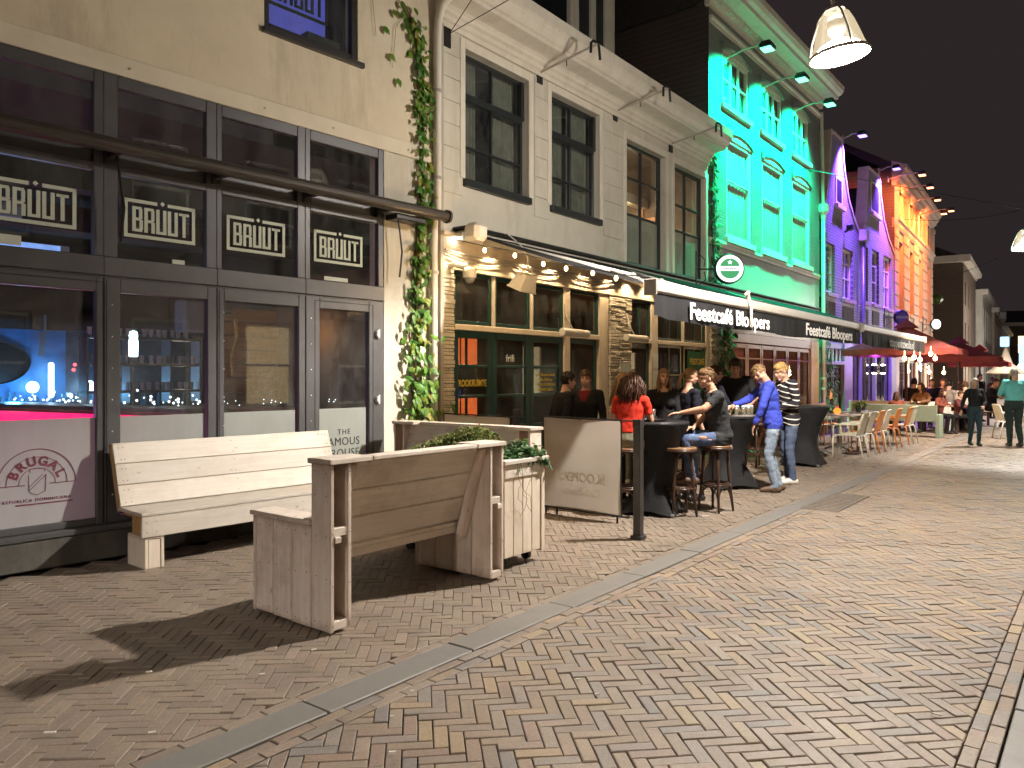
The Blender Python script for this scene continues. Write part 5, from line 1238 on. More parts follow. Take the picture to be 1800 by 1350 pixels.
def bell(loc, label, power, tilt=(0,0), cone=152, up=.17):
    o = thing('street_lamp', label, 'street lamp', Matrix.Translation(loc) @ Matrix.Rotation(tilt[0], 4, 'X') @ Matrix.Rotation(tilt[1], 4, 'Y') @ Matrix.Scale(.81, 4), 'bell lamps hung over the street')
    MB().lathe([(.355,-.02),(.37,.0),(.355,.025),(.34,.015),(.335,-.01),(.355,-.02)], 36).build('rim', M['lamp_metal'], o, smooth=True)
    MB().lathe([(.335,.02),(.30,.12),(.26,.26),(.215,.40),(.17,.50),(.12,.545),(.0,.56)], 32).build('shade', M['lamp_glass'], o, smooth=True)
    MB().lathe([(0,-.005),(.33,-.005),(.33,.004),(0,.004)], 32).build('diffuser', M['lamp_disc'], o)
    MB().lathe([(.0,.44),(.10,.43),(.11,.30),(.06,.22),(.06,.10)], 16).build('lamp_housing', M['lamp_metal'], o, smooth=True)
    MB().lathe([(.325,.004),(.30,.05),(.22,.12),(.12,.17),(0,.19)], 20).build('lamp_bulb', M['lamp_disc'], o, smooth=True)
    for k in range(3):
        a = k*2.094+.5; MB().tube([(math.cos(a)*.36,math.sin(a)*.36,.0),(math.cos(a)*.31,math.sin(a)*.31,.22),(math.cos(a)*.19,math.sin(a)*.19,.50),(math.cos(a)*.09,math.sin(a)*.09,.60)], .014, 6).build('strut', M['lamp_metal'], o)
    MB().tube([(0,0,.54),(0,0,.95)], .03, 8).lathe([(.0,.64),(.11,.60),(.13,.555),(.0,.55)], 16).build('stem', M['lamp_metal'], o)
    lamp('POINT', 'lamp_light', (0,0,-.22), power*up*1.9, LCOL, o, .12)
    batwing(lamp('SPOT', 'lamp_light', (0,0,-.07), power, LCOL, o, .10, cone, .22))
    return o
L1 = Vector((xat(1476,7.8), 7.8, zat(97,7.8)))
L2 = Vector((xat(1803,18.3), 18.3, zat(438,18.3)))
L0 = L1-D2*17.0+N2*1.4; L3 = L2+D2*17
bell(L1, 'bright bell shaped street lamp hanging nearest over the street', 1020, (R(0), R(-7)))
bell(L2, 'bell shaped street lamp at the right edge farther down the street', 1050, cone=118, up=.035)
bell(L0, 'bell shaped street lamp hanging behind the viewer', 760)
bell(L3, 'bell shaped street lamp out at the bend of the street', 1000, up=.3)
bell(L3+D2*18, 'bell shaped street lamp farthest along the street', 1600, up=.6)  # added beyond the frame edge to lift the far house fronts
for L, nm in ((L1,'nearest'),(L2,'farther'),(L0,'rear')):
    t = (Vector((L.x,L.y,0))-Vector((F2.o[0],F2.o[1],0))).dot(D2)
    A = F2.pt(t, .0, 8.6 if nm == 'nearest' else 7.4) if nm != 'rear' else L-N2*6+V(0,0,3)
    cable('cable', A, L+V(0,0,.95), .0, .008, 'thin support wire from the house fronts to the '+nm+' street lamp'); cable('cable', L+V(0,0,.95), L+N2*5+V(0,0,3.2), .0, .008, 'thin support wire from the '+nm+' street lamp to the right')
cable('wire', F4.pt(1,.2,8.0), V(xat(1830,30),30,zat(360,30)), .25, .012, 'thin wire strung across the dark sky by the orange front')
cable('wire', F5.pt(1,.2,6.6), V(xat(1830,36),36,zat(415,36)), .2, .012, 'lower thin wire strung across the sky toward the second lamp')

# ---------------------------------------------------------------- the other side of the street (seen only mirrored in the glass)
_o = SP(30, 5.1, 0); FO = Fac(_o.x, _o.y, -D2.x, -D2.y)
for k, (a, b, h, m_, lb) in enumerate(((0,9,8.2,'brown_wall','brown house across the street facing the terrace'),(9.3,18,7.4,'stone_base','dark shop house across the street facing the cafe'),(18.3,28,8.6,'brown_wall','brown house across the street facing the bar'),(28.3,40,7.8,'brown_wall','brick house across the street behind the viewer'))):
    far_house(FO, a, b, h, M[m_], lb, 4, 2, lit=(1, 6) if k % 2 else (2,), wh=1.9, ww=.6)
# ---------------------------------------------------------------- plants on the walls
def leaf_shape(L, w):
    return [(0,0,0),(-w*.55,.0,-L*.3),(0,-.006,-L*.35),(w*.55,0,-L*.3),(-w*.5,.004,-L*.62),(0,-.004,-L*.68),(w*.5,.004,-L*.62),(0,.012,-L)], [(0,1,2),(0,2,3),(1,4,5,2),(2,5,6,3),(4,7,5),(5,7,6)]
def leaf_frame(p, out, tw, droop, s):
    return Matrix.Translation(p) @ Matrix.Rotation(tw, 4, 'Y') @ Matrix.Rotation(droop, 4, 'X') @ Matrix.Scale(s, 4)
leafmesh = []
for k in range(4):
    vs, fs = leaf_shape(.125, .040+.006*k); mb_ = MB().add(vs, fs); me = mb_.mesh('leaf', M['ivy'], True); leafmesh.append(me)
def vine(name, label, F, prof, n, nind, mat, size=1.0, stems=3, off=.10, cat='climbing plant', seed=1):
    """prof: list of (z, s_centre, half width, outward depth) from bottom to top"""
    random.seed(seed)
    o = thing(name, label, cat, F.M)
    zs = [p[0] for p in prof]
    def at(z):
        for i in range(len(prof)-1):
            if prof[i][0] <= z <= prof[i+1][0]:
                t = (z-prof[i][0])/(prof[i+1][0]-prof[i][0]+1e-9)
                return [prof[i][j]+(prof[i+1][j]-prof[i][j])*t for j in range(1,4)]
        return prof[-1][1:]
    sm = MB()
    for k in range(stems):
        ph = random.uniform(0,6); pts = []
        for i in range(26):
            z = zs[0]+(zs[-1]-zs[0])*i/25; c, h, d = at(z)
            pts.append((c+h*.45*math.sin(z*1.7+ph)*(.3+.7*random.random()), -.015-.02*random.random(), z))
        sm.tube(pts, .009, 5)
    sm.build('stem', M['stem'], o)
    big = MB(); cl = []
    while len(cl) < n:
        z = random.uniform(zs[0], zs[-1]); c, h, d = at(z)
        if random.random() > h/max(p[2] for p in prof)*.8+.2: continue
        lay = math.floor(z/(.17*size))*(.17*size)+random.gauss(0,.035*size)      # leaves hang in tiers
        x = c+random.gauss(0,.48)*h; yy = -random.uniform(.02,1)*d
        cl.append((Vector((x, yy, max(lay, zs[0]))), random.gauss(0,.55)+(x-c)/max(h,.05)*.5, random.uniform(-.9,.15), size*random.uniform(.6,1.25)))
    cl.sort(key=lambda q: q[0].y)
    for k, (p, tw, dr, s) in enumerate(cl):
        mm = leaf_frame(p, 0, tw, dr, s)
        if k < nind: link('leaf', leafmesh[k % 4] if mat == M['ivy'] else leafmesh2[k % 4], o, mm)
        else:
            vs, fs = leaf_shape(.12, random.uniform(.035,.06)); big.add(vs, fs, mm)
    tag(big.build('foliage', mat, o, smooth=True), kind='stuff'); return o
leafmesh2 = []
for k in range(4):
    vs, fs = leaf_shape(.11, .055+.008*k); leafmesh2.append(MB().add(vs, fs).mesh('leaf', M['ivy_dark'], True))
vine('climbing_vine', 'tall climbing plant with bright green leaves up the pier beside the bar shopfront', F1,
     [(.35,4.42,.20,.22),(.95,4.50,.31,.26),(1.7,4.42,.27,.24),(2.3,4.40,.19,.18),(2.9,4.44,.15,.14),(3.5,4.50,.13,.11),(4.6,4.52,.135,.12),(5.5,4.50,.125,.11),(6.0,4.40,.14,.09),(6.15,4.22,.11,.06)], 900, 300, M['ivy'], 1.0, 4)
random.seed(4)
tw_ = MB()
for q in (((4.35,6.25),(4.0,6.35),(3.75,6.0),(3.8,5.6)),((4.3,6.1),(4.1,5.8),(4.05,5.3))):
    tw_.tube([(x,-.03,z) for x,z in q], .004, 4)
for x, z in ((4.05,6.0),(3.98,5.45),(4.12,5.2),(3.9,5.75)):
    vs, fs = leaf_shape(.13,.07); tw_.add(vs, fs, leaf_frame(Vector((x,-.04,z)),0,random.uniform(-1,1),-.3,1))
tag(tw_.build('vine_tendril', M['ivy'], None, F1.M), 'stray thin tendril with a few leaves left of the climbing plant top', 'climbing plant')
vine('climbing_vine', 'climbing plant lit green at the boundary of the cafe and the brick house', F2, [(3.6,8.62,.22,.2),(4.2,8.60,.20,.18),(4.8,8.55,.13,.12),(5.6,8.52,.14,.12),(6.5,8.55,.12,.10),(7.1,8.60,.06,.06)], 520, 0, M['ivy_dark'], 1.1, 2, seed=8)
vine('climbing_vine', 'leafy plant with green glints covering the pier behind the standing drinkers', F2, [(1.0,8.98,.36,.30),(1.6,8.98,.38,.32),(2.6,9.0,.34,.28),(3.0,9.0,.30,.2)], 620, 0, M['ivy_dark'], 1.25, 2, seed=9)
vine('climbing_vine', 'climbing plant beside the downpipe between green and violet houses', F2, [(.6,16.75,.28,.32),(1.4,16.8,.36,.4),(2.0,16.75,.25,.3),(3.2,16.62,.10,.12),(5.6,16.65,.14,.14),(6.2,16.65,.08,.08)], 420, 0, M['ivy_dark'], 1.4, 2, seed=10)
vine('climbing_vine', 'dark creeper at the far end of the orange stone front', F5, [(2.2,.5,.4,.3),(4,.5,.5,.35),(5.6,.45,.35,.3)], 260, 0, M['ivy_dark'], 2.0, 2, seed=12)

# ---------------------------------------------------------------- benches
def planks_x(parent, name, mat, x0, x1, y, z0, z1, n, th, gap=.004, tilt=None):
    """n horizontal boards between z0 and z1 with their face at y; tilt = (y at bottom, y at top)"""
    for k in range(n):
        a = z0+(z1-z0)*k/n; b = z0+(z1-z0)*(k+1)/n
        if tilt:
            ya = tilt[0]+(tilt[1]-tilt[0])*k/n; yb = tilt[0]+(tilt[1]-tilt[0])*(k+1)/n
            L = math.hypot(b-a, yb-ya)-gap
            box1(name, mat, parent, 0, x1-x0, -th/2, th/2, -L/2, L/2, .004, Matrix.Translation((x0, (ya+yb)/2, (a+b)/2)) @ Matrix.Rotation(math.atan2(-(yb-ya), b-a), 4, 'X'))
        else: box1(name, mat, parent, x0, x1, y, y+th, a+gap/2, b-gap/2, .004)
def settle(label, M_, L, mats=('plank_old','plank_up','raw_shaded'), dep=.80):
    o = thing('wooden_settle', label, 'bench', M_)
    h, v, raw = (M[m] for m in mats)
    for e in (0, 1):
        X = (lambda x: x) if e == 0 else (lambda x: L-x)
        def bx(nm, m, x0, x1, *r, b=.004): return box1(nm, m, o, min(X(x0),X(x1)), max(X(x0),X(x1)), *r, b)
        bx('end_plank', v, 0, .028, .004, .196, .012, 1.05)                     # tall back post: two cheeks, a front, open to the back
        bx('end_plank', v, .137, .165, .004, .196, .03, 1.05)
        bx('post_board', raw, .028, .137, .165, .195, .02, 1.05, b=0)
        bx('post_shelf', h, .026, .139, .01, .165, .60, .655); bx('post_foot', h, .02, .145, .008, .165, .02, .075)
        bx('post_block', h, .03, .08, -.004, .06, .56, .60)
        for k in range(3): bx('end_plank', v, .0, .028, .202+k*.198, .396+k*.198, .012+.006*k, .655)
        for k in range(3): bx('end_plank', v, .137, .165, .202+k*.198, .396+k*.198, .03, .655)
        bx('front_board', v, .0, .165, dep-.004, dep+.026, .012, .655)
        bx('arm_cap', h, -.015, .18, .20, dep+.045, .658, .690)
        bx('post_cap', h, -.018, .33, -.014, .215, 1.052, 1.085)
        bx('back_brace', v, .168, .245, .06, .12, .36, 1.045, b=.004) if False else box1('back_brace', v, o, 0, .08, -.03, .03, 0, .74, .004, Matrix.Translation((.168 if e == 0 else L-.248, .27, .33)) @ Matrix.Rotation(math.atan2(.20,.70), 4, 'X'))
    box1('top_rail', h, o, .335, L-.335, -.014, .105, 1.055, 1.083, .004)
    planks_x(o, 'back_plank', h, .17, L-.17, 0, .47, 1.05, 3, .024, tilt=(.285,.075))
    for k in range(3): box1('seat_plank', h, o, .168, L-.168, .30+k*.18, .30+k*.18+.174, .42, .448, .004)
    box1('seat_apron', h, o, .168, L-.168, .81, .835, .27, .418, .004); box1('seat_bearer', h, o, .168, L-.168, .31, .35, .36, .418, .004)
    return o
PB2 = Vector((-1.113, 4.727, 0)); AD2 = math.atan2(D2.y, D2.x)
settle('weathered whitewashed high back bench seen from behind nearest the camera', TR(PB2.x, PB2.y, 0, AD2), 1.71)
P3 = Vector((.30, 7.80, 0))
settle('whitewashed high back bench standing across behind the hedge planter', TR(P3.x, P3.y, 0, AD2+R(90)), 1.95, ('plank_old','plank_up','raw_shaded'), .72)
b1 = thing('wooden_bench', 'pale whitewashed plank bench standing against the bar shopfront', 'bench', F1.M @ TR(.80, -.74, 0))
BL = 2.24
for x in (.03, 1.50):
    box1('leg', M['plank_pale_up'], b1, x, x+.028, .0, .34, .0, .245, .004); box1('leg', M['plank_pale_up'], b1, x+.132, x+.16, .0, .34, .0, .245, .004)
    box1('leg_panel', M['plank_pale_up'], b1, x+.03, x+.13, .005, .03, .0, .24, .004); box1('leg_cap', M['plank'], b1, x-.0, x+.16, .0, .34, .247, .262, .003)
    box1('post', M['raw_wood'], b1, x+.02, x+.14, .06, .30, .262, .43, .004)
box1('apron', M['plank'], b1, .0, BL, -.012, .016, .265, .440, .004)
for k in range(2): box1('seat_plank', M['plank'], b1, -.005, BL+.005, -.018+k*.235, -.018+k*.235+.231, .443, .472, .004)
planks_x(b1, 'back_plank', M['plank'], .0, BL, 0, .475, 1.01, 3, .024, tilt=(.42,.60))
for x in (.0, BL-.05): box1('back_brace', M['raw_wood'], b1, 0, .05, -.025, .025, 0, .60, .003, Matrix.Translation((x, .455, .43)) @ Matrix.Rotation(-math.atan2(.18,.55), 4, 'X'))
box1('back_bearer', M['raw_wood'], b1, .05, BL-.05, .30, .45, .40, .442, .003)
M['rust'] = pm('rust', (.055,.035,.022), .6, .3, 30, 0)
sb_ = MB()
for k in range(3):
    for x in (.05, .09, 1.10, BL-.09, BL-.05):
        t_ = (k+.5)/3
        for dz in (-.05, .05): sb_.ell((x+random.uniform(-.006,.006), .42+.18*t_-.0165+.336*dz*.9, .475+.535*t_+dz), (.0042,.003,.0042), 6, 4)
for x in (.04, .12, 1.53, 1.63): sb_.ell((x, -.0125, .31), (.0045,.002,.0045), 6, 4).ell((x, -.0125, .39), (.0045,.002,.0045), 6, 4)
sb_.build('screws', M['rust'], b1)['kind'] = 'stuff'
for st_ in [o_ for o_ in bpy.data.objects if o_.name.startswith('wooden_settle')]:
    sb_ = MB(); L_ = 1.71 if abs(st_.location.y-PB2.y) < .01 else 1.95
    for k in range(4):
        for z in (.06, .35, .60)+((.85, 1.0) if k == 0 else ()):
            for dy in (.04, .15): sb_.ell((-.0005, .004+k*.198+dy+random.uniform(-.008,.008), z+random.uniform(-.01,.01)), (.0025,.0045,.0045), 6, 4)
    for x in (.082, L_-.082):
        for z in (.05, .3, .62, 1.0): sb_.ell((x-.068, .002, z), (.004,.002,.004), 6, 4).ell((x+.068, .002, z), (.004,.002,.004), 6, 4)
    sb_.build('screws', M['rust'], st_)['kind'] = 'stuff'
# ---------------------------------------------------------------- planter
pr = ground(956, 966, .08)                             # front right lower corner
PW, PL, PH = .56, 1.30, .905
pc = pr-D2*PW
pt_ = thing('planter', 'whitewashed plank planter box on castors beside the near bench', 'planter', TR(pc.x, pc.y, 0, AD2))
for k in range(4): box1('plank', M['plank_pale_up'], pt_, .004+k*.127, .125+k*.127, .0, .024, .10, PH-.06, .003)
box1('corner_post', M['plank_pale_up'], pt_, PW-.05, PW, -.01, .05, .08, PH-.05, .003)
for k in range(9): box1('plank', M['plank_pale_up'], pt_, PW-.024, PW, .054+k*.137, .054+k*.137+.133, .10, PH-.06, .003)
for k in range(9): box1('plank', M['plank_pale_up'], pt_, .0, .024, .028+k*.14, .028+k*.14+.136, .10, PH-.06, .003)
box1('plank', M['plank_pale_up'], pt_, .0, PW, PL-.024, PL, .10, PH-.06, .003)
for r_ in ((-.03,PW+.03,-.035,.055),(-.03,.06,.057,PL-.06),(PW-.06,PW+.03,.057,PL-.06),(-.03,PW+.03,PL-.058,PL+.03)): box1('rim', M['plank'], pt_, *r_, PH-.035, PH, .004)
box1('rim_board', M['plank'], pt_, .0, PW-.05, -.012, .0, PH-.15, PH-.04, .003)
box1('soil', M['soil'], pt_, .06, PW-.06, .055, PL-.06, PH-.14, PH-.06)
for x, y in ((.10,.12),(PW-.10,.12),(.1,PL-.12),(PW-.1,PL-.12)): MB().tube([(x-.02,y,.045),(x+.02,y,.045)], .043, 12).box(x-.03,x+.03,y-.03,y+.03,.08,.10).build('castor', M['black_metal'], pt_)
def bush(name, label, M_, blobs, n, leaf, mat, stemh=.1, cat='plant', seed=2):
    random.seed(seed); o = thing(name, label, cat, M_); mb = MB(); sm = MB()
    for k in range(n):
        c, r = random.choices(blobs, [b[1][0]*b[1][1] for b in blobs])[0]
        d = Vector((random.gauss(0,1), random.gauss(0,1), random.gauss(0,1))).normalized()
        if d.z < -.5: d.z *= -.5
        rr = random.uniform(.55,1.08); p = Vector((c[0]+d.x*r[0]*rr, c[1]+d.y*r[1]*rr, c[2]+d.z*r[2]*rr))
        vs, fs = leaf_shape(leaf*random.uniform(.6,1.2), leaf*.6)
        mb.add(vs, fs, Matrix.Translation(p) @ Matrix.Rotation(random.uniform(0,6.3), 4, 'Z') @ Matrix.Rotation(random.uniform(-2.4,-.2), 4, 'X'))
        if k % 14 == 0: sm.tube([(c[0]*.9+p.x*.1, c[1]*.9+p.y*.1, c[2]-r[2]*.8), (p.x,p.y,p.z)], .004, 4)
    tag(mb.build('foliage', mat, o, smooth=True), kind='stuff'); sm.build('stem', M['stem'], o); return o
bush('box_hedge', 'rounded box hedge with yellowish tips growing in the wooden planter', TR(pc.x, pc.y, PH-.1, AD2), [((.28,.55,.14),(.24,.28,.20)),((.30,.85,.12),(.24,.26,.15)),((.26,1.10,.06),(.22,.22,.10)),((.30,.62,.20),(.20,.20,.14))], 4200, .034, M['hedge'], seed=21)
bush('ivy_plant', 'dark variegated ivy spilling over the planter corner', TR(pc.x, pc.y, PH-.08, AD2), [((.42,.14,.08),(.16,.17,.14)),((.56,.05,.03),(.10,.10,.09)),((.22,.12,.04),(.16,.14,.10))], 750, .058, M['ivy_dark'], seed=22)
tr_ = MB(); random.seed(5)
for k in range(4):
    x = random.uniform(.12,.46); z = PH-.03; pts = [(x,-.04,z)]
    for i in range(7): x += random.gauss(0,.025); z -= random.uniform(.03,.09); pts.append((x, -.045-.01*random.random(), z))
    tr_.tube(pts, .0016, 4)
tag(tr_.build('trailing_stem', M['stem'], None, TR(pc.x, pc.y, 0, AD2)), 'thin bare stems trailing down the face of the planter', 'plant')
# ---------------------------------------------------------------- wind screens and posts
def screen(label, A, B, z0, z1, prints=False):
    d = (B-A); L = d.length; o = thing('wind_screen', label, 'wind screen', TR(A.x, A.y, 0, math.atan2(d.y, d.x)), 'cloth wind screens')
    mb = MB(); n = 14; vs = []
    for i in range(n+1):
        for k in range(9):
            t = i/n; q = k/8; sag = -.012*math.sin(math.pi*t)*(q-.5)*2
            vs.append((L*t+.012*(math.sin(math.pi*q))*(1 if i == 0 else -1 if i == n else 0), .008*math.sin(t*5+q*3)+.01*math.sin(math.pi*t)*math.sin(math.pi*q), z0+(z1-z0)*q+sag))
    mb.add(vs, [(i*9+k, (i+1)*9+k, (i+1)*9+k+1, i*9+k+1) for i in range(n) for k in range(8)]); mb.build('cloth', M['screen_cloth'], o, smooth=True)
    MB().tube([(-.03,0,z1+.008),(L+.22,0,z1-.005)], .010, 6).tube([(-.03,0,z0-.012),(L+.1,0,z0-.012)], .010, 6).tube([(0,0,z0-.01),(0,0,z1)], .008, 6).tube([(L,0,z0-.01),(L,0,z1)], .008, 6).build('frame', M['black_metal'], o)
    ft = MB()
    for x in (.04, .2, L-.05): ft.tube([(x,0,0),(x,0,z0)], .012, 6)
    ft.build('foot', M['black_metal'], o)
    ck = MB()
    for x, z in ((.01,z1),(L*.5,z1),(L-.01,z1),(L-.01,z0),(L*.5,z0)): ck.tube([(x,-.014,z+.012),(x+.005,-.016,z-.03)], .004, 4)
    ck.build('tie', M['plastic_black'], o)
    if prints:
        text('lettering', 'BLOOPERS', .15, M['screen_print'], o, L*.52, -.013, z0+.36, .003, ext=.0003, mirror=True, width=.62)
        text('lettering', 'Café Zwolle', .12, M['screen_print'], o, L*.52, -.013, z0+.20, 0, ext=.0003, shear=.3, mirror=True, width=.50)
    return o
screen('white cloth wind screen with faint mirrored lettering before the seated group', Vector((.37,9.04,0)), Vector((1.186,8.34,0)), .085, 1.12, True)
screen('white cloth wind screen against the cafe front behind the far bench', Vector((-.86,9.72,0)), Vector((-.02,9.06,0)), .085, 1.12)
for u, v, w, lb in ((1123,948,.078,'dark square steel post at the near street corner of the wind screens'),(908,900,.06,'dark square steel post between the two wind screens by the cafe doors')):
    p = ground(u, v); o = thing('post', lb, 'post', TR(p.x, p.y+.03, 0, AD2), 'steel posts holding the wind screens')
    box1('shaft', M['alu_dark'], o, -w/2, w/2, -w/2, w/2, 0, 1.165 if v > 920 else 1.2, .004); box1('base', M['alu_dark'], o, -w/2-.02, w/2+.02, -w/2-.02, w/2+.02, 0, .035, .004); box1('cap', M['alu_dark'], o, -w/2-.003, w/2+.003, -w/2-.003, w/2+.003, 1.1 if v > 920 else 1.15, 1.172 if v > 920 else 1.21, .003)
# ---------------------------------------------------------------- bar tables and stools
def bar_table(label, x, y, rz, rtop=.40, zt=1.10):
    o = thing('bar_table', label, 'bar table', TR(x, y, 0, rz), 'standing tables in black stretch covers')
    n = 48; prof = [(1,zt),(.99,zt-.03),(.90,zt-.12),(.74,zt-.28),(.60,zt-.45),(.54,zt-.58),(.56,zt-.70),(.66,.26),(.82,.13),(1,.02)]
    vs = []; fs = []
    for i, (k, z) in enumerate(prof):
        t = i/(len(prof)-1)
        for a in range(n):
            th = 2*math.pi*a/n; lobe = abs(math.cos(2*th))**3
            rt = rtop*k if t < .55 else rtop*(.54+(k-.54)*(1.05*lobe+.45*(1-lobe))/(1))
            rt += .006*math.sin(th*9+z*14)*(1 if .1 < t < .95 else 0)
            vs.append((rt*math.cos(th), rt*math.sin(th), z+.035*(1-lobe)*(t > .95)))
    for i in range(len(prof)-1):
        for a in range(n): b = (a+1) % n; fs.append((i*n+a, (i+1)*n+a, (i+1)*n+b, i*n+b))
    fs.append(tuple(range(n))); MB().add(vs, fs).build('cover', M['stretch'], o, smooth=True)
    MB().lathe([(0,zt+.003),(rtop*.97,zt+.003),(rtop,zt-.01),(rtop,zt-.025)], 40).build('table_top', M['plastic_black'], o)
    MB().tube([(0,0,.05),(0,0,zt-.03)], .03, 8).build('column', M['grey_metal'], o)
    for k in range(4):
        a = k*math.pi/2; MB().beam((0,0,.05),(math.cos(a)*rtop*1.02,math.sin(a)*rtop*1.02,.025),.05,.03).tube([(math.cos(a)*rtop*1.03,math.sin(a)*rtop*1.03,.0),(math.cos(a)*rtop*1.03,math.sin(a)*rtop*1.03,.03)],.022,10).build('foot', M['grey_metal'], o)
    return o
TA = Vector((1.66, 9.05)); TB = Vector((3.12, 11.15)); TC = Vector((5.28, 13.95))
bar_table('black covered standing table with a tray of glasses by the wind screen', TA.x, TA.y, R(20), .42, 1.07)
bar_table('black covered standing table carrying full beer glasses between the standing men', TB.x, TB.y, R(60), .46, 1.03)
bar_table('empty black covered standing table nearest the terrace chairs', TC.x, TC.y, R(12), .46, 1.06)
def make_stool(label, M_):
    o = thing('bar_stool', label, 'bar stool', M_, 'dark bentwood bar stools')
    MB().lathe([(0,.776),(.17,.776),(.187,.782),(.192,.772),(.188,.752),(.165,.742),(0,.742)], 28).build('seat', M['stool_seat'], o, smooth=True)
    MB().lathe([(.186,.756),(.197,.758),(.199,.742),(.188,.732),(.16,.735)], 28).build('seat_rim', M['stool_wood'], o, smooth=True)
    for k in range(4):
        a = math.pi/4+k*math.pi/2; c, s_ = math.cos(a), math.sin(a)
        MB().tube([(c*.135,s_*.135,.745),(c*.15,s_*.15,.5),(c*.172,s_*.172,.25),(c*.205,s_*.205,.0)], [.021,.020,.018,.015], 8).build('leg', M['stool_wood'], o, smooth=True)
    MB().tube([(.168*math.cos(i*.2618),.168*math.sin(i*.2618),.315) for i in range(25)], .012, 7, cap=False).tube([(.15*math.cos(i*.2618),.15*math.sin(i*.2618),.335) for i in range(25)], .008, 6, cap=False).build('foot_ring', M['stool_wood'], o, smooth=True)
    for k in range(4):
        a0 = math.pi/4+k*math.pi/2; a1 = a0+math.pi/2; p0 = Vector((math.cos(a0)*.142,math.sin(a0)*.142,.60)); p1 = Vector((math.cos(a1)*.142,math.sin(a1)*.142,.60))
        MB().tube([p0.lerp(p1, t)+Vector((0,0,.13*math.sin(math.pi*t)**.6)) for t in np.linspace(0,1,11)], .009, 6).build('top_arch', M['stool_wood'], o, smooth=True)
        p0 = Vector((math.cos(a0)*.18,math.sin(a0)*.18,.13)); p1 = Vector((math.cos(a1)*.18,math.sin(a1)*.18,.13))
        MB().tube([p0.lerp(p1, t)+Vector((0,0,.165*math.sin(math.pi*t)**.6)) for t in np.linspace(0,1,11)], .009, 6).build('low_arch', M['stool_wood'], o, smooth=True)
    return o
SA = Vector((xat(1195,8.85), 8.85)); SB = Vector((xat(1258,9.15), 9.15)); SC_ = Vector((1.33, 8.95-.12))
st0 = make_stool('empty dark bentwood bar stool in front of the near standing table', TR(SA.x, SA.y, 0, R(10)))
for (x, y, a, lb) in ((SB.x,SB.y,40,'bentwood bar stool under the man in ripped jeans'),(SC_.x,SC_.y,75,'bentwood bar stool under the woman in the red shirt'),(4.35,13.6,20,'dark bar stool in the shade behind the man in the blue sweater'),(2.35,10.25,20,'dark bar stool behind the stool of the man in ripped jeans')):
    copy_tree(st0, None, TR(x, y, 0, R(a)), lb)
# glasses
M['beer'] = pm('beer', (.75,.42,.05), .15, .1, 20, 0, spec=.6); M['foam'] = pm('foam', (.85,.82,.74), .7, .05, 30, 0); M['clear'] = glass_mat('clear', (.86,.9,.9), .9, .03, .16)
def glass(label, x, y, z, full=True, M_=None):
    o = thing('beer_glass', label, 'glass', TR(x, y, z) if M_ is None else M_, 'beer glasses on the standing tables')
    MB().lathe([(.0,.004),(.028,.002),(.034,.13),(.033,.13),(.027,.012),(0,.012)], 14).build('tumbler', M['clear'], o, smooth=True)
    if full:
        MB().lathe([(0,.013),(.0265,.013),(.0305,.10),(0,.10)], 12).build('beer', M['beer'], o, smooth=True); MB().lathe([(.0305,.10),(.0325,.128),(.028,.138),(0,.140)], 12).build('foam', M['foam'], o, smooth=True)
    else: MB().lathe([(0,.013),(.0265,.013),(.0275,.035),(0,.035)], 12).build('beer', M['beer'], o, smooth=True)
    return o
def tray(label, x, y, z, r, m):
    o = thing('serving_tray', label, 'tray', TR(x, y, z)); MB().lathe([(0,.0),(r,.0),(r+.01,.022),(r+.004,.022),(r-.004,.006),(0,.006)], 30).build('tray_dish', m, o); return o
tray('dark round tray holding empty glasses on the near table', TA.x-.06, TA.y-.05, 1.074, .20, M['plastic_black'])
for k, (dx, dy) in enumerate(((-.16,-.12),(-.07,-.14),(-.12,.02),(.0,.0))): glass(('front left','front right','back left','back right')[k]+' empty tumbler on the dark tray', TA.x+dx, TA.y+dy, 1.082, False)
tray('pale round tray crowded with full beers on the second table', TB.x+.14, TB.y-.18, 1.034, .24, M['plastic_white'])
for k, (dx, dy) in enumerate(((-.12,-.20),(-.04,-.26),(.05,-.27),(.13,-.22),(-.07,-.10),(.03,-.13),(.12,-.09),(.20,-.14),(0,.0),(.1,.02))): glass(('far left','front left','front middle','front right','second row left','second row middle','second row right','outermost right','back left','back right')[k]+' full beer glass with foam on the pale tray', TB.x+dx+.09, TB.y+dy-.06, 1.042, True)
for k, (dx, dy) in enumerate(((-.28,-.10),(-.34,.02))): glass(('nearer','farther')[k]+' full beer glass left of the pale tray', TB.x+dx, TB.y+dy, 1.036, True)
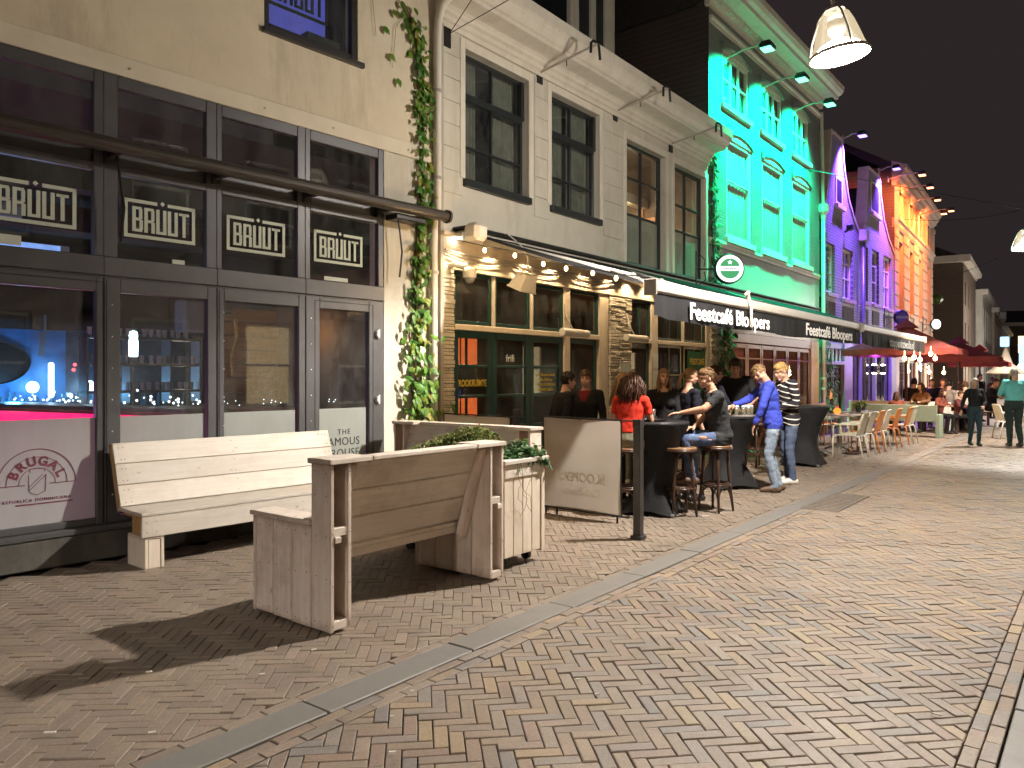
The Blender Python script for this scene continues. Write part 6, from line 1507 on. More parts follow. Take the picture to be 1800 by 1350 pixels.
# ---------------------------------------------------------------- terrace tables, chairs, benches
M['orange_p'] = pm('orange_p', (.62,.22,.04), .45, .08, 5, .05, 60, .001); M['beige_p'] = pm('beige_p', (.62,.57,.43), .45, .06, 5, .05, 60, .001); M['brown_p'] = pm('brown_p', (.30,.13,.05), .45, .1, 5, .05, 60, .001)
M['table_top'] = wood_mat('table_top', (.34,.30,.24), (.22,.19,.15), .2, .45, (.1,.08,.06), .3)
M['sage'] = pm('sage', (.30,.36,.26), .55, .08, 5, .05, 60, .001)
def make_chair(label, m, M_, group):
    o = thing('terrace_chair', label, 'chair', M_, group)
    st = MB()
    for k in range(6): st.box(-.21, .21, -.20+k*.072, -.20+k*.072+.066, .435-.004*abs(k-2), .452-.004*abs(k-2), .005)
    st.build('seat', m, o)
    for sx in (-1, 1):
        MB().tube([(sx*.215,-.20,.44),(sx*.235,-.235,.42),(sx*.245,-.25,.0)], [.018,.017,.013], 8).build('leg', m, o, smooth=True)
        MB().tube([(sx*.205,.20,.44),(sx*.22,.235,.40),(sx*.235,.31,.0)], [.018,.017,.013], 8).build('leg', m, o, smooth=True)
        MB().tube([(sx*.235,-.23,.42),(sx*.25,-.235,.60),(sx*.25,-.19,.655),(sx*.245,.0,.66),(sx*.225,.235,.66)], .016, 8, flat=1.2).build('armrest', m, o, smooth=True)
    bk = MB(); bk.tube([(-.21,.20,.44),(-.225,.245,.65),(-.215,.30,.84),(-.17,.32,.87),(.17,.32,.87),(.215,.30,.84),(.225,.245,.65),(.21,.20,.44)], .016, 8)
    bk.build('back_frame', m, o, smooth=True)
    sl = MB()
    for k in range(9):
        x = -.168+k*.042; sl.beam((x,.212,.47),(x,.318,.86),.034,.010,(0,1,0))
    sl.build('backrest', m, o); return o
def chair_at(u, v, rz, kind, lb):
    p = ground(u, v); return (p.x, p.y, rz, kind, lb)
A0 = AD2
proto = {}
def place_chair(x, y, rz, kind, lb):
    m = {'o': M['orange_p'], 'b': M['beige_p'], 'n': M['brown_p']}[kind]
    if kind not in proto: proto[kind] = make_chair(lb, m, TR(x, y, 0, rz), 'plastic armchairs on the terrace'); return proto[kind]
    return copy_tree(proto[kind], None, TR(x, y, 0, rz), lb)
def dining_table(label, x, y, rz, L=.72):
    o = thing('terrace_table', label, 'table', TR(x, y, 0, rz), 'square terrace tables'); box1('table_top', M['table_top'], o, -L/2, L/2, -.36, .36, .725, .755, .008)
    MB().tube([(0,0,.03),(0,0,.725)], .035, 10).build('column', M['grey_metal'], o)
    for k in range(4):
        a = k*math.pi/2+.785; MB().tube([(0,0,.05),(math.cos(a)*.2,math.sin(a)*.2,.05),(math.cos(a)*.33,math.sin(a)*.33,.015)], .02, 8).build('foot', M['grey_metal'], o)
    return o
tabs = []
TL = lambda l, t: SP(l, t)                             # street coordinates: along, right of the band
for k, (l, t) in enumerate(((12.45,-1.72),(13.85,-1.66),(15.4,-1.62))):
    p = TL(l, t); tabs.append(p); dining_table(('nearest','middle','farthest')[k]+' square terrace table laid with plates on the outdoor terrace', p.x, p.y, A0, .74)
for l, t, a, kd, lb in (
    (12.15,-1.02,-90,'b','beige plastic armchair nearest the street in the front of the terrace'),
    (12.75,-1.02,-92,'b','second beige plastic armchair close behind the front one'),
    (13.45,-1.0,-90,'o','orange plastic armchair third along the street side of the terrace'),
    (13.95,-.98,-88,'b','beige armchair between two orange ones on the street side'),
    (14.85,-.95,-90,'o','orange armchair beside the middle table on the street side'),
    (15.95,-.92,-90,'o','orange armchair farthest along the street side'),
    (16.35,-.90,-93,'b','beige armchair at the far end of the street side'),
    (12.0,-2.40,92,'o','orange armchair on the house side of the nearest table'),
    (12.65,-2.42,88,'b','beige armchair on the house side of the nearest table'),
    (13.5,-2.38,90,'o','orange armchair on the house side of the middle table'),
    (14.1,-2.36,90,'n','brown armchair on the house side of the middle table'),
    (15.1,-2.34,90,'b','beige armchair on the house side of the farthest table'),
    (15.7,-2.34,90,'o','orange armchair on the house side of the farthest table')):
    p = TL(l, t); place_chair(p.x, p.y, A0+R(a-90), kd, lb)
M['candle_glow'] = emit('candle_glow', (1,.20,.03), 1.5, .3); M['plate'] = pm('plate', (.6,.6,.62), .25, .05, 10, 0); M['napkin'] = pm('napkin', (.10,.09,.13), .8, .1, 30, 0); M['pot_red'] = pm('pot_red', (.35,.05,.03), .5, .1, 9, 0)
for k in range(2):
    o = thing('candle_globe', ('glowing orange candle globe on the nearest table','glowing orange candle globe on the middle table')[k], 'candle', TR(tabs[k].x-.06, tabs[k].y-.05, .757)); MB().ell((0,0,.075),(.075,.075,.075),14,10).build('globe', M['candle_glow'], o, smooth=True); MB().tube([(0,0,.14),(.01,0,.2)], .02, 8).build('neck', M['pot_red'], o)
    lamp('POINT', 'candle_light', (tabs[k].x-.06, tabs[k].y-.16, .9), 1.2, (1,.35,.08), radius=.05)
for k, p in enumerate(tabs):
    for q, (dx, dy) in enumerate(((-.22,-.2),(.2,-.18),(.18,.2))):
        o = thing('plate', ('left','front right','back right')[q]+' pale plate with dark napkin on the '+('nearest','middle','farthest')[k]+' terrace table', 'plate', TR(p.x+dx, p.y+dy, .757), 'plates on the terrace tables'); MB().lathe([(0,0),(.08,.0),(.125,.014),(.12,.018),(.08,.006),(0,.006)], 20).build('dish', M['plate'], o, smooth=True); box1('napkin', M['napkin'], o, -.05, .05, -.08, .08, .010, .022, .004)
for k, (q, dx, dy) in enumerate(((2,-.15,-.3),(2,.22,.3))):
    o = bush('potted_plant', ('small green potted plant on the left of the far terrace table','small green potted plant on the right of the far terrace table')[k], TR(tabs[q].x+dx, tabs[q].y+dy, .757), [((0,0,.17),(.09,.09,.10))], 220, .05, M['hedge'], seed=31+k); MB().lathe([(0,0),(.055,0),(.07,.12),(.062,.12),(0,.10)], 14).build('pot', M['plastic_black'], o)
o = thing('planter_trough', 'long dark trough of grey green plants before the violet doors', 'planter', TR(*SP(13.6,-3.35,0), A0)); box1('trough', M['stone_base'], o, -.9, .9, -.2, .2, .0, .62, .02); box1('soil', M['soil'], o, -.86, .86, -.16, .16, .6, .64)
bush('trough_plants', 'grey green feathery plants growing in the dark trough', TR(*SP(13.6,-3.35,.66), A0), [((-.5,0,.08),(.4,.2,.16)),((.3,0,.08),(.5,.2,.14))], 900, .07, M['ivy_dark'], seed=41)
def slab_bench(label, l, t, L, m, a=0, h=.80):
    p = TL(l, t); o = thing('panel_bench', label, 'bench', TR(p.x, p.y, 0, A0+R(a)), 'panel benches on the far terrace')
    box1('backrest', m, o, .06, L-.06, .0, .05, .42, h, .008); box1('seat', m, o, .06, L-.06, .05, .50, .40, .45, .008)
    for x in (.0, L-.10): box1('end_panel', m, o, x, x+.10, -.02, .54, .0, .60, .008); box1('foot_rail', m, o, x+.02, x+.08, .0, .54, .0, .02)
    return o
slab_bench('sage green panel bench across the terrace with its back to us behind the chairs', 18.5, -2.62, 2.2, M['sage'], -90, .84)
slab_bench('white panel bench across the terrace farther back beside the crowd', 20.9, -3.3, 2.85, M['white_trim'], -90, .86)
slab_bench('long pale panel bench along the middle of the far terrace', 13.9, -3.15, 4.4, M['beige_p'], 0, .86)
# ---------------------------------------------------------------- parasols
M['parasol'] = fabric_mat('parasol', (.52,.085,.06), .85, .1, 120)
def parasol_mat():
    n = NT('parasol_cloth'); f = n.noise(n.coord('Object'), 4, 4); c = n.ramp(f, [(.3,(.20,.050,.045)),(.7,(.27,.075,.065))])
    d = n.n('ShaderNodeBsdfDiffuse'); n.l(c, d.inputs[0]); t = n.n('ShaderNodeBsdfTranslucent'); n.l(c, t.inputs[0]); m = n.n('ShaderNodeMixShader'); m.inputs[0].default_value = .35
    n.l(d.outputs[0], m.inputs[1]); n.l(t.outputs[0], m.inputs[2]); n.l(m.outputs[0], n.out.inputs[0]); return n.mat
M['parasol'] = parasol_mat()
def parasol(label, x, y, rz, r=2.0, ze=2.35, za=3.2):
    o = thing('parasol', label, 'parasol', TR(x, y, 0, rz), 'red parasols over the far terrace')
    cor = [(r,r),(-r,r),(-r,-r),(r,-r)]; n = 10; vs = []; fs = []
    for k in range(4):
        a, b = cor[k], cor[(k+1) % 4]; base = len(vs)
        for i in range(n+1):
            t = i/n
            for j in range(n+1):
                q = j/n; ex = a[0]+(b[0]-a[0])*q; ey = a[1]+(b[1]-a[1])*q
                z = ze+(za-ze)*(1-t)-.10*math.sin(math.pi*t)*(.4+.6*math.sin(math.pi*q))*.8
                vs.append((ex*t, ey*t, z))
        for i in range(n):
            for j in range(n): fs.append((base+i*(n+1)+j, base+(i+1)*(n+1)+j, base+(i+1)*(n+1)+j+1, base+i*(n+1)+j+1))
    MB().add(vs, fs).build('canopy', M['parasol'], o, smooth=True)
    vl = MB()
    for k in range(4):
        a, b = cor[k], cor[(k+1) % 4]; pp = []
        for j in range(17):
            q = j/16; ex = a[0]+(b[0]-a[0])*q; ey = a[1]+(b[1]-a[1])*q; pp += [(ex,ey,ze), (ex*1.005,ey*1.005,ze-.17-.02*math.sin(j*2.4))]
        vl.add(pp, [(2*j,2*j+1,2*j+3,2*j+2) for j in range(16)])
    vl.build('valance', M['parasol'], o, smooth=True)
    MB().lathe([(.02,za+.15),(.30,za-.02),(.42,za-.12)], 4, TR(0,0,.03,R(45))).build('vent', M['parasol'], o)
    MB().tube([(0,0,.0),(0,0,za+.05)], .04, 10).build('pole', M['stool_wood'], o); box1('base', M['grey_metal'], o, -.4,.4,-.4,.4,0,.1,.03)
    for k in range(8):
        a = k*math.pi/4; rr = r*(1.41 if k % 2 else 1.0); MB().beam((.05*math.cos(a),.05*math.sin(a),za-.12),(rr*math.cos(a),rr*math.sin(a),ze-.03),.025,.03).build('rib', M['stool_wood'], o)
    return o
def at2(u, D): return (xat(u, D), D)
for k, (u, D, r, ze, za, lb) in enumerate(((1593,22.6,1.45,2.36,3.10,'nearest red parasol behind the second awning'),(1686,26.5,1.22,2.25,2.80,'second red parasol hung with small bulbs'),(1722,31.5,1.05,2.15,2.72,'third dark red parasol at the far end of the terrace'))):
    x, y = at2(u, D); parasol(lb, x, y, A0+R(2), r, ze, za)
o = thing('parasol', 'folded pale parasol beyond the red ones', 'parasol', TR(xat(1768,38), 38, 0, A0)); MB().lathe([(.05,3.0),(.3,2.2),(.9,1.75),(.85,1.7)], 10).build('canopy', M['white_paint'], o); MB().tube([(0,0,0),(0,0,3)], .04, 8).build('pole', M['grey_metal'], o)
sl2 = thing('string_lights', 'round warm bulbs strung under the red parasols', 'string lights')
for (u, v, D) in ((1590,630,19.8),(1607,628,20),(1617,632,20.2),(1636,622,20.5),(1644,630,21),(1596,652,24),(1633,654,24),(1659,655,25)):
    p = (xat(u,D), D, zat(v,D)); MB().ell(p, (.055,.055,.065), 8, 6).tube([(p[0],p[1],p[2]+.06),(p[0],p[1],p[2]+.2)], .008, 5).build('bulb', M['bulb_warm'], sl2); lamp('POINT', 'bulb_light', (p[0],p[1],p[2]-.1), 15, (1,.52,.18), sl2, .05)
# ---------------------------------------------------------------- people
def skin_mat(name, c):
    n = NT(name); f = n.noise(n.coord('Object'), 18, 3); col = n.ramp(f, [(.3, tuple(x*.88 for x in c)), (.7, c)])
    b = n.bsdf(col, .5, spec=.35); b.inputs['Subsurface Weight'].default_value = .12; b.inputs['Subsurface Radius'].default_value = (.012,.005,.003); b.inputs['Subsurface Scale'].default_value = 1
    return n.mat
M['skin'] = skin_mat('skin', (.50,.285,.195)); M['lips'] = pm('lips', (.36,.13,.10), .4, .1, 20, 0); M['eye'] = pm('eye', (.04,.03,.025), .15, .1, 20, 0)
def hair_mat(name, c):
    n = NT(name); f = n.noise(n.coord('Object', (60,60,8)), 2.0, 4, .7); col = n.ramp(f, [(.3, tuple(x*.55 for x in c)), (.7, tuple(min(1,x*1.25) for x in c))])
    n.bsdf(col, .42, 0, n.bump(f, .006, .7), spec=.22); return n.mat
HAIR = {k: hair_mat('hair_'+k, c) for k, c in dict(black=(.018,.012,.010), brown=(.075,.038,.018), dark=(.04,.022,.013), auburn=(.050,.020,.010), blond=(.42,.27,.10), light=(.15,.085,.04), sand=(.22,.13,.06), grey=(.30,.27,.24)).items()}
CL = {}
def cloth(k, c, var=.12):
    if k not in CL: CL[k] = fabric_mat('cloth_'+k, c, .9, var, 150)
    return CL[k]
def denim(k, a, b):
    k = 'denim_'+k
    if k in CL: return CL[k]
    n = NT(k); f = n.noise(n.coord('Object', (1,1,.6)), 7, 5, .65); c = n.ramp(f, [(.35, a), (.65, b)])
    n.bsdf(c, .85, 0, n.bump(n.math('ADD', f, n.math('MULTIPLY', n.noise(n.coord('Object'), 200, 2), .15)), .015, .6), spec=.2); CL[k] = n.mat; return n.mat
def striped(k):
    n = NT('cloth_'+k); tc = n.n('ShaderNodeTexCoord'); sp = n.n('ShaderNodeSeparateXYZ'); n.l(tc.outputs['Object'], sp.inputs[0])
    z = n.math('ADD', sp.outputs[2], n.math('MULTIPLY', n.math('ABSOLUTE', sp.outputs[0]), .25))
    w = n.math('GREATER_THAN', n.math('FRACT', n.math('MULTIPLY', z, 1/.078)), .80)
    c = n.mix(w, (.02,.019,.021), (.62,.58,.54)); n.bsdf(c, .9, 0, n.bump(n.noise(tc.outputs['Object'], 20, 3), .012, .5), spec=.2); return n.mat
def tube_closed(mb, pts, rs, n=10):
    mb.tube(pts, rs, n)
    for p, r in ((pts[0], rs[0]), (pts[-1], rs[-1])): mb.ell(p, (r,r,r), n, 6)
def person(label, x, y, face, j=None, s=1.0, female=False, hair=('short','brown'), top=('plain',), bottom=None, shoes=None, sleeve='short', look=(0,0), vox=.0095, heavy=1.0, hands=True, cat='person', hemz=None, wrinkle=.006, seed=0, shorts=False, extra=None, neckline=(.93,.095,0), inner=None):
    """joints j in body space (x right, y forward, z up); face = world direction faced; look = head (yaw, pitch) in degrees"""
    rnd = random.Random(seed+len(label))
    J = dict(pelvis=(0,0,.95), waist=(0,.0,1.10), chest=(0,.0,1.32), neck=(0,-.01,1.50), head=(0,.02,1.655),
             shl=(-.185,-.01,1.44), shr=(.185,-.01,1.44), ell=(-.235,-.03,1.16), elr=(.235,-.03,1.16), wrl=(-.245,.05,.93), wrr=(.245,.05,.93),
             hpl=(-.09,0,.92), hpr=(.09,0,.92), knl=(-.10,.02,.50), knr=(.10,.02,.50), anl=(-.10,-.02,.085), anr=(.10,-.02,.085))
    if female: J.update(shl=(-.165,-.01,1.43), shr=(.165,-.01,1.43), ell=(-.21,-.03,1.16), elr=(.21,-.03,1.16))
    if j: J.update(j)
    J = {k: Vector(v)*s for k, v in J.items()}
    hd = Matrix.Translation(J['head']) @ Matrix.Rotation(R(look[0]), 4, 'Z') @ Matrix.Rotation(R(look[1]), 4, 'X') @ Matrix.Scale(.93*s if not female else .89*s, 4)
    mb = MB(); bones = []
    def limb(a, b, ra, rb, lab, mid=None, midr=None):
        a = Vector(a); b = Vector(b)
        if mid is not None: pts = [a, Vector(mid), b]; rs = [ra, midr, rb]
        else: pts = [a, a.lerp(b,.35), b]; rs = [ra, ra*.55+rb*.45+(.004*s), rb]
        tube_closed(mb, pts, rs)
    k = s*heavy; f = .90 if female else 1.0
    # torso
    right = (J['shr']-J['shl']).normalized(); hipr = (J['hpr']-J['hpl']).normalized()
    spine = [(J['pelvis']-(J['waist']-J['pelvis']).normalized()*.09*s, .125, .10), (J['pelvis'], .172 if not female else .178, .122), (J['waist'], .142*f, .105), (J['waist'].lerp(J['chest'],.55), .158*f, .115*f), (J['chest'], .178*f, .122*f), (J['chest'].lerp(J['neck'],.55), .168*f, .100*f), (J['chest'].lerp(J['neck'],.86), .110*f, .075*f), (J['neck'], .060*f, .062*f)]
    vs = []; n = 20
    for i, (c, rx, ry) in enumerate(spine):
        a = spine[max(i-1,0)][0]; b = spine[min(i+1,len(spine)-1)][0]; up = (b-a).normalized()
        rt = hipr.lerp(right, min(1, i/4)).normalized(); fw = up.cross(rt).normalized(); rt = fw.cross(up).normalized()
        for q in range(n):
            an = 2*math.pi*q/n; ca, sa = math.cos(an), math.sin(an)
            e = .82
            vs.append(c+rt*(math.copysign(abs(ca)**e, ca)*rx*k)+fw*(math.copysign(abs(sa)**e, sa)*ry*k))
    fs = [(i*n+q, i*n+(q+1) % n, (i+1)*n+(q+1) % n, (i+1)*n+q) for i in range(len(spine)-1) for q in range(n)]+[tuple(range(n))[::-1], tuple((len(spine)-1)*n+q for q in range(n))]
    mb.add(vs, fs)
    if female:
        fw = (J['neck']-J['chest']).normalized().cross(right).normalized()
        for sx in (-1,1): mb.ell(J['chest']+right*sx*.075*s+fw*(.075*s)-Vector((0,0,.02*s)), (.065*s,.062*s,.066*s), 10, 7)
    else:
        for sx in (-1,1): pass
    T = J['pelvis']
    bones += [(J['pelvis']-Vector((0,0,.04*s)), J['pelvis']+(J['waist']-J['pelvis'])*.25, .15*k, 'bottom'), (J['pelvis']+(J['waist']-J['pelvis'])*.3, J['waist'], .14*k, 'top'), (J['waist'], J['chest'], .15*k, 'top'), (J['chest'], J['chest'].lerp(J['neck'],.85), .13*k, 'top'), (J['neck'], J['head'], .055*s, 'skin')]
    for sd in 'lr':
        sh, el, wr = J['sh'+sd], J['el'+sd], J['wr'+sd]
        tube_closed(mb, [J['chest'].lerp(J['neck'],.62), sh], [.075*k*f, .062*k*f])
        limb(sh, el, .056*k*f, .041*k*f, 'x'); limb(el, wr, .042*k*f, .027*k*f, 'x')
        bones.append((J['chest'].lerp(J['neck'],.6), sh, .07*k, 'top'))
        cut = {'short': .55, 'long': 2, 'none': 0, 'mid': .9}[sleeve]
        if cut >= 1: bones += [(sh, el, .05*k, 'top'), (el, el.lerp(wr,.93), .035*k, 'top'), (wr, wr+(wr-el)*.4, .03, 'skin')]
        elif cut == 0: bones += [(sh, el, .05*k, 'skin'), (el, wr, .035*k, 'skin'), (wr, wr+(wr-el)*.4, .03, 'skin')]
        else: bones += [(sh, sh.lerp(el,cut), .052*k, 'top'), (sh.lerp(el,cut+.04), el, .045*k, 'skin'), (el, wr, .035*k, 'skin'), (wr, wr+(wr-el)*.4, .03, 'skin')]
        d = (wr-el).normalized()
        if J.get('hd'+sd) is not None: d = (J['hd'+sd]/s).normalized()
        side = d.cross(Vector((0,1,0)) if abs(d.y) < .8 else Vector((0,0,1))).normalized(); nrm = side.cross(d).normalized()
        sgn = 1 if sd == 'l' else -1
        if hands:
            hs = s*(.90 if female else 1.0); pc_ = wr+d*.055*hs
            MM = Matrix(((side.x,d.x,nrm.x,pc_.x),(side.y,d.y,nrm.y,pc_.y),(side.z,d.z,nrm.z,pc_.z),(0,0,0,1)))
            mb.ell((0,0,0), (.040*hs,.055*hs,.018*hs), 10, 6, MM)
            for q in range(4):
                L = (.066,.074,.070,.056)[q]*hs; bx = (-.034+.0227*q)*hs; spd = (q-1.5)*.10
                p0 = MM @ Vector((bx,.035*hs,0)); p1 = MM @ Vector((bx+spd*L*.5,.035*hs+L*.55,-.010*hs)); p2 = MM @ Vector((bx+spd*L*.8,.035*hs+L*.92,-.034*hs))
                tube_closed(mb, [p0,p1,p2], [.0105*hs,.0100*hs,.0090*hs], 7)
            p0 = MM @ Vector((-sgn*-.032*hs,-.03*hs,0)); p1 = MM @ Vector((-sgn*-.062*hs,.005*hs,-.012*hs)); p2 = MM @ Vector((-sgn*-.066*hs,.036*hs,-.022*hs))
            tube_closed(mb, [p0,p1,p2], [.0125*hs,.0115*hs,.0095*hs], 7)
            for e_ in (pc_, pc_+d*.06*hs): bones.append((e_, e_+d*.03, .02, 'skin'))
        else: mb.ell(wr+d*.06*s, (.035*s,.04*s,.035*s), 8, 6)
        hp, kn, an = J['hp'+sd], J['kn'+sd], J['an'+sd]
        limb(hp, kn, .088*k*(1.04 if female else 1), .056*k, 'x'); tube_closed(mb, [kn, kn.lerp(an,.33), an], [.054*k, .054*k*f, .037*k])
        if shorts: bones += [(hp, hp.lerp(kn,.85), .08*k, 'bottom'), (kn, an, .05*k, 'skin')]
        else: bones += [(hp, kn, .075*k, 'bottom'), (kn, kn.lerp(an,.97), .05*k, 'bottom')]
        toe = J.get('to'+sd)
        if toe is None: dd = (kn-an); toe = an+Vector((0,.17*s,-.055*s))
        else: toe = toe
        fd = (toe-an); heel = an-Vector((fd.x,fd.y,0)).normalized()*.045*s; heel.z = min(heel.z, an.z-.045*s)
        tube_closed(mb, [heel, heel.lerp(toe,.5)+Vector((0,0,.012*s)), toe], [.036*s,.042*s,.030*s]); tube_closed(mb, [an, heel.lerp(toe,.3)], [.042*s,.042*s])
        bones += [(heel, toe, .038*s, 'shoe')]
    # head
    E = lambda c, r, a=12, b=8: mb.ell(c, r, a, b, hd)
    E((0,-.012,.03), (.076,.098,.098), 16, 12); E((0,.028,-.04), (.057,.066,.074), 14, 10); E((0,.070,-.098), (.024,.018,.019)); E((0,.064,.038), (.052,.028,.022))
    mb.tube([hd @ Vector(q) for q in ((0,.088,.022),(0,.103,-.004),(0,.113,-.028),(0,.098,-.038))], [.008*s,.010*s,.0145*s,.010*s], 8)
    for sx in (-1,1): E((sx*.037,.058,-.028), (.026,.026,.026)); E((sx*.079,-.008,-.006), (.010,.021,.031)); E((sx*.058,-.0,-.06), (.014,.03,.025))
    E((0,.088,-.064), (.023,.010,.010)); E((0,.086,-.076), (.02,.010,.008))
    tube_closed(mb, [J['neck']-(J['head']-J['neck'])*.3, hd @ Vector((0,-.022,-.05))], [.060*s*f, .052*s*f])
    bones += [(hd @ Vector((0,0,-.04)), hd @ Vector((0,0,.05)), .10*s, 'skin')]
    me = mb.mesh('body', M['skin']); ob = bpy.data.objects.new('tmp', me); COL.objects.link(ob)
    md = ob.modifiers.new('r', 'REMESH'); md.mode = 'VOXEL'; md.voxel_size = vox; md.adaptivity = 0; md.use_smooth_shade = True
    sm_ = ob.modifiers.new('s', 'SMOOTH'); sm_.factor = .5; sm_.iterations = 2
    dg = bpy.context.evaluated_depsgraph_get(); dg.update()
    body = bpy.data.meshes.new_from_object(ob.evaluated_get(dg)); bpy.data.objects.remove(ob); bpy.data.meshes.remove(me)
    body.name = 'body'; body.materials.clear(); body.materials.append(M['skin'])
    nv = len(body.vertices); co = np.empty(nv*3, np.float32); body.vertices.foreach_get('co', co); co = co.reshape(-1,3)
    no = np.empty(nv*3, np.float32); body.vertices.foreach_get('normal', no); no = no.reshape(-1,3)
    nf = len(body.polygons); lt = np.empty(nf, np.int32); body.polygons.foreach_get('loop_total', lt); li = np.empty(len(body.loops), np.int32); body.loops.foreach_get('vertex_index', li)
    assert (lt == 4).all(); fa = li.reshape(-1,4); fc = co[fa].mean(1)
    best = np.full(nf, 1e9); lab = np.zeros(nf, np.int32); names = ['skin','top','bottom','shoe','inner']
    for a, b, r, l in bones:
        a = np.array(a); b = np.array(b); ab = b-a; t = np.clip(((fc-a) @ ab)/max(ab @ ab, 1e-9), 0, 1); d = np.linalg.norm(fc-(a+t[:,None]*ab), axis=1)-r
        m = d < best; best[m] = d[m]; lab[m] = names.index(l)
    hl = np.linalg.inv(np.array(hd)); hp_ = np.c_[fc, np.ones(nf)] @ hl.T; hx, hy, hz = hp_[:,0], hp_[:,1], hp_[:,2]
    isface = (np.abs(hx) < .13) & (np.abs(hy) < .16) & (hz > -.125) & (hz < .16); lab[isface & (hz > -.10)] = 0
    if hemz is not None: m = (lab == 2) & (fc[:,2] > hemz*s) & (np.abs(fc[:,0]-T.x) < .24*s) & (fc[:,1] < T.y+.13*s); lab[m] = 1
    ax = np.array(J['neck']-J['chest']); al = np.linalg.norm(ax); ax = ax/al; rel = fc-np.array(J['chest']); hh = rel @ ax; rad = np.linalg.norm(rel-hh[:,None]*ax, axis=1); hh = hh/al
    fwd = np.array((J['neck']-J['chest']).normalized().cross(right)); fr_ = rel @ fwd
    lab[(lab == 1) & (hh > neckline[0]) & (rad < neckline[1]*s) & (fr_*neckline[2] > -.03)] = 0
    if inner: lab[(lab == 1) & (hh > .15) & (fr_ > .03) & (np.abs(rel @ np.array(right)) < .035+.05*np.clip(hh,0,1))] = 4
    rootM = TR(x, y, 0, math.atan2(face[1], face[0])-math.pi/2)
    root = thing('person', label, cat, rootM); link('body', body, root)
    def layer(name, mask, off, mat, wr=0, fn=None, sub=None):
        ids = np.nonzero(mask)[0]
        if not len(ids): return None
        F_ = fa[ids]; used, inv = np.unique(F_, return_inverse=True); F2_ = inv.reshape(-1,4)
        P = co[used]; N_ = no[used]; o_ = np.full(len(used), off, np.float32)
        if wr:
            w_ = np.array([noise.noise(Vector((p[0]*9+seed, p[1]*9, p[2]*15)))+.6*noise.noise(Vector((p[0]*21+3, p[1]*21+seed, p[2]*26))) for p in P.tolist()], np.float32); o_ = o_+wr*w_
        if fn is not None: o_ = o_+fn(P, N_)
        Q = P+N_*o_[:,None]
        e = np.concatenate([F2_[:,[0,1]],F2_[:,[1,2]],F2_[:,[2,3]],F2_[:,[3,0]]]); key = np.sort(e,1); u_, ix, ct = np.unique(key, axis=0, return_index=True, return_counts=True)
        be = e[ix[ct == 1]]; n0 = len(Q); V_ = np.concatenate([Q, P]); fcs = F2_.tolist()+[[int(b), int(a), int(a)+n0, int(b)+n0] for a, b in be]
        m_ = bpy.data.meshes.new(name); m_.from_pydata(V_.tolist(), [], fcs); m_.materials.append(mat); m_.polygons.foreach_set('use_smooth', [True]*len(m_.polygons)); m_.update()
        return link(name, m_, root)
    if top: layer(top[0], lab == 1, .011*s, top[1], wrinkle)
    if bottom: layer(bottom[0], lab == 2, .009*s, bottom[1], wrinkle*.9)
    if inner: layer('shirt', lab == 4, .008*s, inner, wrinkle)
    if shoes: layer('shoes', lab == 3, .006*s, shoes)
    # hair
    st, hc = hair; hm = HAIR[hc]
    lim = {'short': (.052,.088,.025,-.055), 'fade': (.075,.09,-.01,.03), 'quiff': (.06,.09,.0,-.02), 'long': (.068,.082,.018,-.10), 'bun': (.066,.085,.012,-.09)}[st if st in ('short','fade','quiff') else 'bun' if st == 'pony' else 'long']
    hmask = isface & (((hz > lim[0]) & (hy < lim[1])) | ((hy < lim[2]) & (hz > -.005)) | ((hy < lim[2]-.035) & (hz > lim[3]))) & ~((np.abs(hx) > .076) & (hz < .03) & (hz > -.045) & (hy > -.03) & (hy < .02))
    def hairfn(P, N_):
        q = np.c_[P, np.ones(len(P))] @ hl.T
        g = np.array([noise.noise(Vector((p[0]*55, p[1]*38+seed, p[2]*55))) for p in P.tolist()], np.float32)
        a = {'short': .012, 'fade': .006, 'quiff': .008, 'long': .016, 'pony': .010, 'curly': .022}[st]*s
        topw = np.clip((q[:,2]-.055)/.05, 0, 1)*np.clip((q[:,1]+.02)/.10, 0, 1)
        o_ = a+.55*a*g+topw*{'short': .012, 'fade': .010, 'quiff': .030, 'long': .0, 'pony': .0, 'curly': .0}[st]*s
        return o_.astype(np.float32)
    hb_ = layer('hair', hmask, 0.0, hm, 0, hairfn)
    lk = MB()
    if st in ('long','curly','pony'):
        NL = {'long': 110, 'curly': 280, 'pony': 22}[st]; ln = {'long': .40, 'curly': .30, 'pony': .28}[st]
        for q in range(NL):
            if st == 'pony': st0 = Vector((rnd.gauss(0,.012), -.105, .03+rnd.gauss(0,.012))); out = Vector((rnd.gauss(0,.02), -.05, .01))
            else:
                an = rnd.uniform(-2.25, 2.25); zz = rnd.uniform(-.04, .11); rr = math.sqrt(max(.05, 1-((zz-.03)/.105)**2)); st0 = Vector((math.sin(an)*.078*rr, -math.cos(an)*.098*rr-.012, zz)); out = Vector((st0.x, st0.y, 0)).normalized()*(.03 if st == 'long' else .095)*rnd.uniform(.5,1.2)
            pts = []; L_ = ln*rnd.uniform(.75,1.1); cph = rnd.uniform(0,6)
            for i in range(8):
                t = i/7; p = st0+out*math.sin(min(1,t*1.6)*1.57)+Vector((0, -.015*t, -L_*t*(.55+.45*t)))
                w = (.004 if st != 'curly' else .017)*t; p += Vector((math.sin(t*11+cph)*w, math.cos(t*9+cph)*w, 0))+Vector((rnd.gauss(0,.002), rnd.gauss(0,.002), 0))
                pts.append(hd @ p)
            r_ = (.010 if st == 'long' else .0095)*s; lk.tube(pts, [r_*.6,r_,r_*1.05,r_,r_*.95,r_*.8,r_*.6,r_*.15], 5, flat=.6)
    elif vox < .012:
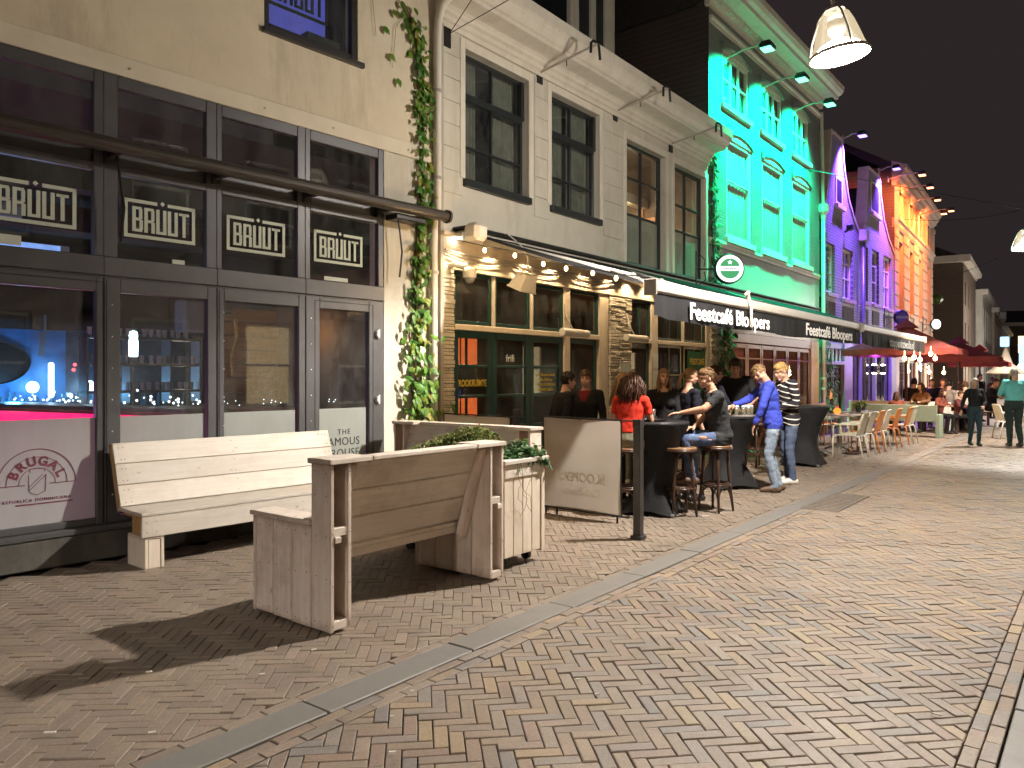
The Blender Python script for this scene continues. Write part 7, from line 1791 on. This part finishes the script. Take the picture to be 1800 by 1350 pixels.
        for q in range(230):
            an = rnd.uniform(-3.14, 3.14); zz = rnd.uniform(.035 if st != 'short' else .0, .125); rr = math.sqrt(max(.03, 1-((zz-.03)/.102)**2))
            st0 = Vector((math.sin(an)*.077*rr, -math.cos(an)*.099*rr-.012, zz))
            if st0.y > .03 and zz < .085: continue
            out = Vector((st0.x, st0.y+.012, (zz-.03)*.8)).normalized(); fl = Vector((rnd.gauss(0,.35), .75 if st == 'quiff' else .35, -.25 if zz < .07 else .1)); fl = (fl-out*fl.dot(out)).normalized(); L_ = rnd.uniform(.022,.040)*(1.35 if st == 'quiff' and st0.y > -.03 else .55 if st == 'fade' and zz < .09 else 1)
            lk.tube([hd @ (st0-out*.004), hd @ (st0+out*.010+fl*L_*.35), hd @ (st0+out*(.015 if st != 'quiff' else .022)+fl*L_)], [.0055*s,.0050*s,.0012*s], 4)
    if lk.v: lk.build('hair_lock', hm, root, smooth=True)['kind'] = 'stuff'
    if vox < .012:
        ey = MB()
        for sx in (-1,1): ey.ell((sx*.030,.083,.012), (.0125,.008,.0065), 8, 6, hd)
        ey.build('eyes', M['eye'], root)
        br = MB()
        for sx in (-1,1): br.tube([hd @ Vector((sx*.014,.099,.034)), hd @ Vector((sx*.032,.094,.040)), hd @ Vector((sx*.050,.078,.034))], .0045*s, 5)
        br.build('eyebrows', hm, root); MB().ell((0,.0965,-.066), (.021,.006,.0055), 8, 5, hd).ell((0,.0955,-.0745), (.018,.006,.005), 8, 5, hd).build('mouth', M['lips'], root)
    return root
def lean(deg, pts, piv=(0,0,.95)):
    m = Matrix.Translation(piv) @ Matrix.Rotation(R(deg), 4, 'X') @ Matrix.Translation(-Vector(piv)); return {k: tuple(m @ Vector(v)) for k, v in pts.items()}
UP = dict(waist=(0,.0,1.10), chest=(0,.0,1.32), neck=(0,-.01,1.50), head=(0,.02,1.655), shl=(-.185,-.01,1.44), shr=(.185,-.01,1.44))
UPF = dict(UP, shl=(-.165,-.01,1.43), shr=(.165,-.01,1.43))
def sit(h, deg=6, female=False, knees=.46, spread=.12, foot=None, drop=None):
    """seated on a seat at height h: pelvis above it, thighs forward, shins down"""
    pz = h+.095; b = UPF if female else UP; up = lean(-deg, {k: (v[0], v[1], v[2]-.95+pz) for k, v in b.items()}, (0,0,pz))
    fz = foot if foot is not None else max(.085, h-.40)
    d = dict(pelvis=(0,0,pz), hpl=(-.09,.02,pz-.03), hpr=(.09,.02,pz-.03), knl=(-spread,knees,pz-.03), knr=(spread,knees,pz-.03), anl=(-spread,knees-.06,fz), anr=(spread,knees-.06,fz)); d.update(up); return d
BLK = cloth('black', (.012,.012,.013)); CHAR = cloth('charcoal', (.030,.031,.034)); NAVY = cloth('navy', (.012,.013,.022)); REDC = cloth('red', (.55,.035,.018)); BLUE = cloth('blue', (.045,.065,.40)); MAR = cloth('maroon', (.12,.012,.015)); TEAL = cloth('teal', (.12,.42,.42)); OLIVE = cloth('olive', (.20,.19,.13)); CREAM = cloth('cream', (.55,.47,.36)); DGREEN = cloth('darkgreen', (.022,.035,.033))
STR = striped('striped'); DJ = denim('light', (.15,.20,.27), (.29,.34,.41)); DB = denim('blue', (.055,.075,.13), (.11,.14,.21)); DR = denim('ripped', (.05,.075,.15), (.11,.15,.25)); WHS = pm('white_shoe', (.62,.58,.52), .5, .06, 9, .05, 60, .001); BRS = pm('brown_shoe', (.10,.055,.03), .5, .2, 9, .05, 60, .001); DKS = pm('dark_shoe', (.02,.02,.02), .4, .1, 9, 0)

# man in the blue sweater, back towards us, stooping over the second table
jb = lean(-9, UP); jb.update(head=(0,.175,1.60), neck=(0,.075,1.475), ell=(-.27,.16,1.17), wrl=(-.22,.25,.93), elr=(.24,.30,1.24), wrr=(.12,.50,1.16), hpl=(-.09,-.01,.92), hpr=(.09,-.01,.92), knl=(-.11,.07,.50), knr=(.12,.02,.50), anl=(-.11,-.02,.085), anr=(.14,-.10,.085))
person('man in a blue sweater and pale jeans stooping beside the beer table', 3.62, 10.66, (-1,.22), jb, 1.02, hair=('fade','sand'), top=('sweater', BLUE), bottom=('jeans', DJ), shoes=BRS, sleeve='long', look=(-24,-36), hemz=.86, wrinkle=.010, seed=1)
# man in the striped sweater
js = lean(-7, UP); js.update(head=(0,.13,1.615), neck=(0,.055,1.475), ell=(-.25,.02,1.16), wrl=(-.10,.26,1.10), elr=(.25,.05,1.17), wrr=(.08,.28,1.12), hdl=(.9,.5,-.1), hdr=(-.9,.5,0), knl=(-.10,.05,.50), anl=(-.10,.0,.085), anr=(.13,-.05,.085))
person('blond man in a black sweater with white stripes looking down', xat(1388,11.45), 11.45, (-1,-.12), js, 1.03, hair=('quiff','blond'), top=('sweater', STR), bottom=('jeans', DB), shoes=WHS, sleeve='long', look=(10,-20), hemz=.84, wrinkle=.009, seed=2)
# tall man in a black T shirt behind the beer table
jt = lean(-6, UP); jt.update(head=(.01,.12,1.64), neck=(0,.05,1.49), ell=(-.28,.08,1.20), wrl=(-.14,.33,1.08), elr=(.28,.06,1.18), wrr=(.16,.33,1.08), hdl=(.6,.7,-.3), hdr=(-.5,.7,-.3))
person('tall man in a black T-shirt standing behind the beer table looking down', xat(1292,11.85), 11.85, (-.18,-1), jt, 1.06, hair=('short','dark'), top=('tshirt', BLK), bottom=('jeans', cloth('darkpants', (.02,.02,.022))), shoes=DKS, look=(0,-30), seed=3)
# man half hidden behind the seated man
jh = dict(elr=(.24,.12,1.16), wrr=(.22,.36,1.10), hdr=(0,1,0), ell=(-.24,.05,1.16), wrl=(-.15,.28,1.08))
person('dark haired man in navy half hidden behind the man in ripped jeans', xat(1256,11.25), 11.25, (.7,.1), jh, .985, hair=('short','brown'), top=('jumper', NAVY), bottom=('trousers', cloth('greypants', (.34,.30,.28))), shoes=WHS, sleeve='long', look=(-18,-12), seed=4)
# seated man in charcoal T shirt
j7 = sit(.785, 12); j7.update(ell=(-.24,.28,1.22), wrl=(-.12,.52,1.165), elr=(.23,.10,1.14), wrr=(.10,.30,.98), hdl=(.25,1,-.05), hdr=(-.4,.8,0), knl=(-.20,.50,.86), anl=(-.16,.40,.42), knr=(.14,.46,.90), anr=(.10,.36,.45))
j7['head'] = (0, j7['head'][1]+.02, j7['head'][2]); 
def rip(fc, lab): pass
p7 = person('seated man in a charcoal T-shirt and ripped jeans holding a glass', 2.50, 9.17, (-1,-.05), j7, 1.0, hair=('quiff','light'), top=('tshirt', CHAR), bottom=('jeans', DR), shoes=BRS, look=(12,-8), hemz=.80, wrinkle=.010, seed=5)
MB().ell((-.255,.30,.885), (.012,.05,.022), 10, 6).ell((-.262,.22,.86), (.006,.025,.008), 8, 5).build('torn_patch', M['skin'], p7)
glass('tumbler gripped by the seated man', 0, 0, 0, False, p7.matrix_local @ TR(-.085, .615, 1.10))
# woman in red
j4 = sit(.785, 10, True); j4.update(elr=(.24,.10,1.12), wrr=(.16,.34,1.10), ell=(-.23,.10,1.12), wrl=(-.14,.34,1.10))
person('woman with long dark curls in a red T-shirt seated with her back to us', SC_.x+.02, SC_.y+.0, (.42,.90), j4, .97, True, ('curly','auburn'), ('tshirt', REDC), ('trousers', OLIVE), WHS, 'short', (-6,-8), seed=6)
j5 = dict(ell=(-.20,.10,1.14), wrl=(-.10,.26,1.08), elr=(.20,.10,1.14), wrr=(.10,.26,1.08))
person('woman with long fair hair in a dark jacket facing us behind the near table', xat(1167,10.05), 10.05, (-.12,-1), j5, .955, True, ('long','sand'), ('jacket', BLK), ('trousers', BLK), DKS, 'long', (6,0), seed=7, neckline=(.70,.085,1))
person('woman with a fair ponytail and dark low back top turned away', xat(1212,9.95), 9.95, (.92,.35), dict(ell=(-.2,.08,1.15), wrl=(-.1,.28,1.1)), .965, True, ('pony','sand'), ('top', NAVY), ('trousers', BLK), DKS, 'mid', (-12,-10), seed=8, neckline=(.62,.10,-1))
j3 = sit(.74, 4, True)
person('blonde woman in pale top hidden behind the woman in red', xat(1094,9.62), 9.62, (.95,-.3), dict(ell=(-.2,.08,1.13), wrl=(-.1,.26,1.08)), .925, True, ('long','sand'), ('top', CREAM), ('trousers', BLK), DKS, 'none', (0,-12), seed=9)
person('black haired man in a dark jacket leaning toward the maroon shirted man', xat(985,9.62), 9.62, (.88,.30), lean(-8, UP), .935, hair=('short','black'), top=('jacket', BLK), bottom=('trousers', BLK), shoes=DKS, sleeve='long', look=(-4,-8), seed=10)
person('short haired man in a dark coat over a maroon shirt', xat(1030,9.98), 9.98, (-.42,-.9), dict(), .945, hair=('short','brown'), top=('coat', BLK), bottom=('trousers', BLK), shoes=DKS, sleeve='long', look=(14,-4), seed=11, inner=MAR)
# walkers
jw = dict(knl=(-.07,.14,.50), anl=(-.06,.10,.10), knr=(.07,.02,.50), anr=(.06,-.16,.10), elr=(.27,-.02,1.14), wrr=(.34,.08,.93), ell=(-.22,.10,1.15), wrl=(-.14,.24,1.05))
pw = person('woman walking in a black jacket and teal jeans with a pale green handbag', xat(1713,17.55), 17.55, (-.22,-1), jw, .875, True, ('long','grey'), ('jacket', BLK), ('jeans', denim('teal', (.012,.028,.036), (.025,.045,.055))), DGREEN, 'long', (0,-14), .0125, seed=12)
hb2 = thing('handbag', 'pale green shoulder bag hanging at the walking woman side', 'handbag', pw.matrix_local @ TR(.27, .06, .80)); M['mint'] = pm('mint', (.42,.60,.36), .5, .08, 8, .05)
MB().box(-.13,.13,-.04,.04,-.10,.08,.025).build('pouch', M['mint'], hb2); box1('flap', M['mint'], hb2, -.125,.125,.038,.048,-.03,.085,.006); MB().tube([(-.1,0,.08),(-.2,.03,.35),(-.22,.03,.5)], .008, 5).build('strap', M['mint'], hb2)
jm = dict(knl=(-.09,.03,.50), knr=(.10,.05,.50), anr=(.11,-.06,.085), ell=(-.26,.10,1.16), wrl=(-.16,.30,1.12), elr=(.27,.10,1.16), wrr=(.17,.30,1.12))
person('stout man seen from behind in a teal shirt and dark trousers', xat(1783,17.55), 17.55, (.2,1), jm, 1.0, False, ('short','grey'), ('shirt', TEAL), ('trousers', DGREEN), DKS, 'mid', (0,-12), .0125, 1.16, seed=13, wrinkle=.010)
# people seated under the parasols
random.seed(77)
tops = [cloth('c1',(.16,.045,.03)), BLK, cloth('c2',(.15,.075,.035)), NAVY, cloth('c3',(.08,.035,.03)), cloth('c8',(.20,.16,.13)), cloth('c4',(.05,.04,.04)), cloth('c5',(.22,.15,.12)), cloth('c6',(.10,.03,.03))]
crowd = [(1577,700,21.0,'woman with red brown hair bent over the end of the terrace','auburn','long'),(1606,672,23.0,'dark figure with black hair seated at the left of the lit terrace','black','short'),(1622,680,22.0,'seated drinker in dark clothes left of the bulbs','dark','long'),(1637,668,24.0,'fair faced man in a warm top facing us under the parasol','brown','short'),(1657,668,24.5,'second fair faced drinker facing us under the parasol','brown','short'),(1664,676,22.8,'dark clad drinker seen from behind under the parasol','black','short'),(1648,690,21.6,'drinker in red leaning at the terrace table','auburn','long'),(1690,676,23.5,'red haired drinker near the middle of the terrace','auburn','long'),(1683,700,21.8,'drinker with a pinkish hunched back by the barrel table','brown','short'),(1700,678,22.0,'drinker in a pale shirt leaning forward beside the walking woman','brown','short'),(1737,672,24.5,'man with reddish hair stooping right of the walking woman','auburn','short'),(1745,668,29.0,'distant man beyond the stooping one','brown','short'),(1722,664,27.0,'dark haired person just behind the walking woman','dark','short')]
for k, (u, v, D, lb, hc, hs) in enumerate(crowd):
    h = zat(v, D)
    fdir = (math.cos(random.uniform(0,6.28)), math.sin(random.uniform(0,6.28))) if 'facing us' not in lb else (-.3,-1)
    jj = sit(.46, 14 if 'bent' in lb or 'stoop' in lb or 'lean' in lb else 7, hs == 'long', .44, foot=.085); jj.update(ell=(-.24,.14,.87), wrl=(-.12,.36,.84), elr=(.24,.14,.87), wrr=(.12,.36,.84))
    hz_ = jj['head'][2]; sc_ = min(1.12, max(.86, h/hz_))
    tp = cloth('c9',(.36,.32,.27)) if 'pale shirt' in lb else cloth('c1',(.30,.08,.05)) if 'red ' in lb and 'haired' not in lb and 'brown' not in lb else tops[k % len(tops)]
    if 'just behind' in lb or 'distant' in lb: person(lb, xat(u,D), D, (.3,-1), None, (h+.02)/1.655, False, (hs,hc), ('jacket', tops[k % len(tops)]), ('trousers', BLK), DKS, 'long', (0,0), .018, hands=False, seed=20+k)
    else:
        person(lb, xat(u,D), D, fdir, jj, sc_, hs == 'long', (hs,hc), ('top', tp), ('trousers', BLK), DKS, 'long', (random.uniform(-20,20),-10), .018, hands=False, seed=20+k)
        p = V(xat(u,D), D, 0); 
        so = thing('terrace_stool', 'seat under the '+' '.join(lb.split()[:9]), 'stool', TR(p.x, p.y, 0)); MB().lathe([(0,.46),(.17,.46),(.17,.42),(0,.42)], 14).build('seat', M['stool_wood'], so); MB().tube([(0,0,.0),(0,0,.43)], .04, 8).lathe([(0,.03),(.18,.02),(.18,0)], 12).build('leg', M['stool_wood'], so)
for k, (u, D) in enumerate(((1625,22.6),(1655,23.2),(1693,22.6))):
    o = thing('barrel_table', ('left','middle','right')[k]+' dark round table among the seated terrace crowd', 'table', TR(xat(u,D), D, 0), 'round tables in the crowd'); MB().lathe([(0,.75),(.36,.75),(.36,.72),(0,.72)], 20).build('table_top', M['stool_wood'], o); MB().tube([(0,0,0),(0,0,.72)], .05, 8).lathe([(0,.04),(.25,.02),(.25,0)], 14).build('column', M['black_metal'], o)
wc = make_chair('white plastic armchair standing alone near the walking couple', M['white_trim'], TR(xat(1774,19.6), 19.6, 0, R(80)), 'plastic armchairs on the terrace')
